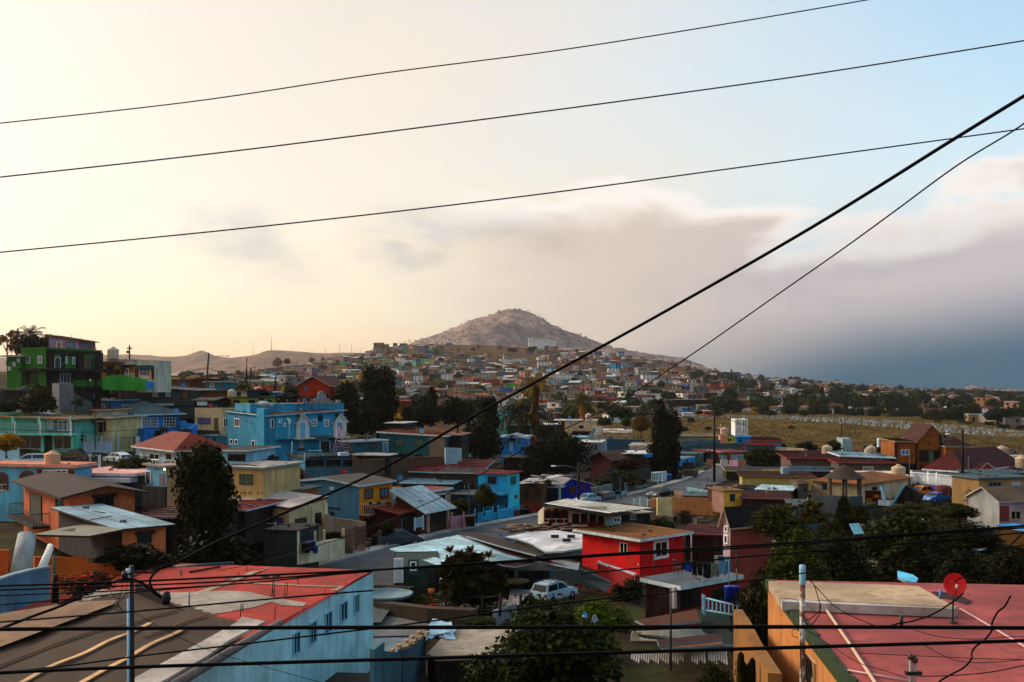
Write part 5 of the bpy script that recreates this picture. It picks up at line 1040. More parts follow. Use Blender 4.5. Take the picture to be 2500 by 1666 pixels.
def skinfig(name,label,x,yb,D,H,shirt,pants,pose='stand',rz=0,hair='#120b08',skin='#7a4a30',D2=None):
 V=[(0,0,.52),(0,0,.62),(0,-.01,.74),(0,-.01,.815),(0,-.005,.86),(0,-.015,.925),(.105,0,.79),(.135,.01,.64),(.125,-.05,.51),(.12,-.07,.45),(-.105,0,.79),(-.14,.02,.64),(-.13,-.02,.51),(-.125,-.03,.45),(.055,0,.49),(.06,-.03,.28),(.07,.03,.05),(.075,-.06,.02),(-.055,0,.49),(-.065,.03,.28),(-.06,.06,.05),(-.065,-.03,.02)]
 E=[(0,1),(1,2),(2,3),(3,4),(4,5),(2,6),(6,7),(7,8),(8,9),(2,10),(10,11),(11,12),(12,13),(0,14),(14,15),(15,16),(16,17),(0,18),(18,19),(19,20),(20,21)]
 Rr=[.075,.07,.085,.032,.035,.055,.035,.026,.018,.016,.035,.026,.018,.016,.05,.035,.022,.022,.05,.035,.022,.022]
 me=bpy.data.meshes.new('tmp'); me.from_pydata([(a*H,b*H,c*H) for a,b,c in V],E,[]); o=bpy.data.objects.new('tmp',me); COL.objects.link(o)
 md=o.modifiers.new('s','SKIN'); o.modifiers.new('u','SUBSURF').levels=1
 for i,sv in enumerate(me.skin_vertices[0].data): sv.radius=(Rr[i]*H,Rr[i]*H*(.75 if i in(1,2) else 1)); sv.use_root=(i==0)
 dg=bpy.context.evaluated_depsgraph_get(); m2=bpy.data.meshes.new_from_object(o.evaluated_get(dg)); bpy.data.objects.remove(o)
 for c in (shirt,pants,skin,hair): m2.materials.append(M(c,'plain'))
 for p in m2.polygons:
  z=p.center.z/H; x_=abs(p.center.x)/H; p.use_smooth=True
  p.material_index=3 if (z>.93 or (z>.885 and p.center.y>0)) else 2 if (z>.835 or (x_>.1 and z<.51 and z>.4)) else 0 if z>.5 else 1
 m2.name='person'; root=thing(name,label,'person',pc(x,yb,D),rz); obj('body',m2,root); return root
skinfig('person','person in dark red top and blue trousers walking on the pavement',2116,1408,112,1.72,'#3c0f10','#1d3448')
crop('M3')
h=House('house','pink flat-roofed room with a dark window above the pale tin roof','house',218,870,1000,D=120,xl=-60,xr=395,yaw=58,wall='#80a9ba',wall2='#a3826f'); h.roof('flat','#8a4a3a','#a9c6d2',ov=.25,th=.25); h.win('R',265,888,345,980,gl='dark',mv=0)
fwall('garden_wall','pink plastered garden wall beside the tree bush',[(400,1105,1215,112),(520,1098,1195,114),(620,1085,1165,116)],'#9c7a80'); fwall('wall_post','thin pink post at the left end of the pink garden wall',[(400,1065,1215,111.8),(412,1065,1215,111.8)],'#a5868a',cat='post'); fwall('wall_post','thin pink post in the middle of the pink garden wall',[(512,1060,1195,113.6),(524,1060,1195,113.6)],'#a5868a',cat='post')
b=MB(); b.lathe([(0,0),(.5,0),(.62,1.1),(.66,1.15),(.6,1.2),(0,1.25)],n=14); o=b.build('dustbin',M('#1c0c10','plain')); o.location=pc(580,1195,113); tag(o,'tall black-red bin against the pink garden wall','bin')
tree('rounded green tree behind the pink garden wall',375,915,620,1110,119,'broad','#2a2c0e',n=1.2); tree('light leafy tree growing at the corner of the blue two-storey house',620,775,820,1060,118,'broad','#34320f',seed=2)
h=House('house','sky blue two-storey house with a red tin roof on the street corner','house',925,700,1155,D=126,xl=655,xr=1052,yaw=62,wall='#2f93b8',wall2='#4fb4d4'); h.roof('shed','#7c160c','#a03a2c',ov=.35,th=.12)
h.win('L',750,720,832,792,fr='dark',gl='dark',mv=1); h.win('R',968,722,1012,794,fr='dark',gl='curtain',mv=1); h.win('R',1002,895,1028,928,fr='#8c7a58',gl='warm',mv=0); h.box('balcony_ledge','L',750,872,944,890,1.4,'#3a8098'); h.panel('L',800,890,944,990,'#246f88'); h.panel('L',915,985,936,1035,'#3c0d0b')
h.box('stain_band','R',940,1085,1050,1110,.04,'#3f8ba2')
fwall('garden_wall','weathered light blue wall in front of the two-storey corner house',[(622,1080,1172,118),(800,1045,1135,121),(805,1062,1132,121.2),(835,1060,1128,121.5),(840,1045,1128,121.7),(1055,1000,1105,127)],'#3a96b4',th=.25)
for k,(x,y0,y1,d) in enumerate([(626,1030,1172,117.8),(708,1020,1155,119.5),(796,1010,1140,120.9),(845,1005,1130,121.5)]): fwall('wall_post','light blue post %s of the weathered blue wall'%['at the left end','second from the left','left of the dark gate','right of the dark gate'][k],[(x-6,y0,y1,d-.1),(x+7,y0,y1,d-.1)],'#58a9c4',cat='post',th=.3)
fwall('garden_gate','narrow dark gate in the weathered blue wall',[(806,1000,1132,121.3),(836,998,1128,121.6)],'#161a30',cat='gate',th=.06)
h=House('house','unplastered brown block house with reddish windows and junk on the roof','house',1276,795,1080,D=134,xl=1058,wr=7,yaw=78,wall='#6a4e30'); h.roof('flat','#a8a49f','#7c6a58',ov=.2,th=.15); h.win('L',1100,852,1142,936,fr='brown',gl='warm',mv=1); h.win('L',1205,832,1258,916,fr='brown',gl='warm',mv=1)
h=House('house','dark blue gated room between brown and royal blue houses','house',1440,830,990,D=137,xl=1288,wr=6,yaw=74,wall='#12283a'); h.roof('flat','#8c8480','#9ca4ac',ov=.3,th=.12); h.box('white_post','L',1428,830,1448,960,.2,'#9ab4c4')
h=House('house','royal blue house with a low gable and dark round-edged window','house',1450,808,970,D=139,wl=7,xr=1730,yaw=30,wall='#12308c',wall2='#132f96'); h.roof('gableL','#8c8886','#9fa4b4',ov=.35,th=.12,rh=.9,rp=.3); h.win('R',1520,805,1585,888,fr='#0c1a4a',gl='dark'); h.win('R',1648,790,1680,850,fr='#0c1a4a',gl='warm')
rr=random.Random(12)
b=MB()
for i in range(26):
 x=rr.uniform(1075,1420); y=rr.uniform(705,790); p=pc(x,y,133+rr.random()*8); s_=rr.uniform(.3,1.4); a=rr.random()*3; dx=Vector((math.cos(a)*s_,math.sin(a)*s_,rr.uniform(-.15,.15))); dy=Vector((-math.sin(a)*s_*.5,math.cos(a)*s_*.5,rr.uniform(-.1,.1))); b.slab([[p-dx-dy,p+dx-dy,p+dx+dy,p-dx+dy]],.06,i%2,i%2)
tag(b.build('roof_junk',[M('#a9adb0','metal'),M('#3a2a22','metal')]),'heap of loose sheets and boards on the brown block house roof','junk',kind='stuff')
for k,(x,y,r_,hh,c) in enumerate([(1098,1115,.62,1.1,'#1d0e10'),(1182,1070,.4,.9,'#1a0d0c')]):
 b=MB(); b.lathe([(0,0),(r_*.9,0),(r_,hh),(r_*1.05,hh+.05),(0,hh+.1)],n=14); o=b.build('dustbin',M(c,'plain')); o.location=pc(x,y,128+k*5); tag(o,['wide black bin on the pavement before the brown block house','smaller dark bin by the door of the brown block house'][k],'bin')
car('grey off-road wagon parked nose-on beside the concrete wall','off-road car',1850,985,232,'#4c5356','jeep',D=143,L=4.3); car('light blue sedan parked behind the off-road wagon','car',2015,950,235,'#3c7c92','sedan',D=149,L=4.2); car('pale car hidden in front of the off-road wagon','car',1700,985,215,'#7ba3b4','sedan',D=133,L=3.6)
fwall('boundary_wall','pale concrete wall right of the royal blue house',[(1745,830,930,143),(1940,790,890,149)],'#6f7a78'); fwall('boundary_wall','long pale concrete wall sloping up the street to the fir tree',[(2055,785,885,153),(2310,745,835,166),(2316,750,835,166)],'#7c8480'); fwall('gate','tall dark metal gate between the two pale concrete walls',[(1940,705,905,149),(2055,715,885,153)],'#190b0a',cat='gate',th=.1)
pole('wooden street pole with a lamp on a left-hand arm before the blue house',1618,590,980,132,.19,lamp=-3.0); pole('thin grey post with a white ball before the concrete wall',2018,735,965,143,.06,'#1c1a1c',name='street_post',cat='post'); pole('slim grey pole right of the sky blue house',1432,680,790,150,.06,name='metal_pole',cat='pole'); pole('slim grey pole on the pink garden wall',568,760,1100,116,.07,'#4a5458',name='metal_pole',cat='pole'); pole('dark slim pole left of the blue two-storey house',640,740,1120,118,.09,'#120d0c')
h=House('house','long shed with blue-edged dark red tin roof above the street houses','house',650,700,830,D=134,xl=20,wr=10,yaw=80,wall='#4c4238',hl=.2,hf=1.2,hr=1.0); h.roof('shed','#6d100c','#8fb0bc',ov=.4,th=.15)
h=House('house','grey corrugated flat roof beside the dark red tin roof','house',655,695,800,D=130,xl=250,wr=6,yaw=78,wall='#3c3430'); h.roof('shed','#56585a','#a09a94',ov=.3,th=.12)
h=House('house','low blue-grey roofed shed with a light rim','shed',405,795,850,D=126,xl=-80,wr=6,yaw=80,wall='#10303c'); h.roof('shed','#6f8c9a','#9cb9c6',ov=.3,th=.12)
h=House('house','low dark-blue annex under rusty sheets right of the pink room','house',610,900,1090,D=123,xl=400,wr=5,yaw=76,wall='#1d4a60'); h.roof('flat','#5f6a70','#6a4a40',ov=.3,th=.12)
h=House('house','small bright blue cottage with white gable trim and a white door','house',1108,348,490,D=192,xl=866,wr=8,yaw=82,wall='#1a8cc6'); h.roof('gableL','#a7b4bc','#d0d4d4',ov=.4,th=.14,rh=.1)
h.win('L',895,370,936,432,fr='#4fb4dc',gl='curtain',mv=0); h.win('L',1028,362,1070,424,fr='#4fb4dc',gl='curtain',mv=0); h.door('L',962,380,982,480,col='#9cb4cc'); h.gabled('door_canopy','L',955,366,1005,372,.9,'#1a2430','#20242c',rh=.45,trim='#20242c')
def gtri(h,side,x0,x1,y,yp,col,proj=.02):
 u0,u1,z0,_=h.rect(side,x0,y-1,x1,y); m=(u0+u1)/2; _,zp=h.wuz(side,(x0+x1)/2,yp); u=h.u[side]; n=h.nrm[side]; f=lambda a,d,z:u*a+n*d+Vector((0,0,z)); b=MB(); b.hexa([f(u0,-6,z0),f(u1,-6,z0),f(u1,proj,z0),f(u0,proj,z0),f(m-.01,-6,zp),f(m+.01,-6,zp),f(m+.01,proj,zp),f(m-.01,proj,zp)]); b.build('gable',h.mat(col),h.o)
 P1=[f(u0-.4,-6,z0-.1),f(u0-.4,proj+.35,z0-.1),f(m,proj+.35,zp+.12),f(m,-6,zp+.12)]; P2=[f(m,-6,zp+.12),f(m,proj+.35,zp+.12),f(u1+.4,proj+.35,z0-.1),f(u1+.4,-6,z0-.1)]
 if (P1[1]-P1[0]).cross(P1[2]-P1[1]).z<0: P1=P1[::-1]; P2=P2[::-1]
 g=MB(); g.slab([P1,P2],.16,0,1); g.build('gable_roof',[h.mat('#8c979c','roof'),h.mat('#d0d4d4')],h.o)
gtri(h,'L',866,1108,348,318,'#1a8cc6')
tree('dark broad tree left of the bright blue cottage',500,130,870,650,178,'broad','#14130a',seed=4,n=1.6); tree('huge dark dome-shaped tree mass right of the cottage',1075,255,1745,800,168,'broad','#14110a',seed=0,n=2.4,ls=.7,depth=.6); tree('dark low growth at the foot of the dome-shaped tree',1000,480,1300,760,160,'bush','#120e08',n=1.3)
h=House('shed','old brown roofed shed with leaning post below the cottage','shed',1110,545,720,D=160,xl=900,wr=5,yaw=80,wall='#3a1a14'); h.roof('flat','#3c302a','#241c18',ov=.6,th=.14)
fwall('boundary_wall','white plastered wall beside the long teal house with an antenna bracket',[(345,445,620,141),(500,450,610,143)],'#9aa4a4',th=.3)
h=House('house','dark back part of the long teal house','house',495,325,470,D=148,xl=342,wr=6,yaw=82,wall='#1d0e0a'); h.roof('flat','#8a5534','#a9a49c',ov=.3,th=.15)
h=House('house','low brown roofed house with red gable end in the hollow','house',1925,560,640,D=172,xl=1730,xr=2130,yaw=50,wall='#5c150e',wall2='#4c1a14'); h.roof('gableR','#6a4a3c','#4a2c22',ov=.5,th=.14,rh=1.2)
tree('dark red-brown creeper bush on the low brown roofed house',1950,530,2210,650,168,'bush','#2a0e08')
fwall('boundary_wall','low grey wall at the overgrown lot',[(1880,640,720,170),(2310,640,700,172)],'#4f504c'); tree('overgrown weeds on the lot above the concrete wall',1760,650,2300,790,158,'bush','#23240c',n=1.8,ls=.7)
# === centre and right of the valley
crop('M4')
# --- red house
h=House('house','bright red flat-topped house with white trim, brown roof and white-framed window','house',635,1060,1400,D=93,xl=85,xr=1050,yaw=41,wall='#c4060a',wall2='#cc080c'); h.roof('shed','#86602f','#b9c4cc',ov=.7,th=.28)
h.win('L',450,1080,520,1180,fr='white',gl='dark',mv=1,fw=.05); h.win('R',764,1050,906,1232,fr='white',gl='dark',mv=1,fw=.26)
for x,y in ((620,1287),(960,1242),(948,1054)):
 b=MB(); b.lathe([(0,-.1),(.09,0),(0,.1)],n=8); o=b.build('wall_lamp',M('#c9c4bc','plain')); o.location=pc(x,y,92.6 if x<700 else 96); tag(o,'small round white lamp on the red wall %s'%{620:'left of the corner',960:'low on the right side',948:'high beside the big window'}[x],'lamp')
b=MB(); b.slab([[pc(228,1255,90),pc(590,1385,82),pc(600,1372,84),pc(245,1250,92)]],.18); b.hexa([pc(575,1440,82),pc(590,1440,82),pc(590,1440,82.2),pc(575,1440,82.2),pc(575,1380,82),pc(590,1380,82),pc(590,1380,82.2),pc(575,1380,82.2)]); tag(b.build('stair_wall',M('#b9bec2','paint')),'white-topped slanting stair wall at the foot of the red house','stair wall')
fwall('stair_wall','red sloping side wall of the stair under the white coping',[(232,1262,1470,90),(580,1395,1500,82)],'#8c0508',th=.5)
pole('white corner post under the eave of the red house',1128,1000,1260,99,.07,'#b9b3ae',name='porch_post',cat='post')
pole('television antenna mast in front of the red house',770,1180,1450,80,.05,'#140a0a',name='antenna_mast',cat='antenna')
b=MB(); b.tube([pc(752,1182,80),pc(810,1202,80)],.03,5); b.tube([pc(770,1178,80),pc(775,1230,80)],.03,5); tag(b.build('antenna',M('#9a9a98','plain')),'small white antenna bar on the mast before the red house','antenna')
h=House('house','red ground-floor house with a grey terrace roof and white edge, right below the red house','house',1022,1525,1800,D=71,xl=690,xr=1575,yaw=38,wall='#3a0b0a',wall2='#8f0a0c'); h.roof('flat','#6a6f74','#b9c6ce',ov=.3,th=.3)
h.panel('R',1020,1530,1210,1700,'#120607'); h.win('R',1320,1515,1440,1640,fr='#3c4a38',gl='dark',mv=3)
h.box('pillar','R',925,1500,950,1700,.4,'#a9a3a0')
fence('balcony_fence','pale blue slatted balcony railing of the red ground-floor house',[(1240,1585,1710,66),(1255,1600,1730,65),(1650,1700,1800,63)],'#7fa3b4',step=.3,t=.09)
crop('B4')
for k,(x,y) in enumerate([(1492,745),(1540,745)]):
 b=MB(); b.lathe([(0,0),(.3,0),(.33,.9),(.36,.95),(0,1.0)],n=14); o=b.build('water_barrel',M('#0d3f9a','plain')); o.location=pc(x,y+40,66.5); tag(o,['blue barrel beside the red wall, the left one','blue barrel beside the red wall, the right one'][k],'barrel')
crop('B4')
def cloth(l,x0,x1,y0,y1,D,col,cat='laundry',group='laundry on the lines'):
 a=pc(x0,y0,D); c=pc(x1,y0+4,D+.3); hh=(y1-y0)*K[2]*D/F; b=MB(); n=9; rr=random.Random(int(x0)); ph=rr.random()*6; rows=5
 vs=[]
 for j in range(rows):
  for i in range(n+1):
   p=a.lerp(c,i/n)-a; vs.append(p+Vector((0,.06*math.sin(i*1.3+ph+j*.4)*(j/rows+.2),-hh*j/(rows-1)*(1+.05*math.sin(i*.8+ph)))))
 m=n+1; b.add(vs,[(j*m+i,j*m+i+1,(j+1)*m+i+1,(j+1)*m+i) for j in range(rows-1) for i in range(n)],0,True)
 o=b.build('hanging_cloth',M(col,'paint')); o.location=a; tag(o,l,cat,group)
D=72.5
for q in ((1035,1070,415,490,'#1c2c44','dark navy cloth first on the terrace line'),(1070,1135,420,510,'#2358a4','bright blue shirt on the terrace line'),(1138,1182,425,545,'#190a14','black trousers left of the brown towel'),(1184,1236,425,545,'#3a1c10','dark brown towel on the terrace line'),(1240,1320,432,570,'#100b12','large black sheet in the middle of the terrace line'),(1316,1396,430,555,'#8c8c84','beige towel on the terrace line'),(1394,1470,405,535,'#7fa3bc','light blue towel on the terrace line'),(1445,1506,365,400,'#5fb0b4','pale turquoise cloth at the top right of the terrace line'),(1470,1506,400,520,'#3a8cae','narrow sky blue cloth rightmost on the terrace line'),(1380,1450,360,410,'#24506c','blue cloth lying over the line behind the light blue towel')): cloth(q[5],q[0],q[1],q[2],q[3],D,q[4])
cable('clothes line over the grey terrace roof',[(960,440),(1240,432),(1500,362)],D+.1,.015,name='clothes_line',cat='clothes line',group=None)
chair(1000,525,72,'dark chair with a blue back on the grey terrace roof',.5,'#1c3040')
pole('white line post at the right of the terrace laundry',1486,400,550,72.5,.05,'#9cb3b9',name='line_post',cat='post'); pole('thin rusty post at the right corner of the grey terrace roof',1562,480,575,74,.05,'#7a6a5c',name='line_post',cat='post')
b=MB(); b.tube([pc(1560,320,76),pc(1560,560,76)],.04,5); b.tube([pc(1512,320,76),pc(1605,332,76)],.03,5); tag(b.build('tv_antenna',M('#1c1210','plain')),'thin television antenna in front of the pink house','antenna')
# --- pink house with dark gabled roof
crop('M4')
h=House('house','dusty pink house with a dark brown gabled roof and white corner windows','house',1500,868,1400,D=86,xl=1432,xr=1900,yaw=28,wall='#a9989c',wall2='#9c5a50'); h.roof('gableR','#21120e','#b39c90',ov=.35,th=.14,rh=1.0,rp=.5)
h.win('L',1448,920,1480,978,fr='white',gl='dark',mv=0); h.win('L',1446,1005,1480,1090,fr='white',gl='dark',mv=0)
h=House('house','dark red low roof behind the red house','house',1430,1015,1130,D=101,xl=1075,wr=7,yaw=76,wall='#3c0c09'); h.roof('shed','#5c0e09','#7a2a1c',ov=.3,th=.14)
# --- long tan wall house
h=House('house','long tan plastered building with a small barred window and a yellow rooftop room','building',1440,700,960,D=126,xl=730,xr=1600,yaw=66,wall='#a37c56',wall2='#a37c56'); h.roof('flat','#8c7058','#a8835c',ov=.02,th=.12)
h.win('L',1036,775,1112,866,fr='#2a1a10',gl='grey',mv=3,bars=5); h.panel('L',1335,868,1430,950,'#6a5a44')
h.box('parapet','L',948,650,1280,745,-.1,'#9c7658',back=.5); h.box('rooftop_room','L',1282,568,1440,720,-.1,'#866a62',back=4)
h2=House('house','small yellow rooftop room with a tan slab roof on the long tan building','house',1440,588,730,D=123.5,wl=4,xr=1605,yaw=15,wall='#8a7068',wall2='#c2a44c',skirt=1); h2.roof('flat','#8c6c4c','#8f7450',ov=.25,th=.14); h2.win('R',1488,606,1552,690,fr='#b39c6a',gl='teal',mv=0)
fwall('garden_wall','pale yellow wall with a small arched niche on the tan building',[(806,650,740,121),(948,655,745,122)],'#c9b088',th=.25)
fwall('boundary_wall','white wall with a sloping top by the street bend',[(1086,548,620,134),(1280,580,640,132)],'#8fb0b4'); h=House('shed','low grey tin shed roof next to the sloping white wall','shed',1280,640,680,D=128,xl=1060,wr=5,yaw=78,wall='#3c3430'); h.roof('flat','#5a6a70','#6a5c52',ov=.3,th=.14)
fence('garden_gate','white curved bar gate on the tan wall beside the street',[(582,665,715,124),(640,650,715,124.5),(710,665,715,125)],'#9ab0b4',step=.25,cat='gate')
fwall('boundary_wall','brown-topped low wall of the tan building running left to the street',[(460,700,760,117),(730,740,800,118)],'#8f6a48')
tree('green climbing shrub on the tan wall',730,820,1000,990,112,'bush','#2c300e',n=1.3)
car('dark car behind the gate of the tan building','car',830,655,225,'#120c12','sedan',D=133,L=4.0)
# --- striped white roof shop with lettering
crop('M3')
SH=House('shop','white arcade front with dark openings and red base below the striped roof','shop',1282,1010,1260,D=101,wl=6,xr=1890,yaw=4,hl=-1.3,hf=-1.3,wall='#a8a294',wall2='#b3ada0',gain=1.2); SH.walls(); SH.panel('R',1280,1160,1890,1262,'#7c0a0c',t=.06)
for k in range(3): arch(SH,'R',1295+k*75,1045,1358+k*75,1165,'#7a2418')
for k in range(4): SH.panel('R',1555+k*82,1075,1622+k*82,1180,'#2a0c0a',t=.05)
SH.box('base_rail','R',1545,1178,1700,1196,.3,'#c3beb4')
SG=fwall('shop_sign','small red sign with two rows of pale letters on the arcade base',[(1278,1155,1200,100.6),(1395,1178,1222,100.7)],'#8c0a10',th=.05,cat='sign',skirt=0)
g=MB(); rr=random.Random(3)
for (xa,ya,xb,yb_) in ((1282,1162,1390,1184),(1282,1190,1390,1212)):
 for k in range(11):
  x=xa+(xb-xa)*(k+.2)/11; y=ya+(yb_-ya)*(k+.2)/11; q=pc(x,y,100.5)-SG.location; q2=pc(x+6,y+9,100.5)-SG.location; m_=rr.random()
  g.box(q.x,q.x+.06,q.y-.03,q.y,q2.z,q.z); g.box(q.x,q2.x,q.y-.03,q.y,q.z-.05,q.z)
  if m_<.6: g.box(q.x,q2.x,q.y-.03,q.y,q2.z,q2.z+.05)
  if m_>.3: g.box(q2.x-.05,q2.x,q.y-.03,q.y,q2.z,q.z)
g.tube([pc(x,y,100.45)-SG.location for x,y in ((1280,1157),(1393,1180),(1393,1206))],.03,4); g.build('sign_lettering',M('#d8a8a4','plain'),SG)
b=MB(); A0,A1,B0,B1=pc(1500,955,118),pc(2330,1045,112),pc(1280,1005,101),pc(1885,1100,97)
b.slab([[A0,B0,B1,A1]],.05,1,1)
for k in range(7):
 f0=(k+.04)/7; f1=(k+.78)/7; p,q,r_,s_=A0.lerp(B0,f0),A1.lerp(B1,f0),A1.lerp(B1,f1),A0.lerp(B0,f1); b.slab([[p+Vector((0,0,.28)),s_+Vector((0,0,.28)),r_+Vector((0,0,.28)),q+Vector((0,0,.28))]],.08)
tag(b.build('roof_sheet',[M('#c9c4bc','roof'),M('#241c18','roof')]),'white tin sheets laid in dark-jointed strips over the arcade building','roof sheets')
h=House('house','dark green latticed extension at the right of the arcade building','house',2015,1090,1230,D=104,wl=4,xr=2300,yaw=30,wall='#6c7c78',wall2='#16201c'); h.roof('flat','#a29a90','#8c847c',ov=.3,th=.12); h.win('R',2110,1095,2165,1135,fr='#8c9c98',gl='dark');
h=House('house','narrow white extension with a framed dark window beside the lattice','house',1885,1110,1240,D=101,wl=3,xr=2020,yaw=28,wall='#9cb0a8',wall2='#93a8a4'); h.roof('flat','#a29a90','#9c948c',ov=.1,th=.1); h.win('R',1950,1110,2018,1160,gl='dark')
crop('B3')
def sheet(label,pts,col,kind='roof',th=.12,name='roof_sheet',cat='roof sheet',trim='#8c9aa4'):
 ps=[pc(x,y,d) for x,y,d in pts]; o0=ps[0].copy(); ps=[p-o0 for p in ps]; n=sum((ps[i].cross(ps[(i+1)%len(ps)]) for i in range(len(ps))),Vector())
 if n.z<0: ps=ps[::-1]
 b=MB(); c=sum(ps,Vector())/len(ps); b.slab([[ps[i],ps[(i+1)%len(ps)],c] for i in range(len(ps))],th); o=b.build(name,[M(tuple(min(.8,v) for v in lin(col)),kind),M(trim,'paint')]); o.location=o0; return tag(o,label,cat)
def Dz(y,z): return z*F/-(sy(y)-HY)
def zsheet(label,pts,zs,col,kind='roof',th=.12,**k):
 "pts pixels; zs one height or one per point (metres below eye level, negative)"
 if not isinstance(zs,(list,tuple)): zs=[zs]*len(pts)
 return sheet(label,[(x,y,Dz(y,z)) for (x,y),z in zip(pts,zs)],col,kind,th,**k)
GB=House('house','dark green plastered house with a pale blue plank roof and white barred door','house',690,452,720,D=80,xl=240,wr=7,yaw=96,wall='#26403a',wall2='#182420'); GB.walls()
GB.door('L',250,390,322,616,col='#9ab9c4',fr='white',bars=8); GB.win('L',396,412,458,500,fr='white',gl='teal',mv=0); GB.panel('L',378,395,478,540,'#3c5c58',t=.02); GB.panel('L',590,500,690,700,'#101820',t=.04)
Q=[pc(200,288,90),pc(690,456,79.5),pc(1580,385,83),pc(860,160,101)]
rt=thing('plank_roof','pale blue plank roof of the dark green house','roof',Q[0]); b=[]
for k in range(18):
 f0=k/18+.001; f1=(k+1)/18-.0035; p=Q[0].lerp(Q[3],f0)-Q[0]; q=Q[1].lerp(Q[2],f0)-Q[0]; r_=Q[1].lerp(Q[2],f1)-Q[0]; s_=Q[0].lerp(Q[3],f1)-Q[0]
 dz=Vector((0,0,.015*((k*7)%3))); g=MB(); ps=[p+dz,q+dz,r_+dz,s_+dz]
 if (ps[1]-ps[0]).cross(ps[2]-ps[1]).z<0: ps=ps[::-1]
 g.slab([ps],.1); g.build('plank',[M((.42,.62,.68),'roof'),M('#9cb9c4','paint')],rt)
zsheet('rust-red slanting roof sheets between the pale blue roof and the white tarp',[(860,155),(1000,140),(1260,185),(1750,350),(2020,420),(2005,480),(1560,395),(1300,330)],[-13.2,-13,-12.9,-12.6,-12.4,-12.9,-13.4,-13.4],'#5a1f14')
zsheet('dark brown tar paper strip below the rust-red sheets',[(930,165),(1060,150),(1400,230),(1700,330),(1600,350),(1250,260)],[-12.9,-12.9,-12.6,-12.5,-12.6,-12.7],'#3c2a20')
zsheet('white tarpaulin roof held down with bricks next to the red house',[(1310,175),(1500,140),(1800,115),(2045,150),(2045,285),(1880,310),(1700,320),(1560,240),(1430,195)],[-12.2,-12.0,-11.9,-11.8,-11.7,-11.9,-12.2,-12.2,-12.2],'#b9b9bc',name='tarpaulin',cat='tarpaulin')
zsheet('crumpled light grey sheet hanging below the white tarpaulin',[(1690,325),(1880,318),(2040,290),(2040,340),(1900,365),(1740,350)],[-12.3,-12.2,-12.1,-12.5,-12.7,-12.6],'#7a8c98',name='tarpaulin',cat='tarpaulin')
for k,(x,y) in enumerate([(1783,186),(1895,222),(1938,186)]):
 b=MB(); b.box(-.3,.3,-.14,.14,0,.22); o=b.build('brick',M('#3c3430','paint')); o.name='loose_brick'; o.location=pc(x,y,Dz(y,-11.75)); tag(o,'loose brick weighting the white tarpaulin, %s'%['the left one','the lower middle one','the right one'][k],'brick')
zsheet('weathered wooden deck roof covered with broken timber behind the white tarpaulin',[(1320,85),(1420,60),(1880,85),(1830,125),(1540,132)],[-13.6,-13.6,-13.4,-13.2,-13.3],'#8c7a60')
rr=random.Random(5); b=MB()
for i in range(34):
 x=rr.uniform(1400,1850); y=rr.uniform(62,118); p=pc(x,y,Dz(y,-13.3)); a=rr.uniform(-.5,.5); d=Vector((math.cos(a),math.sin(a),rr.uniform(-.1,.15)))*rr.uniform(.5,1.8); b.tube([p-d,p+d],rr.uniform(.04,.1),4,i%2)
tag(b.build('timber_heap',[M('#2a1a12','wood'),M('#8c7a68','wood')]),'heap of broken dark timber on the deck roof','timber',kind='stuff')
zsheet('red-brown porch roof of the dark house next to the pale blue roof',[(1180,410),(1610,388),(1640,410),(1410,460),(1280,445)],[-14.0,-13.6,-13.6,-14.2,-14.2],'#4a150e'); zsheet('small gabled rust roof above the garden door',[(1630,400),(1990,415),(2005,470),(1790,495)],[-13.6,-13.2,-13.6,-14.2],'#5c2218')
h=House('house','dark rear house in the yard behind the loquat tree with blue door','house',1770,498,700,D=84,xl=720,wr=6,yaw=92,wall='#120f10',gain=1.0); h.walls(); h.panel('L',1590,570,1640,665,'#14306c',name='door'); h.panel('L',1728,500,1772,650,'#2f6a80',t=.05,name='door'); h.panel('L',1395,500,1430,610,'#5c7c88',t=.05); h.panel('L',1145,540,1225,620,'#1f4450',t=.05)
zsheet('navy blue tin lean-to roof under the red house',[(1780,495),(2005,465),(2320,600),(2280,690),(2100,640),(1790,560)],[-14.2,-13.4,-14.4,-15.2,-15.2,-15.0],'#0d1a30')
for q in ((1888,1920,542,612,'#b9a9b4','white shirt on the yard line'),(1922,1960,555,620,'#12243c','navy trousers on the yard line'),(1962,1998,570,650,'#1c3a54','blue jeans on the yard line'),(2000,2044,590,665,'#c31c2c','bright red shirt on the yard line'),(2075,2110,605,665,'#0d0c14','black shirt on the yard line'),(2180,2228,630,700,'#7a1020','dark red shirt right of the yard line'),(2236,2278,622,690,'#a9b3b9','white printed T-shirt at the right end of the yard line')): cloth(q[5],q[0],q[1],q[2],q[3],78,q[4])
cable('clothes line across the yard of the dark house',[(1880,540),(2000,588),(2110,605),(2290,622)],78.1,.015,name='clothes_line',cat='clothes line',group=None)
car('white suv with black roof rack parked in the yard','suv',1775,795,52,'#a9c3cf','suv',D=80,L=4.3,rack=True)
crop('B3')
for k,(x,y,h_,l) in enumerate([(850,825,1.0,'empty metal chair frame beside the trunk in the yard, left'),(980,830,1.0,'dark garden chair frame beside the trunk in the yard, right')]): chair(x,y,77.5-k,l,2.5+k*.6,'#1a1210')
b=MB(); b.lathe([(0,0),(.22,0),(.22,1.0),(.2,1.25),(.1,1.4),(0,1.42)],n=12); b.lathe([(.225,.25),(.225,.5)],n=12,mi=1); b.lathe([(.226,1.0),(.205,1.22)],n=12,mi=2); o=b.build('gas_cylinder',[M('#9ab0b9','plain'),M('#2a5a78','plain'),M('#b35a1c','plain')]); o.location=pc(704,725,78.5); tag(o,'tall white gas cylinder with orange neck by the green house','gas cylinder')
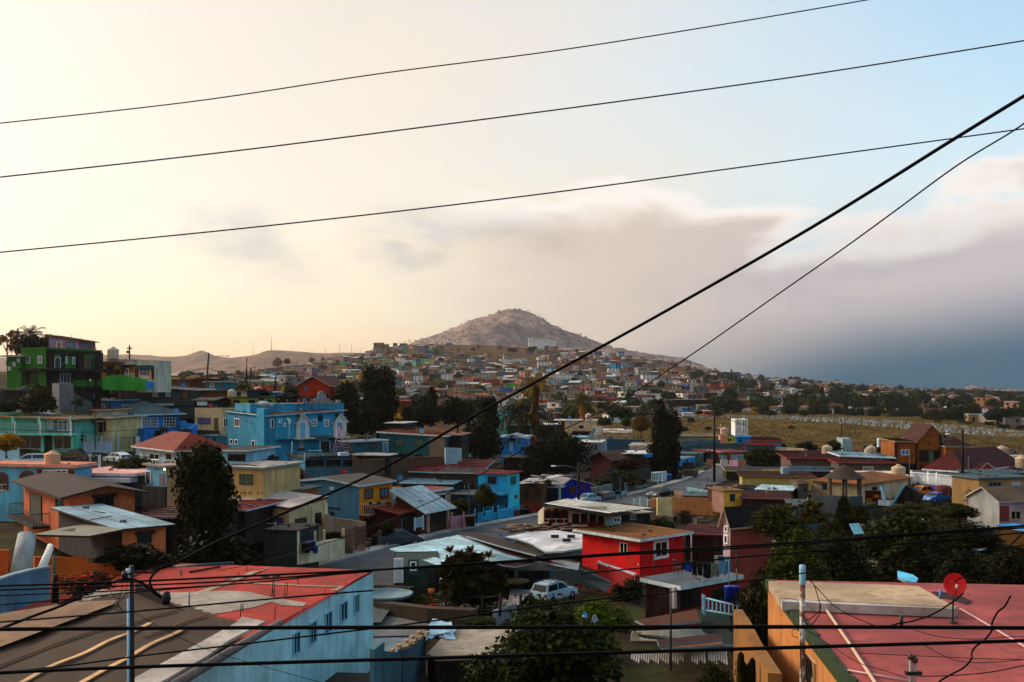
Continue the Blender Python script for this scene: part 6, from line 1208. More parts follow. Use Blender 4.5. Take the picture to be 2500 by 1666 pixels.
b=MB(); b.lathe([(0,0),(.22,0),(.28,.5),(0,.5)],n=12); o=b.build('bucket',M('#b3721c','plain')); o.location=pc(600,735,78.5); tag(o,'orange bucket by the green house wall','bucket')
b=MB(); b.box(-.55,.55,-.4,.4,0,.55); b.box(-.4,.4,-.3,.1,.55,1.0); o=b.build('garden_tractor',M('#5c0a0c','car')); o.location=pc(1210,700,80); tag(o,'dark red machine parked under the porch','machine')
b=MB(); b.lathe([(1.25,.75),(1.3,.8),(0,.86)],n=16); o=b.build('round_garden_table',M('#6a5a24','paint')); o.location=pc(1390,690,81); tag(o,'round yellowish table on the porch of the dark house','table')
fence('yard_fence','thin wire fence with posts along the yard edge',[(740,750,850,73),(1090,745,880,71),(1260,735,895,70)],'#1a1412',step=1.3)
fence('yard_gate','tall thin bar gate beside the white suv',[(1455,735,950,68),(1640,745,905,70)],'#1a1311',step=.45,cat='gate')
fwall('ramp_wall','low white slanting wall at the foot of the yard',[(1225,880,900,69.5),(1420,820,860,74)],'#8c8c90',th=.3)
fwall('stone_wall','low rough stone wall along the lane below the yard',[(45,800,890,74),(560,860,945,70.5),(1000,880,960,69)],'#4c4034',th=.8)
fwall('planter_wall','low overgrown terrace wall below the green house',[(50,640,720,80),(400,660,760,77)],'#2c211a',th=.5)
b=MB(); b.lathe([(0,0),(1.9,0),(2.0,.25),(1.85,.25),(1.8,.12),(0,.12)],n=26); o=b.build('round_basin',M('#7a8c94','paint')); o.location=pc(178,745,76); tag(o,'shallow round white basin in the yard left of the chairs','basin')
crop('B3')
tree('loquat tree with big dark leaves in front of the pale blue roof',690,300,1290,880,74,'broad','#1c1409',ls=2.4,n=.55,seed=2,name='loquat_tree');
for k,(x,y) in enumerate([(780,330),(975,330),(1150,380),(870,370)]):
 g=MB()
 for i in range(16):
  a=i*2.4; e=math.radians(15+50*(i%4)/4); d=Vector((math.cos(a)*math.cos(e),math.sin(a)*math.cos(e),math.sin(e)))*.75; s_=d.cross(Vector((0,0,1))).normalized()*.12; g.add([Vector((0,0,0)),d*.5-s_,d,d*.5+s_],[(0,1,2,3)])
 g.tube([(0,0,-1.2),(0,0,0)],.03,4); o=g.build('loquat_shoot',M('#3a2412','leaf')); o.location=pc(x,y,73.5); tag(o,['leafy shoot at the upper left of the loquat tree','highest leafy shoot of the loquat tree','rightmost leafy shoot of the loquat tree','leafy shoot between the two highest of the loquat tree'][k],'shoot')
tree('red geranium plant in the yard border',555,805,655,860,72,'bush','#3a0a0a',flower='#b3122a',n=.6)
tree('low hedge along the lane under the yard',880,930,1230,1010,66,'bush','#23280c',n=1.4)
dish('bright red satellite dish above the big foreground tree',1558,925,52,88,'#c31212',az=-5,tilt=5); dish('white-blue satellite dish at the right side of the big foreground tree',2155,962,46,84,'#8fa3b0',az=55,tilt=5); dish('bright blue broken dish left of the white-blue one',2072,925,48,60,'#2a8cc3',az=-50,tilt=0)
crop('B3')
def deep(name,label,pts,z,h,top,side,cat='house',group=None):
 "building block below a flat roof whose outline (pixels) lies at height z"
 ps=[pc(x,y,Dz(y,z)) for x,y in pts]; o0=ps[0].copy(); t=thing(name,label,cat,o0,0,group); ps=[p-o0 for p in ps]
 n=sum((ps[i].cross(ps[(i+1)%len(ps)]) for i in range(len(ps))),Vector())
 if n.z<0: ps=ps[::-1]
 b=MB(); k=len(ps); c=sum(ps,Vector())/k; ins=[c+(p-c)*.985 for p in ps]
 for i in range(k): a,e=ins[i],ins[(i+1)%k]; b.quad(a+Vector((0,0,-h)),e+Vector((0,0,-h)),e+Vector((0,0,-.1)),a+Vector((0,0,-.1)))
 b.build('wall',M(tuple(min(.8,v*1.25) for v in lin(side)),'paint'),t); g=MB(); g.slab([ps],.2); g.build('roof',[M(lin(top),'roof'),M(tuple(min(.8,v*1.1) for v in lin(top)),'paint')],t); return t,o0
t,o0=deep('house','house with a stained cream concrete roof at the bottom centre',[(560,1295),(720,1120),(690,1065),(1420,1060),(1420,1380),(1150,1310),(640,1330)],-14.2,4.5,'#a2978a','#2a1c14')
b=MB(); b.tube([pc(1080,1120,59)-o0,pc(1110,1180,57)-o0,pc(1190,1215,56)-o0],[.14,.28,.1],7); o=b.build('black_tarp',M('#0a0708','plain')); o.location=o0; tag(o,'twisted black tarp lying on the cream concrete roof','tarp')
b=MB()
for i in range(14): x=600+rr.random()*170; y=1010+rr.random()*95; p=pc(x,y,Dz(y,-14.0)); a=rr.random()*3; d=Vector((math.cos(a),math.sin(a),.2))*.7; s_=Vector((-math.sin(a),math.cos(a),.1))*.3; b.slab([[p-d-s_,p+d-s_,p+d+s_,p-d+s_]],.04)
tag(b.build('scrap_sheets',M('#a9c0cc','paint')),'torn white sheets on the far edge of the cream concrete roof','scrap',kind='stuff')
crop('B2')
fwall('boundary_wall','grey cinder block wall ending at the blue-white building, right part',[(1720,1270,1560,43.5),(1880,1285,1560,46),(1890,1280,1560,46.2)],'#4f7078',th=.25,skirt=3)
fwall('boundary_wall','tall grey cement wall with brick-topped edge stepping up from the blue-white building',[(1620,1255,1560,43),(1720,1180,1560,43.6)],'#557a84',th=.25,skirt=3)
BW=fwall('boundary_wall','long blue-grey block wall with a row of loose bricks on its slanting top',[(1895,1255,1560,46),(2115,1075,1560,57)],'#3a5c66',th=.25,skirt=3)
p0,p1=pc(1895,1255,46)-BW.location,pc(2115,1075,57)-BW.location
for k in range(22):
 q=p0.lerp(p1,(k+.3)/22); g=MB(); g.box(-.14,.14,-.2,.2,0,.14+.03*(k%3)); o=g.build('brick',M('#8f8272','paint'),BW); o.location=q; o.rotation_euler=(0,0,-1.2+.1*(k%4))
flatpoly('patio',[(908,1545),(1030,1545),(1045,1560),(960,1640),(900,1640)],-17.0,M((.2,.24,.26),'road'))
for k,(x,y) in enumerate([(1745,1290),(1830,1290)]):
 b=MB();
 for i in range(6): b.box(-.09,.09,-.2+i*.42,.0+i*.42,.0+i*.12,.16+i*.12)
 o=b.build('hollow_blocks',M('#b39c80','paint')); o.location=pc(x,y+30,45+k); o.rotation_euler=(0,0,-.7); tag(o,['steps of hollow blocks at the left on the cement wall','steps of hollow blocks at the right on the cement wall'][k],'blocks')
crop('B3')
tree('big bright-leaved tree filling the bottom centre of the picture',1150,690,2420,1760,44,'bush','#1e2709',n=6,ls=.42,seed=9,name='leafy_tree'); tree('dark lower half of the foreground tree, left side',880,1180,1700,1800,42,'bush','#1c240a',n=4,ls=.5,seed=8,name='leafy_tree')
crop('B4')
tree('dark leafy shrub below the white stair wall',350,540,700,780,66,'bush','#161409',n=1.6,ls=.7)
tree('light green leafy crown beside the broken blue dish',0,720,560,1060,50,'bush','#3a440f',n=2.5,ls=.5)
D_=-14.0
zsheet('brown board roof with green edge under the red house terrace',[(590,975),(1170,870),(1225,985),(700,1030)],-14.6,'#6b421c'); zsheet('dark green sloping patio roof beside the slatted railing',[(1165,865),(1290,880),(1530,930),(1530,1210),(1420,1200),(1240,1080)],-15.2,'#16352a')
rt=thing('corrugated_roof','ridged white corrugated roof at the bottom right of centre','roof',pc(545,1170,Dz(1170,D_)))
A,B_,C_,E_=[pc(x,y,Dz(y,D_))-rt.location for x,y in ((560,1090),(1220,1062),(1425,1250),(545,1172))]
A=pc(560,1095,Dz(1095,-13.2))-rt.location; B_=pc(1225,1065,Dz(1065,-13.2))-rt.location; C_=pc(1300,1200,Dz(1200,-13.6))-rt.location; E_=pc(545,1170,Dz(1170,-13.6))-rt.location
for k in range(14):
 f=k/14; p,q=A.lerp(E_,f),B_.lerp(C_,f); g=MB(); g.tube([p,q],.07,6); g.build('ridge',M('#a9a498','roof'),rt)
g=MB(); g.slab([[E_,C_,B_,A]],.05); g.build('sheet',[M('#5a5148','metal'),M('#5a5148','metal')],rt)
rt=thing('slatted_roof','white slatted roof with broken front edge at the bottom right of centre','roof',pc(560,1270,Dz(1270,D_)))
A=pc(555,1265,Dz(1265,-13.5))-rt.location; B_=pc(1470,1262,Dz(1262,-13.5))-rt.location; E_=pc(540,1375,Dz(1375,-13.8))-rt.location; C_=pc(1480,1395,Dz(1395,-13.8))-rt.location
for k in range(40):
 f=(k+.5)/40;
 if k in (22,23,24,31): continue
 p,q=A.lerp(B_,f),E_.lerp(C_,f); q=p.lerp(q,.7+.3*((k*5)%4)/3); w=(B_-A)*(.32/40); g=MB(); g.slab([[p-w,q-w,q+w,p+w][::-1] if ((q-p).cross(w)).z<0 else [p-w,p+w,q+w,q-w][::-1]],.06); g.build('slat',M('#b3ada4','paint'),rt)
zsheet('long dark red board lying over the corrugated roof',[(800,1165),(1410,1095),(1430,1150),(820,1215)],-13.0,'#4a1c18'); zsheet('brown plank under the dark red board',[(830,1225),(1420,1165),(1430,1200),(860,1250)],-13.1,'#7a5a3a')
pole('tall thin grey pipe rising from the corrugated roof',932,665,1145,46,.055,'#4a4c4a',name='metal_pipe',cat='pipe')
fwall('boundary_wall','tan plastered garden wall with cactus before it, slanting down to the right',[(1532,870,1560,46),(1600,980,1700,42),(1700,1200,1750,36),(1860,1480,1800,29)],'#86653a',th=.4,skirt=3)
for k,(x,y0,w) in enumerate([(1602,1275,.22),(1712,1330,.2),(1636,1370,.15),(1680,1380,.16)]):
 b=MB(); a=pc(x,1640,32); hh=pc(x,y0,32).z-a.z; b.tube([(0,0,-1),(0,0,hh*.5),(0,0,hh-.1),(0,0,hh)],[w*.5,w*.6,w*.5,w*.1],9); o=b.build('column_cactus',M('#1a1a0c','leaf')); o.location=a; tag(o,['tallest column cactus before the tan wall','second tallest column cactus, near the wall end','thin short column cactus between the two tall ones','short column cactus left of the second tallest'][k],'cactus','column cacti at the tan wall')
tree('leafy weeds round the cactus at the bottom edge',1180,1320,1560,1700,33,'bush','#1f220c',n=2,ls=.5)
crop('B4')
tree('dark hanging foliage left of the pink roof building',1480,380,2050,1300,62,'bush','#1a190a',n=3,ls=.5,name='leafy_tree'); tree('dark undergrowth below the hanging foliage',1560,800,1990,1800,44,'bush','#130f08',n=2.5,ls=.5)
# === right side
crop('M4')
h=House('house','bright sky blue windowless-looking block with two tiny openings at the street bend','house',1000,290,440,D=197,wl=9,xr=1272,yaw=61,wall='#2a9ac3',wall2='#2496c8'); h.roof('flat','#9ca8a9','#4fb4d4',ov=.1,th=.12); h.win('R',1075,285,1100,308,fr='blue',gl='dark',mv=0); h.win('R',1130,282,1144,298,fr='blue',gl='dark',mv=0); h.box('corner_strip','R',1240,240,1265,330,.15,'#6fb9d8')
h=House('house','grey roofed block room behind the sky blue block','house',1240,232,300,D=206,xl=990,wr=6,yaw=80,wall='#4f6a6c'); h.roof('flat','#5a6c70','#4c5a5c',ov=.05,th=.1)
fence('slatted_fence','white slatted panel fence at the street corner beside the fir tree',[(750,408,498,171),(886,398,490,171)],'#b0c8d0',step=.32,t=.2)
b=MB(); b.lathe([(0,0),(.55,0),(.6,1.5),(.62,1.6),(.2,1.75),(0,1.75)],n=14); o=b.build('dustbin',M('#1a5a9c','plain')); o.location=pc(913,515,172); tag(o,'blue bin standing by the fir tree trunk','bin')
for x,yt,yb,D,r,l in ((1350,-200,560,170,.2,'tallest dark wooden pole right of the fir tree'),(1343,90,545,172,.14,'shorter pole directly left of the tallest one'),(852,425,660,150,.06,'thin black lamp post near the white slatted panel'),(812,500,600,158,.07,'short white post below the slatted panel'),(452,455,680,146,.05,'thin post between the parked cars and the wall'),(1283,440,560,172,.05,'thin leaning grey post on the street'),(1238,105,210,235,.09,'short pole beyond the sky blue block'),(1040,110,215,235,.09,'short pole behind the fir tree'),(712,250,450,172,.09,'dark pole left of the fir tree'),(2215,150,380,196,.1,'thin dark pole right of the round tree'),(2240,190,385,196,.08,'second thin pole right of the round tree')):
 pole(l,x,yt,yb,D,r,'#1c110c' if 'white' not in l else '#a9b3b4',name='utility_pole' if r>.1 else 'street_post',cat='pole')
crop('E8')
tree('tall dense fir tree standing at the street corner',395,470,765,1265,176,'tall','#1b1407',n=2.2,ls=.9,depth=1,name='fir_tree')
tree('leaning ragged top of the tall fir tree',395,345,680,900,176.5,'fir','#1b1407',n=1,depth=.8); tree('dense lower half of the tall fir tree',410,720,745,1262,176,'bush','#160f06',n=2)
tree('autumn brown-green tree left of the fir',190,520,420,765,250,'broad','#4a3810'); tree('round dark tree behind the low white roofs',90,545,190,690,300,'broad','#1f2e12')
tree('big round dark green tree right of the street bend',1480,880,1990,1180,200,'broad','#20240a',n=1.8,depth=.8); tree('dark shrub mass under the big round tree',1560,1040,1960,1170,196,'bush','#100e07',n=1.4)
h=House('church_tower','white tower block with rows of narrow dark slots','tower',1535,590,800,D=262,xl=1388,wr=7,yaw=86,wall='#dcdad4',wall2='#c9d3d6'); h.roof('flat','#c9c9c6','#c9c9c6',ov=.05,th=.12)
for x in (1413,1440,1483,1508):
 for y0,y1 in ((596,664),(676,742),(756,784)): h.win('L',x-6,y0,x+6,y1,fr='white',gl='dark',mv=0,fw=.04)
h=House('house','bright blue flat annex in front of the white tower','house',1570,790,850,D=250,xl=1400,wr=5,yaw=84,wall='#1c7eb0'); h.roof('flat','#2f8cba','#2a86b4',ov=.3,th=.15); h.win('L',1425,815,1465,845,fr='dark',gl='teal')
h=House('house','pale yellow house with grey gable roof left of the white tower','house',1400,800,850,D=252,xl=1290,wr=7,yaw=80,wall='#a3a356',hl=.9); h.roof('shed','#6c6a58','#8c8c4c',ov=.3,th=.15); h.win('L',1305,806,1345,832,fr='dark',gl='teal')
tank('small pink-white tank on a pedestal left of the white tower',1265,758,255,1.6,1.1*1.0,'#c3a79c'); fwall('tank_pedestal','pink masonry pedestal under the small tank',[(1215,770,860,253),(1300,775,860,253)],'#b38a7c',th=2,cat='pedestal')
b=MB(); b.box(-.12,.12,-.1,.1,0,2.6); b.box(-.8,.8,-.1,.1,1.5,1.8); o=b.build('roof_cross',M('#b9b39c','plain')); o.location=pc(1222,755,258); tag(o,'pale cross standing among the roofs left of the white tower','cross')
h=House('house','long pale roofed hall behind the grey block wall','house',1220,780,850,D=262,xl=730,wr=14,yaw=84,wall='#7a7a74'); h.roof('shed','#a79f8c','#b0a890',ov=.4,th=.18); h.panel('L',1060,795,1215,815,'#8c8c3c')
fwall('boundary_wall','long light blue-grey block wall before the pale roofed hall',[(780,830,870,238),(1215,820,870,240)],'#4f6c7c'); fwall('boundary_wall','long grey block wall above the street houses with small red openings',[(760,900,960,222),(940,870,960,224),(1500,855,960,228)],'#4a5a5c')
h=House('house','row house with dark red roof and turquoise and white front','house',1350,970,1085,D=205,wl=8,xr=1530,yaw=12,wall='#5a4a44',wall2='#8f9ca9'); h.roof('flat','#7c1a18','#6a1210',ov=.6,th=.2); h.win('R',1395,995,1475,1050,fr='white',gl='blue',mv=3)
h=House('house','turquoise-walled middle part with an arched white door under the red roof','house',1215,970,1080,D=207,wl=8,xr=1350,yaw=10,wall='#5a4a44',wall2='#3a8c90'); h.roof('flat','#a9847c','#8c2420',ov=.4,th=.2); h.panel('R',1225,1000,1290,1075,'#b3aca4'); h.win('R',1250,1005,1278,1045,fr='white',gl='dark',mv=0)
h=House('house','brown-walled left part of the red-roofed row with blue gate','house',1060,965,1090,D=209,wl=8,xr=1215,yaw=8,wall='#4a3a30',wall2='#7c6a5c'); h.roof('flat','#6d1614','#5c100e',ov=.6,th=.2); h.panel('R',1060,975,1110,1035,'#14405c')
fwall('garden_wall','white low front wall of the red-roofed row, middle piece',[(1218,1048,1095,201),(1305,1050,1098,201)],'#b0a9a9'); fwall('garden_wall','pink low front wall of the red-roofed row, right piece',[(1318,1055,1115,198),(1420,1058,1118,197)],'#b3929a'); fwall('garden_wall','brown low front wall right of the pink piece',[(1425,1045,1120,197),(1510,1050,1125,196)],'#7a5a4c'); fwall('garden_wall','pink-brown low wall at the left of the red-roofed row',[(1060,1040,1088,203),(1155,1045,1092,202)],'#8c6a64')
dish('red satellite dish beside the big round tree',1483,908,210,34,'#b31418',tilt=10)
h=House('house','large dark red shed roof behind the big round tree','house',1920,835,900,D=245,xl=1580,wr=16,yaw=80,wall='#5f7c90'); h.roof('shed','#6a130e','#8c3a30',ov=.4,th=.18);
h=House('house','low red tin roof directly behind the big round tree','house',1850,880,935,D=228,xl=1510,wr=7,yaw=76,wall='#4a5c6a'); h.roof('shed','#8c2a1c','#a85040',ov=.4,th=.14)
h=House('house','low pale tan roofed house at the foot of the grave field','house',2210,950,1000,D=226,xl=1850,wr=9,yaw=82,wall='#5a4030'); h.roof('flat','#a08a74','#8c7462',ov=.3,th=.2)
crop('E7')
h=House('house','cream two-storey house with flat roof, outside stair and green shutter','house',1436,1075,1250,D=262,xl=1075,wr=9,yaw=84,wall='#b9a88a'); h.roof('flat','#a9a49c','#c3beb8',ov=.3,th=.2); h.win('L',1130,1086,1160,1125,fr='white',gl='blue',mv=0); h.win('L',1232,1118,1300,1166,fr='white',gl='teal',mv=0); h.panel('L',1160,1190,1400,1250,'#2a1812')
h=House('house','dark brown part with a white window left of the cream two-storey house','house',1075,1070,1200,D=264,xl=955,wr=8,yaw=84,wall='#2c130e'); h.roof('flat','#c9c4be','#b9b4ae',ov=.2,th=.15); h.win('L',1000,1080,1035,1115,fr='white',gl='grey',mv=0)
sheet('slanting white stair parapet beside the cream two-storey house',[(1330,1255,255),(1410,1150,257),(1430,1160,258),(1375,1265,256)],'#b9b3a8',name='stair_parapet',cat='parapet',th=.5)
dish('bright blue satellite dish on the dark roof left of the cream two-storey house',1128,1032,266,34,'#2a90c8',tilt=10); tank('white-pink tank on the roof of the cream two-storey house',1352,1060,264,1.5,.9,'#c3aaa0')
fwall('boundary_wall','white wall piece with black posts right of the outside stair',[(1410,1135,1195,258),(1508,1140,1195,258)],'#c3c0ba')
h=House('house','tan flat-roofed house behind the long blue block wall','house',1850,1215,1290,D=236,xl=1520,wr=10,yaw=84,wall='#a3917a'); h.roof('flat','#a99a8a','#8c7c6c',ov=.1,th=.12); h.win('L',1590,1250,1632,1275,fr='blue',gl='blue'); h.win('L',1770,1262,1796,1274,fr='dark',mv=0)
h=House('house','white roofed small house with green front above the tan one','house',1835,1190,1225,D=244,xl=1730,wr=6,yaw=82,wall='#3c6a58'); h.roof('flat','#b0b9b9','#9cacaa',ov=.3,th=.15); h=House('house','long low white roof with yellow scraps','house',1740,1185,1215,D=252,xl=1520,wr=8,yaw=84,wall='#7a6a5c'); h.roof('flat','#c3b9b0','#b3aaa0',ov=.2,th=.15)
fwall('boundary_wall','long blue-grey cinder wall right of the striped grey house',[(1370,1255,1320,226),(1560,1280,1400,215),(2000,1290,1370,216)],'#3c5a68'); fwall('boundary_wall','blue-grey wall piece below the long white roof',[(1250,1250,1290,232),(1380,1262,1330,228)],'#4f7482')
h=House('house','grey-striped shed house with a white roof and wooden door','house',1500,1325,1450,D=190,xl=1208,wr=8,yaw=80,wall='#77818a'); h.roof('flat','#c0bab2','#b9b4ac',ov=.15,th=.15); h.panel('L',1348,1345,1380,1425,'#8c6a4c',name='door'); h.win('L',1420,1342,1450,1408,fr='grey',gl='dark',mv=0); h=House('house','dark left part under the same white roof','house',1208,1330,1420,D=192,xl=1150,wr=6,yaw=80,wall='#2a2a28'); h.roof('flat','#c0bab2','#b9b4ac',ov=.1,th=.15)
h=House('house','light blue-green roofed room above the grey-striped house','house',1320,1265,1330,D=205,xl=1130,wr=6,yaw=82,wall='#7aa9b0'); h.roof('flat','#8ca9b0','#9cb9be',ov=.2,th=.12)
h=House('house','white-roofed house with gabled fence front left of the fir','house',2070,1360,1430,D=184,xl=1820,wr=8,yaw=78,wall='#a39c94'); h.roof('flat','#a39a92','#b3aaa4',ov=.2,th=.12)
h=House('house','open shelter with a bright white roof left of the fir','house',2080,1455,1520,D=176,xl=1740,wr=7,yaw=80,wall='#3a2a20'); h.roof('flat','#c9cccf','#b0c3cc',ov=.5,th=.15); h.box('blue_awning','L',1995,1450,2085,1485,1.0,'#1f7cc0')
h=House('house','pale turquoise three-level house with flat roof in the middle distance','house',432,945,1215,D=268,xl=290,wr=8,yaw=82,wall='#6fc3bc'); h.roof('flat','#6a8c8a','#8cc9c4',ov=.1,th=.15); h.win('L',362,998,398,1050,gl='dark'); h.win('L',345,1125,376,1185,fr='brown',gl='warm',mv=0)
h=House('house','lower pale turquoise wing left of the three-level house','house',290,990,1150,D=266,xl=225,wr=6,yaw=82,wall='#5fb3b4'); h.roof('shed','#4a7c80','#8cc9c4',ov=.3,th=.12); h.win('L',248,1000,278,1060,gl='teal',mv=0)
h=House('house','low white roofs with a dark recess behind the date palm','house',960,1125,1200,D=248,xl=590,wr=8,yaw=84,wall='#2a1c16'); h.roof('flat','#c9c4be','#b0b9bc',ov=.4,th=.25); h=House('house','teal fenced patio house left of the date palm','house',540,1125,1215,D=252,xl=410,wr=6,yaw=82,wall='#24605c'); h.roof('flat','#8c9894','#a9b3b0',ov=.3,th=.12)
h=House('house','dark red low wall and roof behind the blue cottage','house',720,1262,1320,D=214,xl=625,wr=6,yaw=82,wall='#7c2a24'); h.roof('flat','#5c1410','#5c1410',ov=.2,th=.12)
h=House('house','tan gabled house with a dark roof beside the skirted palm','house',900,1040,1110,D=290,xl=745,wr=8,yaw=84,wall='#b08a5a'); h.roof('gableL','#241c1a','#2c2018',ov=.5,th=.2,rh=1.6); h.win('L',800,1060,822,1100,fr='white',gl='grey',mv=0)
fwall('blue_sign','light blue board leaning before the low white roofs',[(684,1160,1230,238),(740,1160,1230,238)],'#4fa3cc',cat='board',th=.1)
palm('tall old palm with a thick skirt of dead brown fronds',712,648,1130,238,5.6,skirt=24,col='#5a4a14',dead='#46300f',lean=.6,name='palm_tree')
palm('bushy date palm with wide drooping fronds',575,985,1190,244,10.5,col='#1d200c',nf=40,droop=.7)
palm('far fan palm with brown skirt left of the cone tree',1290,840,1010,345,6.5,skirt=13,col='#3a3a12',nf=34)
for k,q in enumerate([(1060,880,1210,1040,380,'broad','#1c2a12'),(1300,870,1400,1010,360,'broad','#1c2a12'),(1440,850,1560,950,400,'broad','#22300f'),(1560,890,1900,1080,370,'broad','#1c2512'),(1430,1020,1640,1120,330,'bush','#20280f'),(1730,1020,1830,1160,300,'broad','#1f3414'),(2040,810,2200,960,420,'broad','#1a2a14'),(830,1050,960,1110,300,'bush','#141a0a'),(720,1130,870,1280,215,'broad','#1c1f0b'),(950,1160,1110,1300,210,'broad','#23220c')]): tree(['dark tree left of the far fan palm','dark tree hugging the far fan palm','green tree before the brown slope','wide tree group between palm and fir','low dark shrubs behind the cream two-storey house','dark rounded tree left of the autumn tree','tree group behind the top of the fir','low dark shrubs beside the tan gabled house','tree above the roof of the blue cottage','olive tree left of the cream two-storey house'][k],*q,n=1)
crop('C3')
tree('slim dark cypress above the central tree mass',680,955,770,1190,205,'cypress','#13120a',n=1.2,depth=1.6)
tree('broad dark crown, left of the three in the central tree mass',400,1040,830,1500,198,'broad','#18200b',seed=2,n=1.6); tree('broad dark crown, middle of the central tree mass',815,1055,1230,1480,200,'broad','#191e0b',seed=3,n=1.6); tree('broad dark crown, right end of the central tree mass under the thick wire',1200,1100,1500,1580,188,'tall','#15150a',seed=4,n=1.6)
h=House('house','yellow and dark red house with a curved yellow balcony behind the tree mass','house',480,1150,1400,D=222,xl=300,wr=9,yaw=80,wall='#8c6412'); h.roof('flat','#8f3c34','#7c1410',ov=1.2,th=.5); h.rail('L',295,1262,468,1310,1.6,n=10,col='#b38c28',slab='#b38c28'); h.box('balcony_panel','L',298,1270,466,1300,1.6,'#b8902c',back=-1.5)
h=House('house','white slatted porch roof at the foot of the tall eucalyptus','house',400,1385,1500,D=160,xl=210,wr=6,yaw=78,wall='#3a2f28'); h.roof('flat','#b0aca6','#c9c6c2',ov=.4,th=.12)
crop('E9')
OR='#86591a'
h=House('house','large ochre two-storey house with dark brown pillars and brown gable roof','house',1140,705,1080,D=182,xl=872,wr=10,yaw=84,wall=OR); h.roof('shed','#4a2a16','#9c8468',ov=.6,th=.18,ovb=.2)
h.win('L',940,790,1035,855,gl='blue',mv=1);
for x in (876,1120): h.box('pillar','L',x-14,710,x+14,1080,.3,'#3a2010')
h.panel('L',905,950,1110,1080,'#1c0f0a',t=.05)
h=House('house','tall middle block of the ochre house with gable roof and recessed balcony','house',1440,680,1080,D=181,xl=1140,wr=9,yaw=86,wall=OR); h.roof('gableR','#54281a','#8f7a70',ov=.5,th=.18,rh=2.6)
h.panel('L',1145,795,1375,950,'#271409',t=.06); h.panel('L',1258,805,1312,930,'#4f6a58',t=.1,name='door'); h.panel('L',1150,985,1360,1080,'#170c08',t=.06); h.box('balcony_ledge','L',1130,932,1370,950,.8,'#6c5438')
for x in (1392,1440): h.box('pillar','L',x-16,600,x+10,1000,.3,'#3c2210')
h.panel('L',1250,702,1272,728,'#3c0c08',t=.05); h.panel('L',1408,660,1436,720,'#5c7a8c',t=.34)
h=House('house','right wing of the ochre house with brown flat-hipped roof','house',1755,765,1040,D=178,xl=1450,wr=8,yaw=86,wall=OR); h.roof('hip','#54301c','#8c8a84',ov=.2,th=.2,rh=1.6); h.win('L',1552,802,1628,872,gl='violet',mv=1); h.win('L',1672,798,1690,850,fr='brown',gl='dark',mv=0)
RD='#5c110c'
h=House('house','red hipped roof bungalow with an orange white-trimmed gable','house',1640,1055,1180,D=152,xl=1240,xr=2300,yaw=40,wall='#3a1c14',wall2='#8c8c88'); h.roof('hip',RD,'#b9bcbc',ov=.6,th=.22,rh=3.0)
h.gabled('front_gable','R',1690,1052,1960,1075,1.2,'#a34a0c',RD,rh=1.5,trim='#c3c6c6')
h.gabled('side_gable','R',2080,1052,2290,1072,.9,'#4a4440',RD,rh=1.4,trim='#b9bcbc')
crop('E9')
def blockfence():
 a0,a1=pc(1055,1050,148),pc(1055,1170,148); b0,b1=pc(1250,1065,143),pc(1250,1185,143); c0,c1=pc(1725,1115,133),pc(1725,1235,133)
 t=thing('block_fence','tall white fence of open ornamental blocks before the red hipped roof','fence',a1); m=M('#c9ccce','plain'); b=MB()
 for (p0,p1,q0,q1) in ((a0,a1,b0,b1),(b0,b1,c0,c1)):
  L=(q0-p0).length; n=int(L/.6); d=(q0-p0).normalized(); s_=Vector((-d.y,d.x,0))*.06
  for i in range(n):
   for j in range(4):
    c=p1.lerp(q1,(i+.5)/n)*(1-(j+.5)/4.4)+p0.lerp(q0,(i+.5)/n)*((j+.5)/4.4)-a1; r_=.24; hh=.26; N_=6
    for k in range(N_):
     t0,t1=2*math.pi*k/N_,2*math.pi*(k+1)/N_; f=lambda tt,rad,o:c+d*math.cos(tt)*rad+Vector((0,0,math.sin(tt)*rad*1.5))+s_*o
     b.hexa([f(t0,r_*.8,-1),f(t1,r_*.8,-1),f(t1,r_,-1),f(t0,r_,-1),f(t0,r_*.8,1),f(t1,r_*.8,1),f(t1,r_,1),f(t0,r_,1)])
  b.tube([p0-a1,q0-a1],.05,4)
  for i in range(int(n*1.5)): f_=i/(n*1.5); b.tube([p0.lerp(q0,f_)-a1,p0.lerp(q0,f_)-a1+Vector((0,0,.35))],.03,3)
 o=b.build('ornamental_block',m,t); o['kind']='stuff'
 for (p,q) in ((a0,a1),(b0,b1),(b0.lerp(c0,.22),b1.lerp(c1,.22)),(c0.lerp(b0,.1),c1.lerp(b1,.1)),(c0,c1)): g=MB(); g.tube([q-a1-Vector((0,0,.5)),p-a1+Vector((0,0,.3))],.11,6); g.build('post',m,t)
blockfence()
fwall('garden_wall','purple painted wall behind the yellow and blue cars',[(1225,1190,1300,143),(1490,1215,1360,138)],'#5a4470',th=.25); fwall('garden_wall','grey wall below the left end of the block fence',[(1115,1165,1260,146),(1240,1180,1280,144)],'#6f665c')
fence('street_gate','black bar gate right of the purple wall',[(1495,1215,1370,136),(1620,1200,1380,134),(1700,1240,1390,133)],'#120c0c',step=.3,cat='gate')
car('yellow suv with roof rack parked beside the white house','suv',1165,1345,205,'#c38a2a','suv',D=142,L=4.8,rack=True)
car('bright blue sedan parked in front of the yellow suv','car',1325,1400,212,'#1668a8','sedan',D=135,L=4.3)
car('white rounded small car near the right picture edge','car',2235,1335,12,'#b9c3c4','beetle',D=134,L=4.0)
b=MB(); b.lathe([(0,0),(.9,0),(1.1,.5),(1.05,1.2),(.6,1.6),(0,1.7)],n=14); o=b.build('round_tank',M('#6a2a24','paint')); o.location=pc(1430,1340,138); tag(o,'red-brown rounded tank behind the blue sedan','tank')
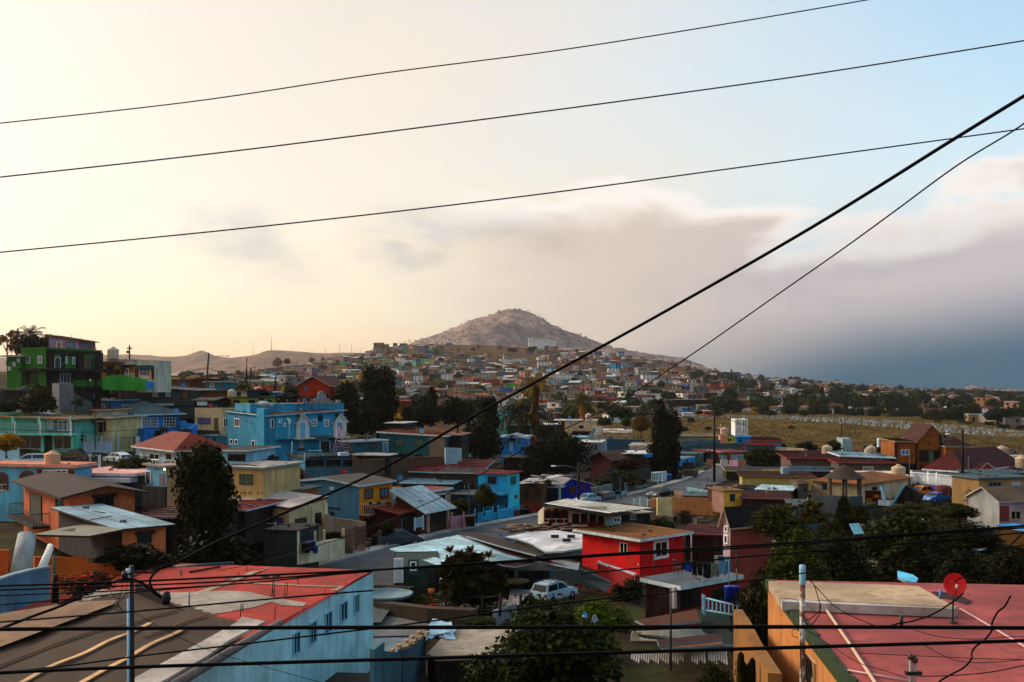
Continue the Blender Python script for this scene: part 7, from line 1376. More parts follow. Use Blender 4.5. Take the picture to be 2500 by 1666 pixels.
h=House('house','cream house with a broad tan-brown roof and white rear roof','house',485,1190,1400,D=136,xl=-60,xr=1020,yaw=42,wall='#8f8674',wall2='#b5aa96'); h.roof('hip','#8a5c2c','#8a6a44',ov=.6,th=.14,rh=.9)
h.win('R',605,1215,658,1270,fr='dark',gl='grey'); h.win('R',772,1205,790,1262,fr='white',gl='blue',mv=0); h.win('L',40,1185,90,1250,fr='dark',gl='grey')
h=House('house','flat white rear part of the cream house carrying the tank','house',1020,1120,1310,D=146,xl=860,wr=6,yaw=75,wall='#bdb3a4'); h.roof('flat','#c9beb0','#b9b0a4',ov=.1,th=.15);
h=House('house','long flat cream roof behind the tan-brown roof','house',1040,1100,1160,D=152,xl=300,wr=8,yaw=86,wall='#9c8a74'); h.roof('flat','#c9b9a8','#c3b6a6',ov=.2,th=.15)
tank('big cream tank at the corner of the cream house with tan-brown roof',910,1118,147,1.7,1.0,'#b9a893')
def gazebo():
 c=pc(290,1300,128); t=thing('gazebo','round thatched gazebo with open sides before the cream house','gazebo',c); b=MB(); b.lathe([(2.6,2.1),(1.4,2.9),(.2,3.7),(0,3.75)],n=14); b.lathe([(2.6,2.05),(0,2.1)],n=14); b.build('roof',M('#55483c','roof'),t)
 for k in range(6): a=k*math.pi/3+.3; g=MB(); g.box(math.cos(a)*2.1-.15,math.cos(a)*2.1+.15,math.sin(a)*2-.15,math.sin(a)*2+.15,-1,2.1); g.build('post',M('#6f6558','paint'),t)
gazebo()
fwall('garden_wall','grey terrace wall under the gazebo',[(-90,1310,1420,125),(350,1330,1440,122),(500,1325,1430,124)],'#50585a',th=.3)
def leanbox():
 c=pc(860,1410,129); t=thing('metal_rack','tipped metal rack with pale blue slats leaning on its corner','rack',c,0,None,.56); ax=Vector((.5,0,.866)); nx=Vector((.866,0,-.5)); up=Vector((0,1,0)); b=MB(); L_,W_,T_=8.2*.62,2.6,4.2
 def q(a,e,f): return ax*a+up*e+nx*f
 b.hexa([q(0,0,0),q(L_,0,0),q(L_,0,T_),q(0,0,T_),q(0,2.2,0),q(L_,2.2,0),q(L_,2.2,T_),q(0,2.2,T_)]); b.build('rack_body',M('#100a12','paint'),t)
 for k in range(6): g=MB(); e=-1.8+k*.33; g.hexa([q(0,e,0),q(L_,e,0),q(L_,e,.08),q(0,e,.08),q(0,e+.26,0),q(L_,e+.26,0),q(L_,e+.26,.08),q(0,e+.26,.08)]); g.v=[tuple(Vector(v)) for v in g.v]; g.build('slat',M('#7fc0e0','plain'),t)
 t.rotation_euler=(0,0,math.radians(-38))
leanbox()
def shelf():
 c=pc(620,1395,128); t=thing('wooden_cabinet','old brown open wooden cabinet leaning at the cream house','cabinet',c,-.2,None,.46); m=M('#6a3c12','wood'); b=MB()
 for x in (-2,-.2,2): b.box(x-.08,x+.08,0,1,0,3.2)
 for z in (0,1.1,2.2,3.1): b.box(-2,2,0,1,z,z+.12)
 b.box(-2,2,.95,1.02,0,3.2); b.build('cabinet_frame',m,t); g=MB(); g.box(-1.8,-.4,-.1,.5,.15,1.0); g.box(.2,1.6,-.05,.5,1.25,2.1); g.build('drawer',M('#a3702a','wood'),t)
shelf()
sheet('pale blue board leaning against the cream house wall',[(695,1205,131),(720,1208,131),(760,1370,129),(740,1372,129)],'#7fb4cc',name='leaning_board',cat='board',th=.1)
fwall('white_board','white rectangular panel on the ground before the metal rack',[(678,1368,1430,126),(820,1385,1442,125)],'#a9b9c4',th=.15,cat='panel',skirt=0)
h=House('house','tan house with a grey corrugated flat roof and blue garage door at the right','house',1835,1130,1300,D=124,wl=5,xr=2420,yaw=14,wall='#8a7450',wall2='#a38862'); h.roof('flat','#4f6268','#5c6c70',ov=.35,th=.2); h.win('R',1942,1160,2090,1240,fr='grey',gl='teal',mv=2); h.panel('R',2208,1160,2308,1245,'#a3acb3',t=.06,name='garage_door')
h=House('house','grey pitched corrugated roof behind the tan house','house',1920,1075,1130,D=134,wl=6,xr=2480,yaw=10,wall='#3a4244'); h.roof('flat','#46585c','#55666a',ov=.3,th=.12)
h=House('house','grey-roofed low house with a white cistern at the far right','house',2290,930,1000,D=168,xl=1770,wr=9,yaw=84,wall='#2c3a3c'); h.roof('flat','#8c9a9e','#8a9498',ov=.3,th=.2); h=House('house','long light-rimmed roof at the right edge above the grey-roofed house','house',2520,900,960,D=182,xl=1990,wr=8,yaw=86,wall='#54483c'); h.roof('flat','#a09a92','#b3ada4',ov=.3,th=.2)
tank('cream square cistern on the grey-roofed low house',2102,885,176,1.9,1.0,'#b5a491'); tank('cream tank half cut by the right picture edge',2330,1005,160,1.8,1.0,'#b5a491'); dish('small bright blue dish beside the square cistern',2014,868,176,36,'#2a8cc0',tilt=10)
for x,yt,yb,D,r,l,lp in ((1648,560,1240,132,.22,'leaning dark wooden pole with lamp before the ochre house right wing',-1.8),(1716,860,1240,131,.07,'pale thin pipe pole right of the leaning pole',None),(1038,850,1085,150,.08,'thin grey pole in front of the ochre house',None),(258,440,800,230,.16,'wooden pole standing on the brown slope',None),(1910,800,885,190,.06,'small antenna pole right of the ochre house',None),(400,800,880,190,.05,'antenna pole on the white roof by the tanks',None)):
 pole(l,x,yt,yb,D,r,'#24120a' if lp or r>.1 else '#6f6a66',lamp=lp,name='utility_pole' if r>.1 else 'metal_pole',cat='pole')
h=House('house','wide bright white roof between two dark red roofs','house',860,895,960,D=176,xl=250,wr=12,yaw=84,wall='#3a2a22',hl=.3); h.roof('shed','#a3bdc8','#c3ccd0',ov=.3,th=.2); h=House('house','long dark red roof with grey porch below the white roof','house',862,955,1050,D=166,xl=230,wr=7,yaw=83,wall='#5f564e'); h.roof('shed',RD,'#8c3028',ov=.5,th=.2); h.win('L',500,985,620,1040,fr='white',gl='grey',mv=4)
h=House('house','long dark red roof at the left of the white roof with a porch','house',250,900,1020,D=178,xl=-330,wr=12,yaw=83,wall='#6a5648'); h.roof('shed',RD,'#8c3a30',ov=.7,th=.2); h=House('house','dark red back roof carrying the left tank','house',520,850,900,D=192,xl=-100,wr=8,yaw=84,wall='#5a2018'); h.roof('shed',RD,RD,ov=.3,th=.2)
for x,y,D,hh,r,l in ((90,838,188,1.7,1.05,'wide cream tank on the dark red roof, the left tank'),(600,850,186,1.8,1.0,'tall cream tank of the pair on the white roof'),(562,850,185,1.3,.75,'short cream tank of the pair on the white roof')): tank(l,x,y,D,hh*.85,r*.9,'#b3a392')
def sign():
 c=pc(730,870,206); t=thing('pole_sign','white pole sign with blue and red panels at the foot of the slope','sign',c); z0=pc(0,870,206).z
 def zz(y): return pc(0,y,206).z-z0
 def xx(x): return (x-730)*K[2]/F*206
 b=MB(); b.tube([(0,.3,-1),(0,.3,zz(740))],.16,8); b.build('sign_pole',M('#1c1410','plain'),t)
 for nm,a in (('sign_box',(680,742,660,722)),('sign_box',(680,738,728,762))): g=MB(); g.box(xx(a[0]),xx(a[1]),0,.8,zz(a[3]),zz(a[2])); g.build(nm,M('#b9c3cc','plain'),t)
 for a,col in (((700,736,668,685),'#1c5c9c'),((700,736,686,700),'#a81c2c'),((700,736,702,716),'#1c4c8c'),((698,734,734,756),'#1c5ca0')): g=MB(); g.box(xx(a[0]),xx(a[1]),-.06,0,zz(a[3]),zz(a[2])); g.build('sign_panel',M(col,'plain'),t)
sign()
h=House('house','small white and grey ruin-like house at the foot of the brown slope','house',385,675,800,D=215,xl=270,wr=7,yaw=82,wall='#8fa0a3'); h.roof('flat','#8c989a','#9ca8aa',ov=.05,th=.1); fwall('green_fence','bright green low fence behind the pole sign',[(742,700,745,225),(885,702,745,225)],'#2f6a1c',cat='fence'); tree('olive scrub left of the small grey ruin',70,660,280,800,212,'bush','#2f2a10',n=1.4); tree('dark shrubs behind the pole sign',560,690,900,860,216,'bush','#20200d',n=1.6)
crop('C5')
h=House('house','grey striped tin roof spreading over the yards','house',880,985,1060,D=165,xl=430,wr=10,yaw=78,wall='#2a201a'); h.roof('shed','#566c76','#6a7c84',ov=.2,th=.14)
h=House('house','cream shed with rusty brown roof and grey cistern','house',625,1030,1130,D=156,xl=40,wr=9,yaw=80,wall='#a39a6a'); h.roof('shed','#5a3020','#7c5c40',ov=.5,th=.14); fwall('cistern','grey square cistern standing on the rusty brown roof',[(375,948,1003,160),(430,948,1003,160)],'#7c8c94',th=1.6,cat='cistern',skirt=0)
h=House('house','dark long roof with cream parapet behind the cistern','house',380,985,1020,D=172,xl=-90,wr=8,yaw=82,wall='#3a2a1c'); h.roof('flat','#2a201c','#a39464',ov=.2,th=.25); fwall('boundary_wall','cream parapet wall behind the grey cistern',[(205,965,990,168),(375,958,990,168)],'#b3a46c',cat='wall')
h=House('house','beige open house with a bright white tin roof','house',440,1140,1220,D=136,xl=160,wr=6,yaw=68,wall='#6f5f4a'); h.roof('shed','#b9ccd6','#b9c3c8',ov=.3,th=.12); h.panel('L',292,1125,335,1200,'#17100d'); h.panel('L',345,1140,438,1220,'#150c0a')
h=House('house','small grey block room right of the bright white tin roof','house',585,1085,1230,D=138,xl=500,wr=5,yaw=84,wall='#5a5c56'); h.roof('flat','#6f4a34','#6a4c3a',ov=.2,th=.12); h.win('L',543,1120,566,1145,mv=0,fr='dark')
h=House('house','wide dark red tin roof left of the pine','house',430,1215,1290,D=121,xl=40,wr=8,yaw=76,wall='#3a1a14'); h.roof('shed',RD,'#7a2a20',ov=.3,th=.14); h=House('house','grey flat-roofed room among the trees left of the pine','house',665,1270,1400,D=106,xl=470,wr=6,yaw=84,wall='#4a5c64'); h.roof('flat','#5a6468','#5a666a',ov=.1,th=.14)
h=House('house','pale pink small house with a dark window half behind the round bush','house',2020,1235,1380,D=114,xl=1885,xr=2130,yaw=50,wall='#a98f9a',wall2='#3a2420'); h.roof('flat','#54544c','#6a6a62',ov=.35,th=.14); h.win('L',1935,1245,1975,1278,mv=0,fr='dark')
h=House('house','white and faded pink gabled house at the right edge with large window','house',2150,1225,1400,D=106,wl=5,xr=2520,yaw=12,wall='#8c8c8c',wall2='#a39096'); h.roof('gableR','#6c5f50','#9c948c',ov=.3,th=.14,rh=1.2); h.win('R',2240,1300,2325,1375,fr='#b0a07c',gl='dark',mv=1); h.panel('R',2150,1262,2230,1390,'#7c4038',t=.03)
zsheet('bright blue and white tin canopy at the right picture edge',[(2125,1415),(2280,1405),(2420,1440),(2420,1475),(2240,1460)],-14.6,'#4aa3d0',th=.1); fwall('garden_wall','tan low wall under the blue canopy',[(2130,1440,1480,93),(2420,1480,1530,92)],'#8a6a3c')
tree('round dark bush with light top before the pale pink house',1680,1225,1955,1400,104,'broad','#262a0c',n=1.3)
tree('pine-like dark tree before the terrace of the gazebo',770,1175,980,1480,104,'fir','#20220b',n=1.3); tree('leafy olive bush right of the pine',890,1235,1080,1440,103,'broad','#2a2a0c')
tree('green bush between fence and tan house',1880,1060,2090,1200,126,'bush','#2c300e',n=1.4); tree('low weeds before the parked yellow and blue cars',1260,1225,1700,1330,110,'bush','#2c2c10',n=1.6,ls=.7)
tree('light mesquite tree at the left in the green belt',290,1200,700,1480,96,'open','#3a3410',n=2.2);
crop('M5')
for k,q in enumerate([(-120,860,420,1560,64,'bush','#2c330c'),(380,900,900,1560,68,'bush','#1a1a0a'),(820,720,1500,1200,84,'bush','#23240c'),(900,1000,1600,1600,62,'bush','#15150a'),(1450,820,2100,1200,82,'bush','#1b1a0a'),(1500,1080,2100,1600,58,'bush','#14120a'),(1950,1040,2500,1640,52,'bush','#17140a'),(-250,680,300,1000,84,'bush','#2a2b0d'),(-150,1100,600,1700,48,'bush','#262b0c')]):
 tree(['bright green crown left in the green belt above the pink roof','dark crown between the bright green crown and the leaning trunks','olive crown below the parked cars','dark crown with glints of a pool behind, centre of the green belt','dark crown below the pale pink house','deep shadowed crown behind the red dish','dark crown at the right picture edge of the green belt','feathery crown before the pink house wall','leafy crown just above the cream edge of the pink roof'][k],*q,n=3.2,ls=.5,name='leafy_tree')
zsheet('white tin roof glimpsed between the trees at the right',[(1670,1050),(1900,1055),(2060,1085),(1950,1150),(1680,1110)],-13.2,'#9ca4a9'); zsheet('pale blue pool cover shining through the dark trees',[(1140,1345),(1290,1385),(1340,1420),(1320,1455),(1210,1440),(1145,1410)],-10.5,'#6fb4d4')
b=MB(); b.box(-.5,.5,-.5,.5,0,.05); o=b.build('white_cloth',M('#9cc9dc','paint')); o.location=pc(748,948,82); o.rotation_euler=(.9,0,.4); tag(o,'white-blue cloth caught in the trees of the green belt','cloth')
# === foreground roofs
crop('S')
RF=House('house','long blue-white house with a faded red painted flat roof at the bottom left','house',100,1855,2398,D=30,wl=14,xr=911,yaw=79,wall='#93bac6',wall2='#a3c2ca',gain=1.4,skirt=1); RF.roof('flat','#a8483a','#8f3a2c',ov=0,th=.12)
crop('B2')
def fw(x0,y0,x1,y1): RF.win('R',x0,y0,x1,y1,fr='#8fb4c0',gl='grey',mv=1,fw=.07)
for q in ((838,1085,902,1300),(998,985,1060,1200),(1145,892,1208,1098),(1292,795,1356,985),(1424,722,1470,910)): fw(*q)
crop('S'); ZR=RF.zt+.13
def zpatch(name,pts,z,col,kind='roof',parent=None,th=None,lift=0):
 P3=[Pz(x,y,z)+Vector((0,0,lift)) for x,y in pts]; o0=Vector(parent.location) if parent else Vector(); P3=[p-o0 for p in P3]
 n=sum((P3[i].cross(P3[(i+1)%len(P3)]) for i in range(len(P3))),Vector())
 if n.z<0: P3=P3[::-1]
 b=MB()
 if th: b.slab([P3],th,0,0)
 else: b.add(P3,[tuple(range(len(P3)))])
 return b.build(name,M(lin(col),kind),parent)
def B2p(l): return [(500+x*.2551,1266+y*.2551) for x,y in l]
def B1p(l): return [(x*.2551,1266+y*.2551) for x,y in l]
zpatch('paint_patch',B2p([(590,465),(560,505),(440,512),(330,562),(170,622),(-60,700),(-60,735),(0,715),(170,648),(290,606),(400,560),(500,520),(600,480)]),ZR,'#a89888',parent=RF.o,lift=.02)
zpatch('paint_patch',B2p([(370,610),(900,638),(1340,652),(1260,694),(1200,690),(1290,662),(900,650),(380,622)]),ZR,'#a89888',parent=RF.o,lift=.024)
zpatch('paint_patch',B1p([(1960,700),(1960,900),(1780,885),(1290,840),(800,850),(560,900),(300,905),(260,885),(500,850),(780,745),(900,690),(960,682),(1300,700),(1600,714)]),ZR,'#a49a90',parent=RF.o,lift=.012)
zpatch('paint_patch',B2p([(0,925),(200,900),(480,850),(640,800),(700,770),(560,738),(420,703),(200,693),(0,700)]),ZR,'#a49a90',parent=RF.o,lift=.016); zpatch('paint_patch',B2p([(640,800),(740,835),(940,845),(978,815),(700,765)]),ZR,'#a49a90',parent=RF.o,lift=.02)
zpatch('paint_patch',B1p([(770,640),(860,640),(930,670),(860,675)]),ZR,'#a49a90',parent=RF.o,lift=.02)
b=MB(); b.tube([Pz(x,y,ZR+.03)-RF.o.location for x,y in B2p([(1575,515),(1440,585),(1300,680),(1200,740),(1000,860),(860,945),(735,1015)])],.045,5); b.build('red_hose',M('#b3200e','plain'),RF.o)
rr=random.Random(4)
for k,(x,y,hh,n_,l) in enumerate([(720,745,70*3,5,'tall bundle of rusty rebar standing on the red roof'),(1180,745,75,4,'leaning rebar bundle near the red roof edge'),(1510,545,50,5,'short rebar bundle at the far right roof corner'),(340,945,130,1,'single rebar at the front of the red roof, left'),(668,965,155,1,'single rebar at the front of the red roof, right'),(460,498,40,4,'short rebar bundle at the back of the red roof'),(905,640,60,1,'single short rebar in the middle of the red roof'),(1345,640,35,1,'tiny leaning rebar by the red roof edge'),(325,565,50,1,'thin rebar at the white strip on the red roof'),(205,610,40,1,'tiny rebar left of the white strip'),(950,865,30,1,'tiny rebar near the red hose')]):
 x_,y_=500+x*.2551,1266+y*.2551; c=Pz(x_,y_,ZR); h_=hh*.2551/F*c.y; b=MB()
 for i in range(n_):
  dx=rr.uniform(-.5,.5)*(n_>1); b.tube([(dx,rr.uniform(-.2,.2)*(n_>1),0),(dx+rr.uniform(-.12,.12),0,h_*(rr.uniform(.6,1) if n_>1 else 1))],.022,4)
 o=b.build('rebar',M('#3a140c','plain')); o.location=c; tag(o,l,'rebar','rebar ends on the red roof')
crop('B1'); b=MB(); b.tube([pc(1625,485,61),pc(2240,445,62)],.22,8); tag(b.build('blue_pipe',M('#12183a','plain')),'long dark blue tube lying at the back edge of the red roof','pipe')
crop('S')
ZT=-10.35
T=thing('tarp_roof','big brown tarp-covered roof with pale seams in the bottom left corner','roof',Pz(330,1445,ZT))
TP=[(330,1447),(440,1475),(590,1518),(577,1530),(330,1668),(160,1780),(-200,1900),(-420,1760),(-250,1560),(0,1502),(110,1478),(200,1465)]
def tw(x,y,z):   # sagging tarp
 p=Pz(x,y,z); return p+Vector((0,0,.10*math.sin(p.x*1.9+p.y*.55)+.05*math.sin(p.y*1.7-p.x)))
ps=[Pz(x,y,ZT)-T.location for x,y in TP]
xs_=[p.x for p in ps]; ys_=[p.y for p in ps]; b=MB(); N_=56; g={}
def inside(x,y):
 c=False
 for i in range(len(ps)):
  a,e=ps[i],ps[i-1]
  if (a.y>y)!=(e.y>y) and x<(e.x-a.x)*(y-a.y)/(e.y-a.y)+a.x: c=not c
 return c
x0,x1,y0,y1=min(xs_),max(xs_),min(ys_),max(ys_)
def zt_(x,y): return .045*math.sin(x*1.5+y*.8)*math.sin(y*.55-x*.3)+.02*math.sin(x*3.1+y*1.3)
vs=[];fs=[]
for j in range(N_+1):
 for i in range(N_+1): x=x0+(x1-x0)*i/N_; y=y0+(y1-y0)*j/N_; vs.append((x,y,zt_(x,y)))
for j in range(N_):
 for i in range(N_):
  if inside(x0+(x1-x0)*(i+.5)/N_,y0+(y1-y0)*(j+.5)/N_): a=j*(N_+1)+i; fs.append((a,a+1,a+N_+2,a+N_+1))
b.add(vs,fs,0,True); b.build('tarp',M(lin('#54402f'),'roof'),T)
def seam(name,pts,w,col,lift=.1):
 P3=[Pz(x,y,ZT)-T.location for x,y in pts]; b=MB();
 for a,e in zip(P3,P3[1:]):
  n=14; d=(e-a).normalized(); s_=Vector((-d.y,d.x,0))*w
  for k in range(n):
   p,q=a.lerp(e,k/n),a.lerp(e,(k+1)/n); p.z=zt_(p.x,p.y)+lift; q.z=zt_(q.x,q.y)+lift
   b.slab([[p+s_,p-s_,q-s_,q+s_][::-1]] if ((p-s_-p-s_).cross(q-p)).z<0 else [[p+s_,p-s_,q-s_,q+s_]],.03)
 b.build(name,M(col,'roof'),T)
seam('pale_seam',[(367,1525),(200,1600),(-60,1725)],.10,'#c9a884'); seam('pale_seam',[(451,1539),(330,1600),(100,1725)],.11,'#c9a884')
seam('brown_seam',[(434,1493),(180,1560),(-60,1650)],.08,'#5a3a1c'); seam('brown_seam',[(505,1506),(350,1560)],.07,'#6a4c2c'); seam('brown_seam',[(260,1478),(60,1525),(-100,1570)],.06,'#7a5c40')
zpatch('beige_tarp',B1p([(775,835),(1110,820),(1080,860),(640,1030),(0,1275),(-200,1330),(-200,1000),(0,950),(460,880)]),ZT,'#8f7560',parent=T,lift=.19)
zpatch('white_strip',[(590,1517),(648,1528),(560,1575),(500,1618),(330,1715),(200,1790),(120,1780),(330,1668),(460,1597),(577,1531)],ZT,'#b0a79f',parent=T,lift=.2,th=.12)
b=MB(); b.tube([Pz(x,y,ZT+.12)-T.location for x,y in ((686,1518),(640,1545),(560,1592),(480,1640),(330,1730))],[.13,.16,.17,.18,.2],10); b.build('edge_roll',M('#857a74','roof'),T)
b=MB(); a=[Pz(x,y,ZT) for x,y in ((330,1450),(450,1494))]; b.hexa([q-T.location+v for v in (Vector((0,0,-.15)),) for q in (a[0],a[1])]+[a[1]-T.location+Vector((0,.15,-.15)),a[0]-T.location+Vector((0,.15,-.15)),a[0]-T.location+Vector((0,0,.55)),a[1]-T.location+Vector((0,0,0.02)),a[1]-T.location+Vector((0,.15,.02)),a[0]-T.location+Vector((0,.15,.55))]); b.build('ridge_board',M('#2a100a','wood'),T)
b=MB(); a=[Pz(x,y,ZT) for x,y in ((140,1478),(198,1466))]; o_=-T.location; b.hexa([a[0]+o_,a[1]+o_,a[1]+o_+Vector((0,.1,0)),a[0]+o_+Vector((0,.1,0)),a[0]+o_+Vector((0,0,.06)),a[1]+o_+Vector((0,0,.4)),a[1]+o_+Vector((0,.1,.4)),a[0]+o_+Vector((0,.1,.06))]); b.build('ridge_board',M('#3c2010','wood'),T)
t,o0=deep('house','walls of the near building hidden below the brown tarp roof',[(330,1452),(580,1532),(330,1680),(-200,1930),(-420,1790),(-240,1570)],ZT-.35,7,'#4a3c30','#7fb4c8')
zsheet('narrow dark awning strip at the bottom edge beside the blue-white wall',[(760,1648),(765,1640),(1050,1648),(1130,1660),(1200,1700),(800,1720)],-15.6,'#4a4038')
pole('dark street pole rising in front of the tarp roof',321,1382,1900,14,.05,'#150806',name='street_pole'); pole('pale steel pipe strapped to the dark street pole',313,1463,1900,13.8,.018,'#9cb9cc',name='steel_pipe',cat='pipe',r2=.018)
b=MB(); b.lathe([(.0,0),(.035,.0),(.035,.02),(.028,.03),(.035,.045),(.035,.06),(0,.065)],n=10); o=b.build('insulator',M('#b9c6cc','plain')); o.location=P(313,1400,13.95); tag(o,'white insulator at the top of the dark street pole','insulator')
crop('B1')
for i,(pts,r,l) in enumerate([([(0,1058),(300,942),(600,830),(880,690),(1100,605),(1230,582),(1350,615),(1480,715),(1580,775)],.022,'thickest black cable arching over the dark street pole'),([(1620,430),(1540,475),(1450,560),(1440,640),(1500,720),(1600,770)],.018,'black cable hanging in a loop right of the dark street pole'),([(1290,553),(1420,490),(1530,470),(1700,390),(2352,90)],.009,'thin cable leaving the pole top to the upper right'),([(1080,545),(1190,540),(1250,520)],.008,'short tie wire left of the pole top'),([(1150,550),(1080,660),(1070,730),(1130,765),(1200,760)],.004,'thin looped wire left of the pole'),([(1180,560),(1160,700),(1120,870),(1200,880),(1230,800)],.004,'tangled thin wire at the steel pipe head'),([(1230,600),(1190,740),(1130,820),(1180,890),(1110,800)],.004,'second tangled thin wire at the steel pipe head'),([(1290,905),(1700,1130),(2000,1260),(2352,1370),(3070,1570)],.004,'very thin wire running down across the blue-white wall')]):
 cable(l,pts,13.9,r)
b=MB(); b.lathe([(0,-.1),(.05,-.08),(.07,0),(.05,.09),(0,.1)],n=8); o=b.build('cable_clamp',M('#0e0504','plain')); o.location=pc(1590,765,13.9); tag(o,'black knotted cable clamp at the end of the looped cable','clamp'); o=MB(); o.lathe([(0,-.05),(.03,-.04),(.045,0),(.03,.05),(0,.05)],n=8); o=o.build('cable_clamp',M('#0e0504','plain')); o.location=pc(1190,545,13.9); tag(o,'small round clamp left of the pole top','clamp')
crop('FV')
up=[('highest thin cable crossing the sky',[(-60,290),(440,234),(870,170),(1290,115),(1700,50),(2080,-15)],.011),('second thin cable crossing the sky',[(-60,414),(500,352),(1000,289),(1440,231),(1900,166),(2420,83)],.013),('third thin cable crossing the sky, lowest of the parallel ones',[(-60,586),(560,525),(1150,458),(1700,385),(2420,287)],.013)]
for l,p,r in up: cable(l,p,18,r)
cable('thick black cable running from the upper right down to the street pole',[(2420,180),(2200,315),(1860,526),(1500,732),(1250,868),(1100,950),(870,1082),(640,1185),(500,1245),(400,1296),(350,1312)],[9.5,10,11,12,12.6,13,13.3,13.5,13.7,13.9,14],[.019]*81)
cable('thinner cable running down from the right edge beside the thick one',[(2420,235),(2330,300),(2200,380),(2050,490),(1940,570),(1800,668),(1570,828),(1400,935),(1200,1035),(1035,1132),(965,1164),(870,1205),(760,1245),(614,1289),(500,1312)],[16,16.5,17,18,19,20,22,24,27,30,31,33,35,38,40],.014)
crop('S')
for l,p,r,D in (('heavy black horizontal cable across the bottom, the upper one',[(-60,1537),(600,1533),(1200,1532),(2000,1531),(2560,1534)],.0165,8),('heavy black cable across the bottom, the lower one',[(-60,1646),(300,1630),(1060,1607),(1870,1583),(2560,1563)],.0155,8.2),
 ('thin cable under the heavy one rising to the right over the blue-white wall',[(-60,1648),(153,1627),(332,1603),(600,1572),(832,1544),(1000,1524),(1130,1506),(1283,1485),(1400,1470),(1500,1460)],.008,9),
 ('thin cable crossing the red roof in the middle',[(-60,1524),(306,1495),(600,1468),(820,1449),(911,1442)],.009,10),
 ('upper cable of the four that cross the red roof',[(-60,1433),(326,1420),(600,1407),(908,1392),(1075,1381),(1280,1368),(1500,1352),(1680,1341),(1960,1324),(2206,1305),(2560,1280)],.012,11),
 ('second cable of the four that cross the red roof',[(-60,1443),(326,1430),(600,1417),(908,1393),(1080,1384),(1280,1371),(1500,1356),(1680,1346),(1960,1329),(2206,1309),(2560,1285)],.010,11.1),
 ('third cable of the four that cross the red roof',[(-60,1457),(326,1441),(600,1424),(908,1394)],.008,11.2),
 ('fourth, lowest cable of the four that cross the red roof',[(-60,1482),(150,1465),(320,1447),(600,1424),(760,1408),(905,1396)],.008,11.3),
 ('thin cable crossing in front of the red house base and the green belt',[(1420,1402),(1438,1399),(1630,1381),(1783,1363),(2000,1345),(2200,1328),(2560,1295)],.009,11.6),
 ('faint cable passing behind the rusty pole into the green belt',[(1480,1470),(1600,1452),(1750,1430),(1952,1401),(2126,1379),(2347,1353),(2560,1323)],.008,12),
 ('slanting cable at the right edge above the green belt',[(2560,1240),(2500,1300),(2420,1370),(2330,1420)],.012,16)):
 cable(l,p,D,r)
# === pink roof, bottom right
crop('S')
PR=House('house','ochre house with a rose-pink flat roof and green edge at the bottom right','house',2352,2020,3302,D=18,xl=1875,wr=18,yaw=-5.7,wall='#a87c50',wall2='#a87c50',gain=1.2); PR.walls()
ps=[PR.L3(-.05,0,PR.H),PR.L3(18,0,PR.H),PR.L3(18,PR.W['L']-3.3,PR.H),PR.L3(18,PR.W['L']+.05,PR.H),PR.L3(-.05,PR.W['L']+.05,PR.H)]
b=MB(); b.slab([[p+Vector((0,0,.06)) for p in ps]],.2,0,0); b.build('roof',M(lin('#a2605c'),'roof'),PR.o)
b=MB(); WL=PR.W['L']; rr=random.Random(8); n=60
for k in range(n):
 q0=WL*k/n; q1=WL*(k+1)/n; w=.12+.1*rr.random(); b.hexa([PR.L3(-.12,q0,PR.H-.22),PR.L3(w,q0,PR.H-.22),PR.L3(w,q1,PR.H-.22),PR.L3(-.12,q1,PR.H-.22),PR.L3(-.12,q0,PR.H+.12),PR.L3(w,q0,PR.H+.12),PR.L3(w,q1,PR.H+.12),PR.L3(-.12,q1,PR.H+.12)])
b.build('green_edge',M(lin('#3a4a20'),'paint'),PR.o)
ZP=PR.zt+.06
def B5p(l): return [(1850+x*.2762,1266+y*.2762) for x,y in l]
zpatch('raised_cream_roof',B5p([(96,552),(1280,590),(1420,600),(1750,786),(1600,778),(900,742),(195,705)]),ZP+.35,'#b39f88',parent=PR.o,th=.35)
zpatch('white_curb',B5p([(190,700),(900,735),(1760,784),(1740,806),(900,772),(215,742)]),ZP+.3,'#b9b4b0',parent=PR.o,th=.3,lift=.03)
zpatch('dirt_patch',B5p([(1530,650),(1650,655),(1800,690),(1900,738),(1850,765),(1700,720),(1600,700)]),ZP,'#4a2018',parent=PR.o,lift=.02)
b=MB(); b.tube([Pz(x,y,ZP+.1)-PR.o.location for x,y in B5p([(445,565),(560,740),(820,1120),(1050,1470),(1200,1700)])],[.05]*5,8); b.build('white_roof_pipe',M('#b3a08c','plain'),PR.o)
b=MB(); b.tube([Pz(x,y,ZP+.05)-PR.o.location for x,y in B5p([(1790,800),(2070,960),(2353,1130),(2600,1300)])],.035,6); b.tube([Pz(x,y,ZP+.05)-PR.o.location for x,y in B5p([(795,1342),(1380,1445)])],.03,6); b.build('thin_white_pipe',M('#b39a9a','plain'),PR.o)
crop('B5')
dish('big red satellite dish on the pink roof',1735,582,33,192,'#c30a10',az=-8,tilt=8,mast=1.25)
b=MB(); b.tube([(0,0,0),(0,0,.32)],.05,6); o=b.build('pipe_stub',M('#5a8ab4','plain')); o.location=pc(1615,712,33); tag(o,'short blue-grey pipe stub left of the red dish','pipe')
b=MB(); b.tube([(0,0,0),(0,0,.3)],.05,6); o=b.build('pipe_stub',M('#1c0c08','plain')); o.location=pc(1270,955,27.5); tag(o,'short black pipe stub in the middle of the pink roof','pipe')
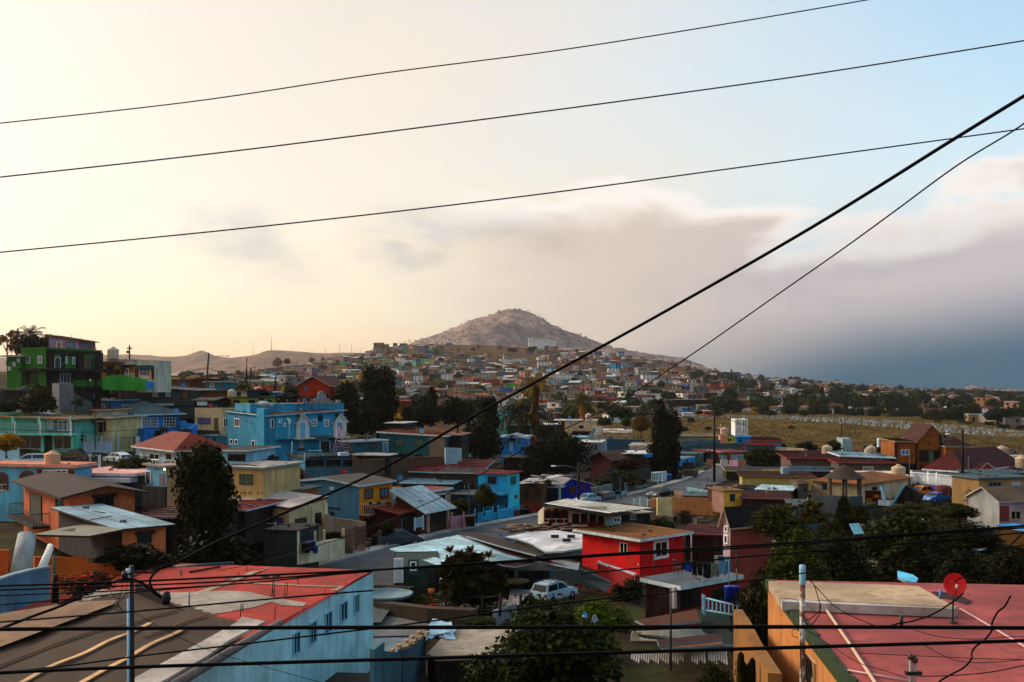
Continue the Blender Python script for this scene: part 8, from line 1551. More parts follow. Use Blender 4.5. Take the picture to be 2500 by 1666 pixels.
p=pc(395,1900,22); hh=pc(0,415,22).z-p.z; t=thing('rusty_pole','rusty white-topped service pole before the pink roof','pole',p); b=MB(); b.tube([(0,0,0),(0,0,hh-.05)],.062,12); b.build('pole_shaft',M('#8c5a40','rust'),t); b=MB(); b.lathe([(.07,hh-.42),(.075,hh-.4),(.07,hh-.3),(.075,hh-.2),(.07,hh-.1),(.072,hh),(0,hh+.02)],n=12); b.build('pole_cap',M('#8fb0c0','plain'),t)
b=MB(); b.tube([(.03,-.1,0),(.03,-.1,hh-3.75),(.03,-.1,hh-3.7)],.045,8); b.lathe([(0,0),(.07,.02),(.075,.1),(.04,.16),(0,.17)],(.03,-.1,hh-3.75),10); b.build('conduit',M('#7aa6c0','plain'),t)
PR.win('L',452,1240,516,1440,fr='#b9a488',gl='grey',mv=0,bars=5)
p=pc(1375,1560,20); t=thing('service_mast','pair of grey conduits with weatherheads standing on the pink roof','conduit',p)
for k,(x,y) in enumerate(((1352,1235),(1388,1262))):
 q=pc(x,y,20)-p; b=MB(); b.tube([(q.x,0,-.5),(q.x,0,q.z)],.035,8); b.build('conduit',M('#8f8884','plain'),t); b=MB(); b.lathe([(0,-.03),(.06,-.02),(.065,.04),(.03,.09),(0,.1)],(q.x,0,q.z),10); b.build('weatherhead',M('#5a3a2c','plain'),t)
b=MB(); b.box(-.16,.16,-.05,.05,-.05,.02); b.v=[(v[0],v[1],v[2]+(pc(0,1360,20)-p).z) for v in b.v]; b.build('bracket',M('#1c0a08','plain'),t)
for l,pts,r,D in (('thin wire leaving the top of the rusty pole across the pink roof',[(425,500),(500,590),(640,740),(680,775),(800,850),(1000,935),(1030,945)],.012,25),('twisted black cable sagging in front of the pink roof, left part',[(1030,960),(1190,945),(1240,930),(1380,905),(1550,845),(1700,755),(1820,660)],.018,22),('second twisted cable falling across the right of the pink roof',[(2235,685),(2180,780),(2120,830),(2070,930),(2070,990),(2000,1080),(1930,1130),(1890,1190),(1890,1240),(1820,1320),(1700,1385),(1600,1448),(1560,1520)],.018,20),('thin wire running across the lower pink roof to the conduits',[(430,985),(700,1160),(900,1280),(1150,1355),(1340,1420)],.007,20),('thin wire curving from the roof stub to the right edge',[(1380,985),(1600,1045),(1900,1068),(2200,1050),(2400,1040)],.008,23),('thin level wire over the lower half of the pink roof',[(880,1190),(1400,1215),(2000,1240),(2400,1250)],.007,20),('sagging wire below the level wire',[(1470,1120),(1700,1240),(1900,1275),(2100,1270),(2400,1245)],.007,20),('wire from the conduits rising to the right edge',[(1410,1395),(1700,1390),(2050,1360),(2400,1290)],.010,19),('wire loop hanging at the rusty pole, upper',[(500,590),(540,720),(555,800),(500,860),(440,900),(410,880)],.010,21.8),('wire loop hanging at the rusty pole, lower',[(370,990),(310,985),(310,1040),(365,1055)],.007,21.8),('wire running down the rusty pole',[(405,860),(380,1000),(375,1200),(392,1448),(392,1560)],.009,21.7),('wire looping from the pole head over the roof edge',[(545,770),(550,830),(510,900),(460,945),(400,900)],.010,21.8),('thin wire lying on the cream raised roof',[(210,735),(260,708),(370,730),(520,758)],.006,30)): cable(l,pts,D,r)
crop('S'); rn=np.random.RandomState(9)
def inpoly(x,y,pl):
 c=False
 for (a,b_),(d,e) in zip(pl,pl[1:]+pl[:1]):
  if (b_>y)!=(e>y) and x<(d-a)*(y-b_)/(e-b_)+a: c=not c
 return c
def under(label,n,xr_,yr_,cols,zmax=2.2,s0=.25):
 b=MB(); x=rn.uniform(*xr_,n); y=rn.uniform(*yr_,n)
 for i in range(n):
  D=hit(x[i],y[i],40,200)
  if D is None or inpoly(x[i],y[i],STREET): continue
  c=P(x[i],y[i],D); h_=zmax*(.4+.6*abs(noise.noise(Vector((c.x*.25,c.y*.25,0)))*2))
  for k in range(16):
   q=c+Vector(rn.normal(size=3)*[.6,.6,0])+Vector((0,0,rn.rand()*h_)); t=Vector(rn.normal(size=3)).normalized()*s0; u=t.cross(Vector(rn.normal(size=3))).normalized()*s0*.6; b.add([q-t*.4,q+u*.5,q+t,q-u*.5],[(0,1,2,3)],i%3)
 tag(b.build('undergrowth',[M(c,'leaf') for c in cols]),label,'undergrowth',kind='stuff')
under('dark tangled undergrowth filling the green belt above the pink roof',2600,(1880,2560),(1290,1480),('#23240c','#191608','#35340f'))
under('dark weeds on the shaded ground left of the grey cement ground floor',700,(400,640),(1330,1420),('#1c1a0a','#140f07','#26260d'),1.5)
under('weeds along the yard and lane below the green house',500,(910,1330),(1455,1500),('#23220c','#2a1c0e','#33330f'),.7,.18)
under('weeds in the yards between the right-hand houses',900,(1880,2500),(1225,1290),('#2a2a0e','#1c180a','#3c3812'),1.0,.2)
def inhouse(p):
 for s in HS:
  v=p-s.org; a,e=v.dot(s.u['R']),v.dot(s.u['L'])
  if -.3<a<s.W['R']+.3 and -.3<e<s.W['L']+.3: return True
 return False
b=MB(); rr=random.Random(77)
for i in range(2300):
 x=rr.uniform(330,2500); y=rr.uniform(1060,1420); D=hit(x,y,60,260)
 if D is None or inpoly(x,y,STREET) or (1260<x<1780 and y>1290): continue
 c=P(x,y,D)
 if inhouse(c): continue
 t=rr.random(); a=rr.uniform(0,3.1); ca,sa=math.cos(a),math.sin(a); k=rr.choice([0,0,1,1,2,3,4,5,5])
 if t<.55: w,d_,h_=rr.uniform(.2,.9),rr.uniform(.2,.6),rr.uniform(.15,.8)
 elif t<.8: w,d_,h_=rr.uniform(.8,1.8),.05,rr.uniform(.5,1.3)
 else: w,d_,h_=rr.uniform(.8,2),rr.uniform(.5,1.2),.06
 q=MB(); q.box(-w,w,-d_,d_,-.3,h_); b.add([(v[0]*ca-v[1]*sa+c.x,v[0]*sa+v[1]*ca+c.y,v[2]+c.z) for v in q.v],q.f,k)
tag(b.build('yard_clutter',[M('#6a625a','paint'),M('#3a2a20','wood'),M('#2a5f80','paint'),M('#b3b0aa','paint'),M('#7a2a1c','paint'),M('#4c4a46','metal')]),'crates, boards and scrap lying about in the yards between the houses','clutter',kind='stuff')
under('weeds and low bushes in the yards of the valley houses',1500,(560,2500),(1060,1420),('#1f210b','#17140a','#33300f'),1.1,.2)
crop('S')
for l,pts,D_ in (('thin street wire from the lamp pole to the tallest pole',[(1412,1135),(1560,1090),(1744,1010)],[132,150,170]),('second street wire under the first',[(1412,1142),(1560,1100),(1744,1022)],[132,150,170]),('wire from the tallest pole to the far right roofs',[(1744,1006),(1900,1075),(2030,1100)],[170,175,178]),('wire from the tallest pole to the leaning pole at right',[(1744,1015),(2000,1080),(2348,1058)],[170,150,132]),('wire from the leaning pole to the right edge',[(2348,1060),(2430,1085),(2540,1100)],[132,130,128]),('wire over the turquoise house roofs',[(440,930),(560,1010),(700,1065)],[150,145,138]),('wire across the mint house front',[(0,1048),(230,1055),(460,1040)],[125,128,132])): cable(l,pts,D_,.03)
# === the hill town and the plain
WORDS={'#cfcdc7':'white','#a8a29a':'pale grey','#7d7873':'grey','#8f7f6c':'beige','#a3856a':'tan','#9c5a48':'brick red','#b38c84':'dusty pink','#3f8fa6':'turquoise','#2f6fa0':'blue','#5f9c8c':'sea green','#7f9a6a':'green','#b39a48':'yellow','#6a5a8c':'violet','#5a4a40':'brown','#a3562c':'orange','#8fa6b4':'light blue'}
PAL=['#cfcdc7']*7+['#a8a29a']*7+['#7d7873']*8+['#8f7f6c']*7+['#a3856a']*5+['#9c5a48']*3+['#b38c84']*4+['#3f8fa6','#2f6fa0','#5f9c8c','#7f9a6a','#b39a48','#6a5a8c','#a3562c']+['#5a4a40']*4+['#8fa6b4']*2
RPAL=[('#a8a6a2','pale roof'),('#77736e','grey roof'),('#5c564f','dark grey roof'),('#6a2c20','red-brown roof'),('#8a6a50','tan roof'),('#b3b6b8','white roof'),('#4c4640','dark roof')]
LBL={}
def where(x,y):
 c=[(520,'among the first rooftops behind the left hill'),(640,'at the hazy left foot of the hill town'),(760,'on the hazy left slope of the hill town'),(870,'on the left shoulder of the hill town'),(960,'below the skyline houses of the hill crest'),(1060,'under the left flank of the cone mountain'),(1160,'left of the pale hill road'),(1260,'beside the pale hill road'),(1360,'below the long white building on the hill'),(1460,'right of the pale hill road'),(1560,'on the right slope under the mountain flank'),(1660,'where the right slope flattens out'),(1780,'on the plain before the cemetery trees'),(1900,'behind the white tower block on the plain'),(2040,'on the plain left of the blue billboard'),(2180,'on the plain behind the cemetery trees'),(2320,'far out on the right plain'),(9999,'far out at the right picture edge')]
 for a,b in c:
  if x<a: s=b; break
 r='high up ' if y<885 else '' if y<925 else 'low down ' if y<965 else 'at the bottom '
 return r+s
ACC={}
def far_house(X,D,w,d,hh,yaw,col,rc,merge=None,label=None,storeys=1,name='house',cat='house',wins=True,nw=None,roofk=0,kind='far',zb=None):
 zb=gz(X,D) if zb is None else zb; z=min(zb,gz(X+w*.4,D),gz(X-w*.4,D))-.6; H_=hh+(zb-z); V=MB(); W_=MB(); Rf=MB()
 V.box(-w/2,w/2,-d/2,d/2,0,H_)
 if roofk==1:
  q=.5; Rf.slab([[(-w/2-q,-d/2-q,H_),(w/2+q,-d/2-q,H_),(w/2+q,0,H_+1.3),(-w/2-q,0,H_+1.3)],[(-w/2-q,0,H_+1.3),(w/2+q,0,H_+1.3),(w/2+q,d/2+q,H_),(-w/2-q,d/2+q,H_)]],.15,0,0)
 elif roofk==2: Rf.slab([[(-w/2-.4,-d/2-.5,H_+.05),(w/2+.4,-d/2-.5,H_+.05),(w/2+.4,d/2+.4,H_+.9),(-w/2-.4,d/2+.4,H_+.9)]],.2,0,0); V.box(-w/2,w/2,d/2-.2,d/2,H_,H_+.7)
 else:
  Rf.slab([[(-w/2-.15,-d/2-.15,H_+.2),(w/2+.15,-d/2-.15,H_+.2),(w/2+.15,d/2+.15,H_+.2),(-w/2-.15,d/2+.15,H_+.2)]],.2,0,0)
 sh=hh/storeys; n=nw or max(1,int(w/3.2))
 for s_ in range(storeys):
  for k in range(n):
   if not nw and R.random()<.15: continue
   u=(-w/2)+(k+.5)*w/n; zz=H_-hh+s_*sh+sh*.38; ww=min(.65,w/n*.28)
   if not nw and s_==0 and R.random()<.25: W_.box(u-.5,u+.5,-d/2-.06,-d/2,H_-hh+.1,H_-hh+2.1)
   else: W_.box(u-ww,u+ww,-d/2-.06,-d/2,zz,zz+sh*.38)
 for sd in (-1,1):
  for s_ in range(storeys):
   zz=H_-hh+s_*sh+sh*.38; x_=sd*w/2; W_.box(min(x_,x_+sd*.06),max(x_,x_+sd*.06),-d*.2,d*.12,zz,zz+sh*.36)
 if merge is None:
  t=thing(name,label,cat,(X,D,z),yaw); V.build('wall',M(tuple(round(min(.8,v*1.25),4) for v in lin(col)),kind),t); Rf.build('roof',M(rc,'farroof'),t)
  if wins and W_.v: o=W_.build('window',M('#1c1a1a','glass'),t); o['kind']='stuff'
  return t
 c,s_=math.cos(yaw),math.sin(yaw)
 for mb,key in ((V,col),(Rf,rc),(W_,'win')):
  if key not in merge['k']: merge['k'][key]=len(merge['k'])
  merge['b'].add([(v[0]*c-v[1]*s_+X,v[0]*s_+v[1]*c+D,v[2]+z) for v in mb.v],mb.f,merge['k'][key])
LM=[('C3',1840,395,1905,460,'#a9b3b9',2,'white end block of the long school-like building high on the hill'),('C3',1905,415,2090,455,'#9ca3a6',2,'low middle wing of the long school-like building high on the hill'),('C3',2090,420,2155,485,'#aab6bc',2,'right end block of the long school-like building high on the hill'),
('C3',60,458,168,500,'#6f5a4c',2,'flat brown block on the very left of the hill crest'),('C3',48,515,122,555,'#8f8a84',1,'white house just below the brown crest block'),('C3',170,475,230,505,'#6c584b',1,'low brown house right of the crest block'),('C3',278,462,325,495,'#7a4c38',1,'red-brown little house on the crest between two palms'),('C3',358,465,440,495,'#7f6a5c',1,'long beige house on the crest below the palms'),('C3',380,510,435,548,'#3c9a86',1,'turquoise-green cube house near the crest'),
('C3',470,525,550,580,'#a39484',2,'cream villa with a low roof near the crest'),('C3',580,520,700,560,'#7a7c94',1,'long grey-violet house near the crest'),('C3',668,580,740,612,'#2f8cb4',1,'bright blue house below the grey-violet one'),('C3',890,460,960,492,'#2a84b0',1,'bright blue house at the foot of the mountain'),('C3',843,560,970,625,'#8c8378',2,'white-roofed two-storey house with arcades'),('C3',1225,602,1330,628,'#b3b4b0',1,'long white house below the brown field'),('C3',408,660,510,705,'#b0b3b0',1,'white house with a row of windows mid-slope left'),('C3',600,645,690,702,'#7fb06a',2,'light green house mid-slope'),('C3',690,640,760,675,'#b3a032',1,'yellow house touching the light green one'),('C3',1085,680,1305,735,'#76767c',2,'wide grey unfinished block with two rows of openings'),('C3',990,750,1060,790,'#9a5a44',1,'small house with a white parapet and red wall'),('C3',500,755,565,800,'#a8a6a0',2,'small white two-storey house left of centre slope'),('C3',480,815,580,845,'#4f8f9c',1,'light turquoise roofed house left of centre'),('C3',820,820,955,885,'#c0c6c9',3,'white three-storey block with three rows of windows'),('C3',518,840,612,905,'#b9b6ae',2,'white two-storey house left of the three-storey block'),('C3',700,815,820,905,'#3c3430',2,'dark brown house left of the three-storey block'),('C3',752,870,850,935,'#6a7a28',2,'olive green house below the dark brown one'),('C3',285,905,380,950,'#2a86ac',1,'blue house beside the tall eucalyptus'),('C3',895,890,1000,945,'#8c2a20',1,'white house with a red roof below the three-storey block'),('C3',1000,895,1130,945,'#a9a8a4',2,'long white house right of the red-roofed one'),('C3',1290,878,1500,945,'#8f4a34',2,'long brick red building with dark windows'),('C3',1580,925,1695,970,'#3f9c3c',1,'vivid green house right of the brick red building'),('C3',1495,965,1560,1035,'#4a80b0',2,'tall light blue gabled house'),('C3',1560,980,1650,1035,'#2f5f94',1,'dark blue house touching the tall light blue one'),('C3',988,980,1105,1045,'#a88c80',2,'pinkish two-storey house above the central tree mass'),('C3',325,985,420,1030,'#a9a9a6',1,'white house with arches right of the eucalyptus'),('C3',430,988,545,1020,'#a6a49c',1,'long pale house right of the eucalyptus'),('C3',1380,1060,1455,1130,'#b0bcc4',2,'white-blue house left of the long white hall'),('C3',1415,1120,1855,1185,'#c3cdd2',1,'long bright white hall with a row of tiny openings'),('C3',1365,995,1485,1045,'#9c8870',1,'beige house above the white-blue one'),
('E7',490,358,630,385,'#b0b4b0',2,'row of white terraces with dark arches on the right slope'),('E7',440,370,500,405,'#a6aaa8',1,'left end of the white terraces'),('E7',765,397,880,455,'#c3cccf',2,'white cube house with a crown-like roof on the right slope'),('E7',560,445,625,480,'#b3b6b3',1,'white house left of the white cube'),('E7',710,485,775,545,'#b4bcc0',2,'small white two-storey house below the cube'),('E7',865,455,940,485,'#3fa3cc',1,'sky blue roofed house beside the white cube'),('E7',830,525,960,570,'#bcc6ca',1,'long white house behind the thick wire'),('E7',950,540,1180,600,'#a9c3cc',2,'pale blue-white long building right of the thick wire'),('E7',880,600,990,655,'#93a9b4',2,'grey-blue house under the pale blue-white building'),('E7',400,545,540,575,'#b39c88',1,'long low beige house above the dark tree'),('E7',1575,470,1700,520,'#b6c0c6',2,'white two-storey house on the right slope, highest bright one'),('E7',1640,525,1710,560,'#a9b3b9',1,'white box house below it on the right slope'),('E7',1965,545,2140,600,'#a6b3bd',3,'big pale blue-grey block with three rows of windows'),('E7',1330,735,1415,785,'#c0c3c3',2,'white house with arched windows and red roofs, left part'),('E7',1400,695,1575,740,'#c0c6c9',1,'long white parapet block of the red-roofed complex'),('E7',1410,722,1570,765,'#8a2c24',1,'dark red front of the white arched complex'),('E7',1525,735,1665,785,'#b9bdbc',2,'right part of the white arched complex'),('E7',1175,745,1320,800,'#a39c94',2,'row of small white-framed units left of the arched complex'),('E7',1400,615,1500,665,'#a8a890',1,'pale yellow house row, left'),('E7',1540,615,1655,655,'#c3b97c',1,'pale yellow house row, right'),('E7',1725,680,1900,740,'#8c9a8c',2,'grey-green house with a wide terrace'),('E7',1900,605,1970,660,'#7a6a9c',2,'violet house with a white side'),('E7',1620,340,1720,390,'#a85a44',2,'orange-red house high on the right slope'),('E7',1870,400,2010,450,'#3c3a5a',2,'dark blue and violet house on the right slope'),('E7',2060,705,2160,750,'#7a2a22',1,'dark red house on the lower right slope'),('E7',2160,725,2345,760,'#b3bcc0',1,'long white wall house on the lower right slope'),('E7',1880,775,2045,805,'#a3ac3c',1,'lime yellow house below the brown mound'),('E7',980,835,1120,870,'#a8896a',1,'beige house with small windows right of the skirted palm'),('E7',1120,825,1200,865,'#1f6f90',1,'teal blue house right of the beige one'),('E7',770,755,980,830,'#8f867c',2,'grey block right of the skirted palm with a blue roof line'),('E7',745,885,870,950,'#6f7478',2,'unfinished grey block right of the skirted palm'),('E7',770,825,950,860,'#a3622c',1,'orange-red long shed behind the skirted palm'),('E7',965,925,1090,990,'#566f80',1,'slate blue wall house left of the far fan palm'),('E7',1150,870,1240,915,'#a3482c',1,'orange-red shed left of the far fan palm'),('E7',735,945,870,1000,'#b3b3c0',1,'lilac-white fenced building by the skirted palm'),
('E8',700,480,790,560,'#b9b0b0',2,'white house with red trim at the edge of the grave field'),('E8',790,515,925,555,'#a3bcc8',1,'pale blue long house right of the red-trimmed one'),('E8',775,455,915,490,'#2a78a8',1,'blue house behind the pale blue long house'),('E8',1015,490,1110,545,'#a3481c',1,'orange-red house at the edge of the grave field'),('E8',1395,365,1555,460,'#96603e',2,'large tan-orange house with a hipped roof'),('E8',1715,360,1985,400,'#b0b3b4',1,'long white shop with an orange left end'),('E8',675,360,1085,440,'#2c2422',1,'wide dark hall with a bright roof edge'),('E8',1190,420,1360,500,'#8c8a86',2,'striped grey apartment row'),('E8',1460,465,1570,495,'#a9bcc8',1,'white-blue low house before the cemetery trees'),('E8',715,170,885,205,'#8c95a3',1,'grey-lilac row on the lower right slope'),('E8',885,165,955,205,'#c3ad90',1,'cream house with an orange roof beside it'),('E8',810,205,895,255,'#1c3f8c',2,'deep blue house on the lower right slope'),('E8',895,205,1080,280,'#6a6c70',3,'large grey unfinished block on the lower right slope'),('E8',510,250,695,285,'#c3cacc',1,'bright white long wall house on the lower right slope'),
('E9',380,185,455,255,'#14507c',2,'blue billboard-like panel building on the plain'),('E9',600,215,780,255,'#a39478',1,'wide beige building with a row of dark openings on the plain'),('E9',1405,235,1610,290,'#a89470',2,'tan block with four small windows on the plain'),('E9',165,220,330,250,'#a3acb0',1,'white low house left of the blue panel on the plain'),('E9',600,105,700,145,'#b0a06a',1,'pale yellow house at the skyline of the plain'),('E9',970,195,1140,240,'#9c4a3c',1,'brick red row on the plain'),('E9',2170,375,2280,420,'#8c1a14',1,'dark red house at the right end of the plain'),('E9',530,190,730,215,'#9a5048',1,'long dull red roofed house on the plain'),('E9',1950,330,2130,400,'#8f8fa0',2,'grey-lilac row right of the tall cemetery tree'),
('E6',280,612,425,660,'#5a9cb4',1,'pale turquoise long house at the hazy left foot'),('E6',715,548,825,580,'#7fa86a',1,'light green long house on the left slope'),('E6',1065,540,1145,582,'#b3902c',1,'ochre yellow house on the left slope'),('E6',1070,490,1145,535,'#4fa390',1,'turquoise house on the left slope above the yellow one'),('E6',945,632,1075,700,'#a9a6a3',2,'white flat house with two storeys left of the trees'),('E6',595,605,680,690,'#a37c70',2,'pinkish two-storey house behind the orange house'),('E6',920,540,1000,575,'#a08c84',1,'pale pink house on the left slope'),('E6',440,575,545,612,'#a8978a',1,'pale house on the far left slope'),('E6',1505,428,1590,465,'#4c8c74',1,'green house on the left shoulder'),('E6',1250,690,1340,745,'#9c8484',2,'greyish pink house left of the tall eucalyptus'),('E6',1250,755,1320,810,'#b0b0b0',2,'small white house in the gap left of the eucalyptus'),('E6',870,685,960,705,'#a39a78',1,'low cream house left of the white flat house')]
occ=[]; nind=0; rr=random.Random(21)
for cr,x0,y0,x1,y1,col,st,l in LM:
 if not l: continue
 if min(int(col[i:i+2],16) for i in (1,3,5))>0x9b: col='#d6d3cc'
 crop(cr); X0,Y0,X1,Y1=sx(x0),sy(y0),sx(x1),sy(y1); D=hit((X0+X1)/2,Y1,230,1600) or 1470
 c=P((X0+X1)/2,Y1,D);  w=(X1-X0)/F*D; hh=(Y1-Y0)/F*D; far_house(c.x,D+4,w,rr.uniform(7,10),hh,rr.uniform(-.12,.12),col,rr.choice(['#a8a6a2','#8c8a86','#77736e','#b3b6b8']),label=l,storeys=st,nw=max(2,int(w/3.0)) if st>1 else None,zb=c.z); occ.append((X0,Y0,X1,Y1)); nind+=1
crop('S')
top={400:925,520:922,600:915,650:905,700:900,760:893,820:886,850:876,880:866,940:850,1000:848,1100:848,1300:848,1380:856,1450:862,1520:866,1600:880,1660:892,1720:902,1800:916,1900:928,2050:938,2200:950,2350:962,2520:972}
bot={400:938,520:945,600:955,700:972,800:985,900:1000,1000:1030,1200:1040,1300:1030,1400:1030,1500:1030,1590:1025,1700:1012,1800:1010,1950:1012,2100:1012,2300:1022,2520:1045}
xt=sorted(top); xb=sorted(bot)
cand=[]
tries=0
while len(cand)<1900 and tries<22000:
 tries+=1; x=rr.uniform(430,2520); ya=np.interp(x,xt,[top[k] for k in xt]); yb_=np.interp(x,xb,[bot[k] for k in xb]); y=ya+2+(yb_-ya-2)*rr.random()**(1.15)
 D=hit(x,y,260,2600)
 if D is None or D<300: continue
 w=rr.uniform(6,11.5); st=2 if rr.random()<.22 else 1; hh=2.9*st*rr.uniform(.95,1.15); wp=w*F/D; hp=hh*F/D
 if 1080<x<1290 and 838<y<868+ (x-1080)*.05: continue          # open brown field on the crest
 if 1215<x<1330 and 862<y<905 and rr.random()<.85: continue
 if any(x-wp/2<b[2]-1 and x+wp/2>b[0]+1 and y-hp*.8<b[3]-1 and y-hp*.1>b[1] for b in occ[:len(LM)]): continue
 if any(abs(x-b[0])<(wp+b[3])*.38 and abs(y-b[1])<(hp+b[2])*.36 for b in cand): continue
 cand.append((x,y,hp,wp,D,w,st,hh))
cand.sort(key=lambda c:-c[2]*c[3])
near_n=len([o for o in scene.objects if o.parent is None and o.name.startswith('house')])
quota=max(0,298-near_n); merged={'b':MB(),'k':{}}
print('near+landmark houses',near_n,'candidates',len(cand))
used={}
pend=[]
for i,(x,y,hp,wp,D,w,st,hh) in enumerate(cand):
 c=P(x,y,D); col=rr.choice(PAL); rc,rn=rr.choice(RPAL); yaw=rr.uniform(-.7,.7); d=rr.uniform(6,10); rk=rr.choice([0,0,0,0,1,2,2])
 if i<quota:
  l='%s %s%s house with a %s%s %s'%('two-storey' if st==2 else 'low','wide ' if w>10 else 'narrow ' if w<7 else '',WORDS[col],{0:'flat ',1:'gabled ',2:'slanting '}[rk],rn,where(x,y)); pend.append((l,x,far_house(c.x,D,w,d,hh,yaw,col,rc,label=l,storeys=st,roofk=rk)))
 else: far_house(c.x,D,w,d,hh,yaw,col,rc,merge=merged,storeys=st,roofk=rk)
by={}
for l,x,o in pend: by.setdefault(l,[]).append((x,o))
ORD='leftmost second third fourth fifth sixth seventh eighth ninth tenth eleventh twelfth thirteenth fourteenth fifteenth sixteenth seventeenth eighteenth nineteenth twentieth twenty-first'.split()
def pre_(j,n): return '' if n==1 else ('left ','right ')[j] if n==2 else 'rightmost ' if j==n-1 else 'leftmost ' if j==0 else ORD[min(j,20)]+'-from-left '
def short(l): return ' '.join(l.split()[:16])
for l,v in by.items():
 v.sort(key=lambda t:t[0])
 for j,(x,o) in enumerate(v):
  pre=pre_(j,len(v))
  o['label']=short(pre+l); o['group']='houses of the hill town and the plain'
mats=[None]*len(merged['k'])
for k,i in merged['k'].items(): mats[i]=M('#1c1a1a','glass') if k=='win' else M(k,'far')
o=merged['b'].build('distant_houses',mats); tag(o,'smallest far houses filling the hill town and the right plain','houses',kind='stuff')
trs=[]
FT=[('C3',1595,505,1710,580,'#1d2a14'),('C3',690,465,745,525,'#3a3018'),('C3',735,520,815,620,'#4a3c1c'),('C3',1210,935,1350,1030,'#1c2c10'),('C3',1725,855,1885,925,'#1d2a18'),('C3',1540,875,1635,940,'#1c2812'),('C3',1815,495,1915,570,'#2a2c18'),('C3',580,910,690,1010,'#4a2c1c'),('C3',615,770,685,860,'#3a3020'),('C3',1215,745,1280,815,'#2c2c18'),('C3',1095,745,1190,805,'#2c3018'),('C4',245,335,300,425,'#14343a'),('C4',675,720,790,810,'#22301a'),('C4',980,745,1140,830,'#263018'),('C4',205,660,280,720,'#1d2c14'),('C4',2080,670,2140,770,'#14281c'),('C4',2140,665,2210,770,'#182c1c'),('C4',2215,678,2345,790,'#1a2c1c'),('C4',2020,672,2065,740,'#122418'),('C4',1560,590,1710,700,'#22301c'),('C4',1800,640,1880,710,'#1c3020'),('E6',310,432,420,570,'#5a3c1c'),('E6',435,440,510,530,'#4c3418'),('E6',720,432,790,505,'#5a4428'),('E6',865,428,905,480,'#3c3018'),('E6',1290,420,1360,485,'#4a3820'),('E6',1750,345,1800,410,'#4c3c24'),('E6',1605,345,1670,410,'#4a3c22'),('E6',110,635,170,690,'#6a4428')]
k=0
for cr,x0,y0,x1,y1,col in FT:
 crop(cr); D=hit((sx(x0)+sx(x1))/2,sy(y1),230) or 700; lx=(sx(x0)+sx(x1))/2
 l='%s tree %s'%('tall pale' if y1-y0>(x1-x0)*1.1 else 'broad rounded',where(lx,sy(y1))); t=tree(l,x0,y0,x1,y1,D,'broad',col,group='trees of the hill town'); trs.append((l,lx,t))
crop('S')
wood=MB(); small=crown_mesh('broad',77,1,.1,'#1e2a12');
for i in range(560):
 x=rr.uniform(440,2520); ya=np.interp(x,xt,[top[k] for k in xt]); yb_=np.interp(x,xb,[bot[k] for k in xb]); y=ya+(yb_-ya)*rr.random(); D=hit(x,y,300,2600)
 if D is None or any(b[0]-2<x<b[2]+2 and b[1]<y<b[3]+3 for b in occ): continue
 hm_=rr.uniform(3,7) if x<1700 else rr.uniform(5,10); wm=hm_*rr.uniform(.8,1.5); kd='broad'
 if rr.random()<.12: kd='cypress'; wm=hm_*.35; hm_*=1.3
 sc_=F/D; l='%s tree %s'%('slim dark' if kd=='cypress' else 'olive round' if i%3 else 'dark broad',where(x,y)); col=['#1e2a12','#28290f','#142414','#352f18','#16241a'][i%5]
 if i>=215:
  c=P(x,y,D); q_=random.Random(i)
  for j in range(90):
   v=Vector((q_.gauss(0,1),q_.gauss(0,1),q_.gauss(0,1))).normalized()*(q_.random()**.4); p=c+Vector((v.x*wm/2,v.y*wm/2,hm_*(.52+v.z*.46))); s1=wm*.09; t1=Vector((q_.uniform(-1,1),q_.uniform(-1,1),q_.uniform(-1,1)))*s1*1.5; t2=t1.cross(v)*1.2/ max(.3,s1)*s1; wood.add([p-t1,p+t2,p+t1,p-t2],[(0,1,2,3)],i%4)
  continue
 t=tree(l,x-wm*sc_/2,y-hm_*sc_,x+wm*sc_/2,y,D,kd,col,group='trees of the hill town',seed=i%4); trs.append((l,x,t))
by={}
for l,x,o in trs: by.setdefault(l,[]).append((x,o))
for l,v in by.items():
 v.sort(key=lambda t:t[0])
 for j,(x,o) in enumerate(v):
  pre=pre_(j,len(v)); o['label']=short(pre+l)
tag(wood.build('small_trees',[M(c,'leaf') for c in ('#1e2a12','#28290f','#142414','#352f18')]),'many more small trees between the houses of the hill town','trees',kind='stuff')
crop('E9')
for k,(x0,y0,x1,y1,D,col) in enumerate([(-40,262,130,440,520,'#1c2c18'),(110,265,290,435,530,'#1b2a16'),(290,300,430,440,515,'#16261c'),(400,285,580,450,520,'#18261a'),(560,268,720,450,505,'#1b2a14'),(700,420,860,530,470,'#3a2c14'),(790,298,950,500,490,'#283012'),(930,288,1080,490,490,'#2a3012'),(1060,290,1210,480,495,'#262c14'),(1180,300,1420,540,450,'#2e2a12'),(1380,295,1560,500,470,'#202a16'),(1440,300,1700,540,455,'#1f2a14'),(1680,250,1880,520,450,'#22280f'),(1860,360,2040,520,450,'#26290f'),(1880,455,2020,560,420,'#1f2c0c'),(2030,420,2250,560,430,'#1a200e'),(2050,490,2210,580,400,'#1c240c'),(2240,500,2420,620,400,'#1a200e'),(1550,450,1790,570,425,'#1c240c'),(2160,300,2330,420,560,'#1c2a20'),(1290,440,1420,600,420,'#2c2810')]):
 tree('%s%s tree of the row behind the graves on the right'%(pre_(k,21),['dark green','olive','brownish'][k%3]),x0,y0,x1,y1,D,'broad',col,group='trees along the cemetery',n=1)
crop('E8')
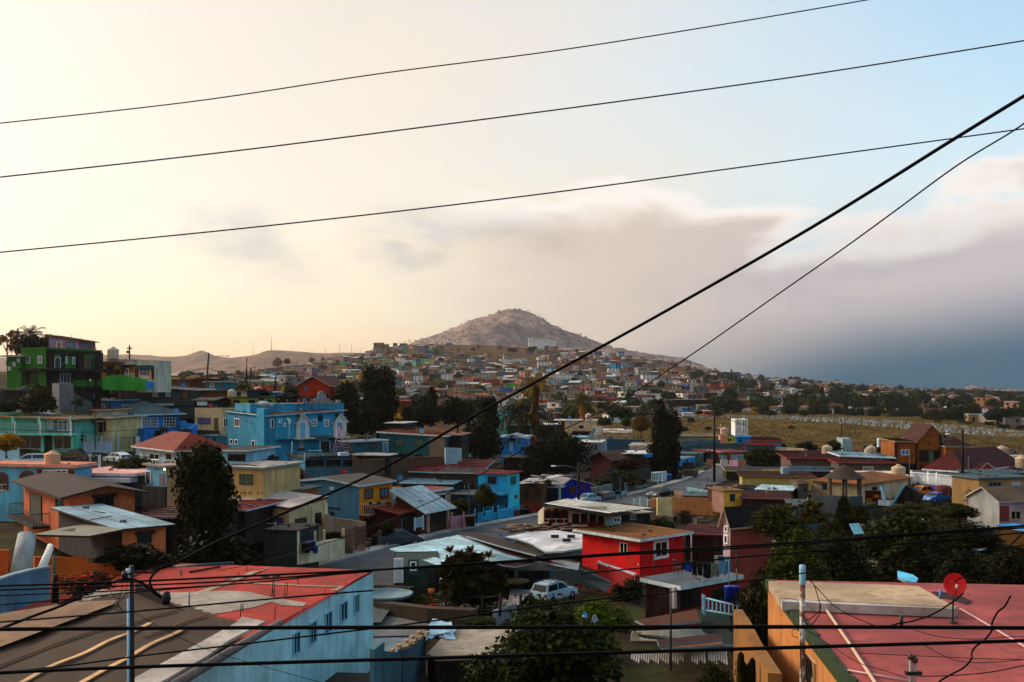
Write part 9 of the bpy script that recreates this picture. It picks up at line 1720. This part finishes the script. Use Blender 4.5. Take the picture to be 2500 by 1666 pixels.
for k,(x0,y0,x1,y1,D) in enumerate([(1360,410,1460,530,480),(1640,395,1780,560,480),(1720,470,1870,555,455),(1910,380,2120,560,480),(2110,460,2240,560,470),(2220,400,2370,560,490),(930,475,1020,540,450),(1120,480,1250,560,430),(830,550,930,680,400),(740,660,850,740,330),(1030,665,1125,715,330),(560,365,700,470,470),(2070,820,2330,960,235),(1990,650,2080,710,340)]):
 tree(['leafy tree left of the tan-orange hipped house','leafy tree right of the tan-orange hipped house','light green bush below that tree at the graves','big dark tree over the graves behind the white tower','low tree right of the big dark tree','next big tree right of the low tree','small round tree before the orange-red house','small tree above the brown field, right of the orange-red house','brownish scrub on the left of the grave field','tall scrub beside the fir on the grave field','lone round bush on the grave field slope','tree just behind the top of the fir','brown-green tree at the foot of the mound','small green bush in the middle of the mound'][k],x0,y0,x1,y1,D,'broad' if k<12 else 'bush','#232a12' if k%2 else '#1c2812',group='trees along the cemetery')
crop('E7')
for k,(x,y0,y1,c,s_) in enumerate([(1110,192,245,'E7',2.6),(1875,240,285,'E6',2.4),(1890,258,285,'E6',2),(1825,258,285,'E6',2),(100,550,600,'E6',3),(2210,85,150,'C3',0)]):
 if not s_: continue
 crop(c); D=hit(sx(x),sy(y1),260) or 1400; palm(['small palm right of the white school-like building','tallest palm on the hill crest','short palm right of the tallest crest palm','short palm left of the tallest crest palm','lone palm in the haze at the left foot'][k],x,y0,y1,D,s_,nf=12)
crop('E9')
for k,(x,y0,y1,D) in enumerate([(493,30,110,1900),(765,65,120,1900),(1222,95,170,1900),(168,60,130,1800),(343,50,110,1850)]): palm('palm %s on the skyline of the right plain'%['second from left','in the middle','rightmost','leftmost','third from left, short'][k],x,y0,y1,D,6,nf=12)
crop('S')
for k,(x,y0,y1,D,r) in enumerate([(618,842,882,4100,2.2),(663,824,856,4100,3.2),(715,850,862,4150,1.6),(763,852,864,4150,1.5),(795,846,864,4150,1.8),(829,840,864,4150,2),(858,840,864,4150,2),(866,850,864,4150,1.4),(880,848,866,4150,1.4),(471,842,862,4600,1.8)]):
 a=P(x,y1,D); b=MB(); b.tube([(0,0,-10),(0,0,P(x,y0,D).z-a.z)],[r*.5,r*.25],4); o=b.build('radio_mast',M('#3a3430','plain')); o.location=a; tag(o,'thin radio mast on the hazy ridge, %s from the left'%['second','third, the tallest,','fourth','fifth','sixth','seventh','eighth','ninth','last','first'][k],'radio mast','radio masts on the far ridge')
gm=[]
for kk in range(3):
 b=MB()
 if kk==0: b.box(-.4,.4,-.1,.1,0,1.1); b.box(-.5,.5,-1.2,.1,0,.25)
 elif kk==1: b.box(-.1,.1,-.08,.08,0,1.6); b.box(-.45,.45,-.08,.08,.95,1.15); b.box(-.3,.3,-.3,.3,0,.25)
 else: b.box(-.7,.7,-.9,.9,0,.9); b.box(-.8,.8,-1,1,.9,1.0); b.box(-.08,.08,-.08,.08,1.0,1.7); b.box(-.3,.3,-.07,.07,1.35,1.48)
 gm.append(b)
gx=[1690,1750,1850,1950,2050,2200,2350,2500]; gt=[1014,1014,1017,1019,1022,1030,1042,1055]; gb=[1024,1024,1024,1026,1034,1046,1060,1072]
gmesh=[g.mesh('gravestone',M(c,'plain')) for g,c in zip(gm,('#a3a29e','#b3b2ae','#93989a'))]; stf=MB(); cnt=0
for i in range(880):
 if i<880: x=rr.uniform(1690,2500); y=np.interp(x,gx,gt)+(np.interp(x,gx,gb)-np.interp(x,gx,gt))*rr.random()
 else: x=rr.uniform(1560,2180); y=rr.uniform(1030,1085)
 D=hit(x,y,230,900)
 if D is None: continue
 c=P(x,y,D); kk=rr.choice([0,0,1,1,2]); s_=rr.uniform(.45,.8)
 if i%6==0 or i>=880:
  o=obj('gravestone',gmesh[kk],None,c+Vector((0,0,-.15)),rr.uniform(-.6,.6),s_); cnt+=1; tag(o,{0:'small white slab gravestone among the graves of the brown field',1:'small white cross among the graves of the brown field',2:'white box tomb with a cross in the brown field'}[kk],'gravestone','gravestones in the brown field')
 else: a=rr.uniform(-.6,.6); ca,sa=math.cos(a)*s_,math.sin(a)*s_; stf.add([(v[0]*ca-v[1]*sa+c.x,v[0]*sa+v[1]*ca+c.y,v[2]*s_+c.z-.15) for v in gm[kk].v],gm[kk].f,kk)
tag(stf.build('graves',[M('#a3a29e','plain'),M('#96938c','plain'),M('#8f9698','plain')]),'dense rows of small graves along the cemetery trees','graves',kind='stuff')
b=MB(); rn=np.random.RandomState(3)
for i in range(9000):
 x=rn.uniform(1480,2560); y=rn.uniform(1012,1110); D=hit(x,y,225,900) if i%3==0 else None
 if D is None: continue
 c=P(x,y,D);
 for k in range(3): dx,dy=rn.uniform(-1,1),rn.uniform(-1,1); q=c+Vector((dx,dy,0)); b.add([q+Vector((-.12,0,-.1)),q+Vector((.12,0,-.1)),q+Vector((rn.uniform(-.3,.3),0,rn.uniform(.3,.8)))],[(0,1,2)],i//3%3)
tag(b.build('dry_grass',[M((.22,.10,.018),'plain'),M((.14,.07,.015),'plain'),M((.06,.055,.012),'plain')]),kind='stuff',label='dry brown grass covering the mound of the grave field',cat='grass')
b=MB()
for i in range(2600):
 x=rn.uniform(560,2300); y=rn.uniform(845,1000); D=hit(x,y,400,2400)
 if D is None: continue
 c=P(x,y,D); s_=rn.uniform(.6,1.8)
 for k in range(5): a=rn.uniform(0,6.28); q=Vector((math.cos(a)*s_,math.sin(a)*s_,0)); b.add([c+q*.8,c-q*.8,c+Vector((q.y*.3,q.x*.3,s_*rn.uniform(.8,1.5)))],[(0,1,2)],i%2)
tag(b.build('brush',[M((.035,.036,.012),'plain'),M((.09,.045,.018),'plain')]),'low dry brush scattered over the slopes of the hill town','brush',kind='stuff')
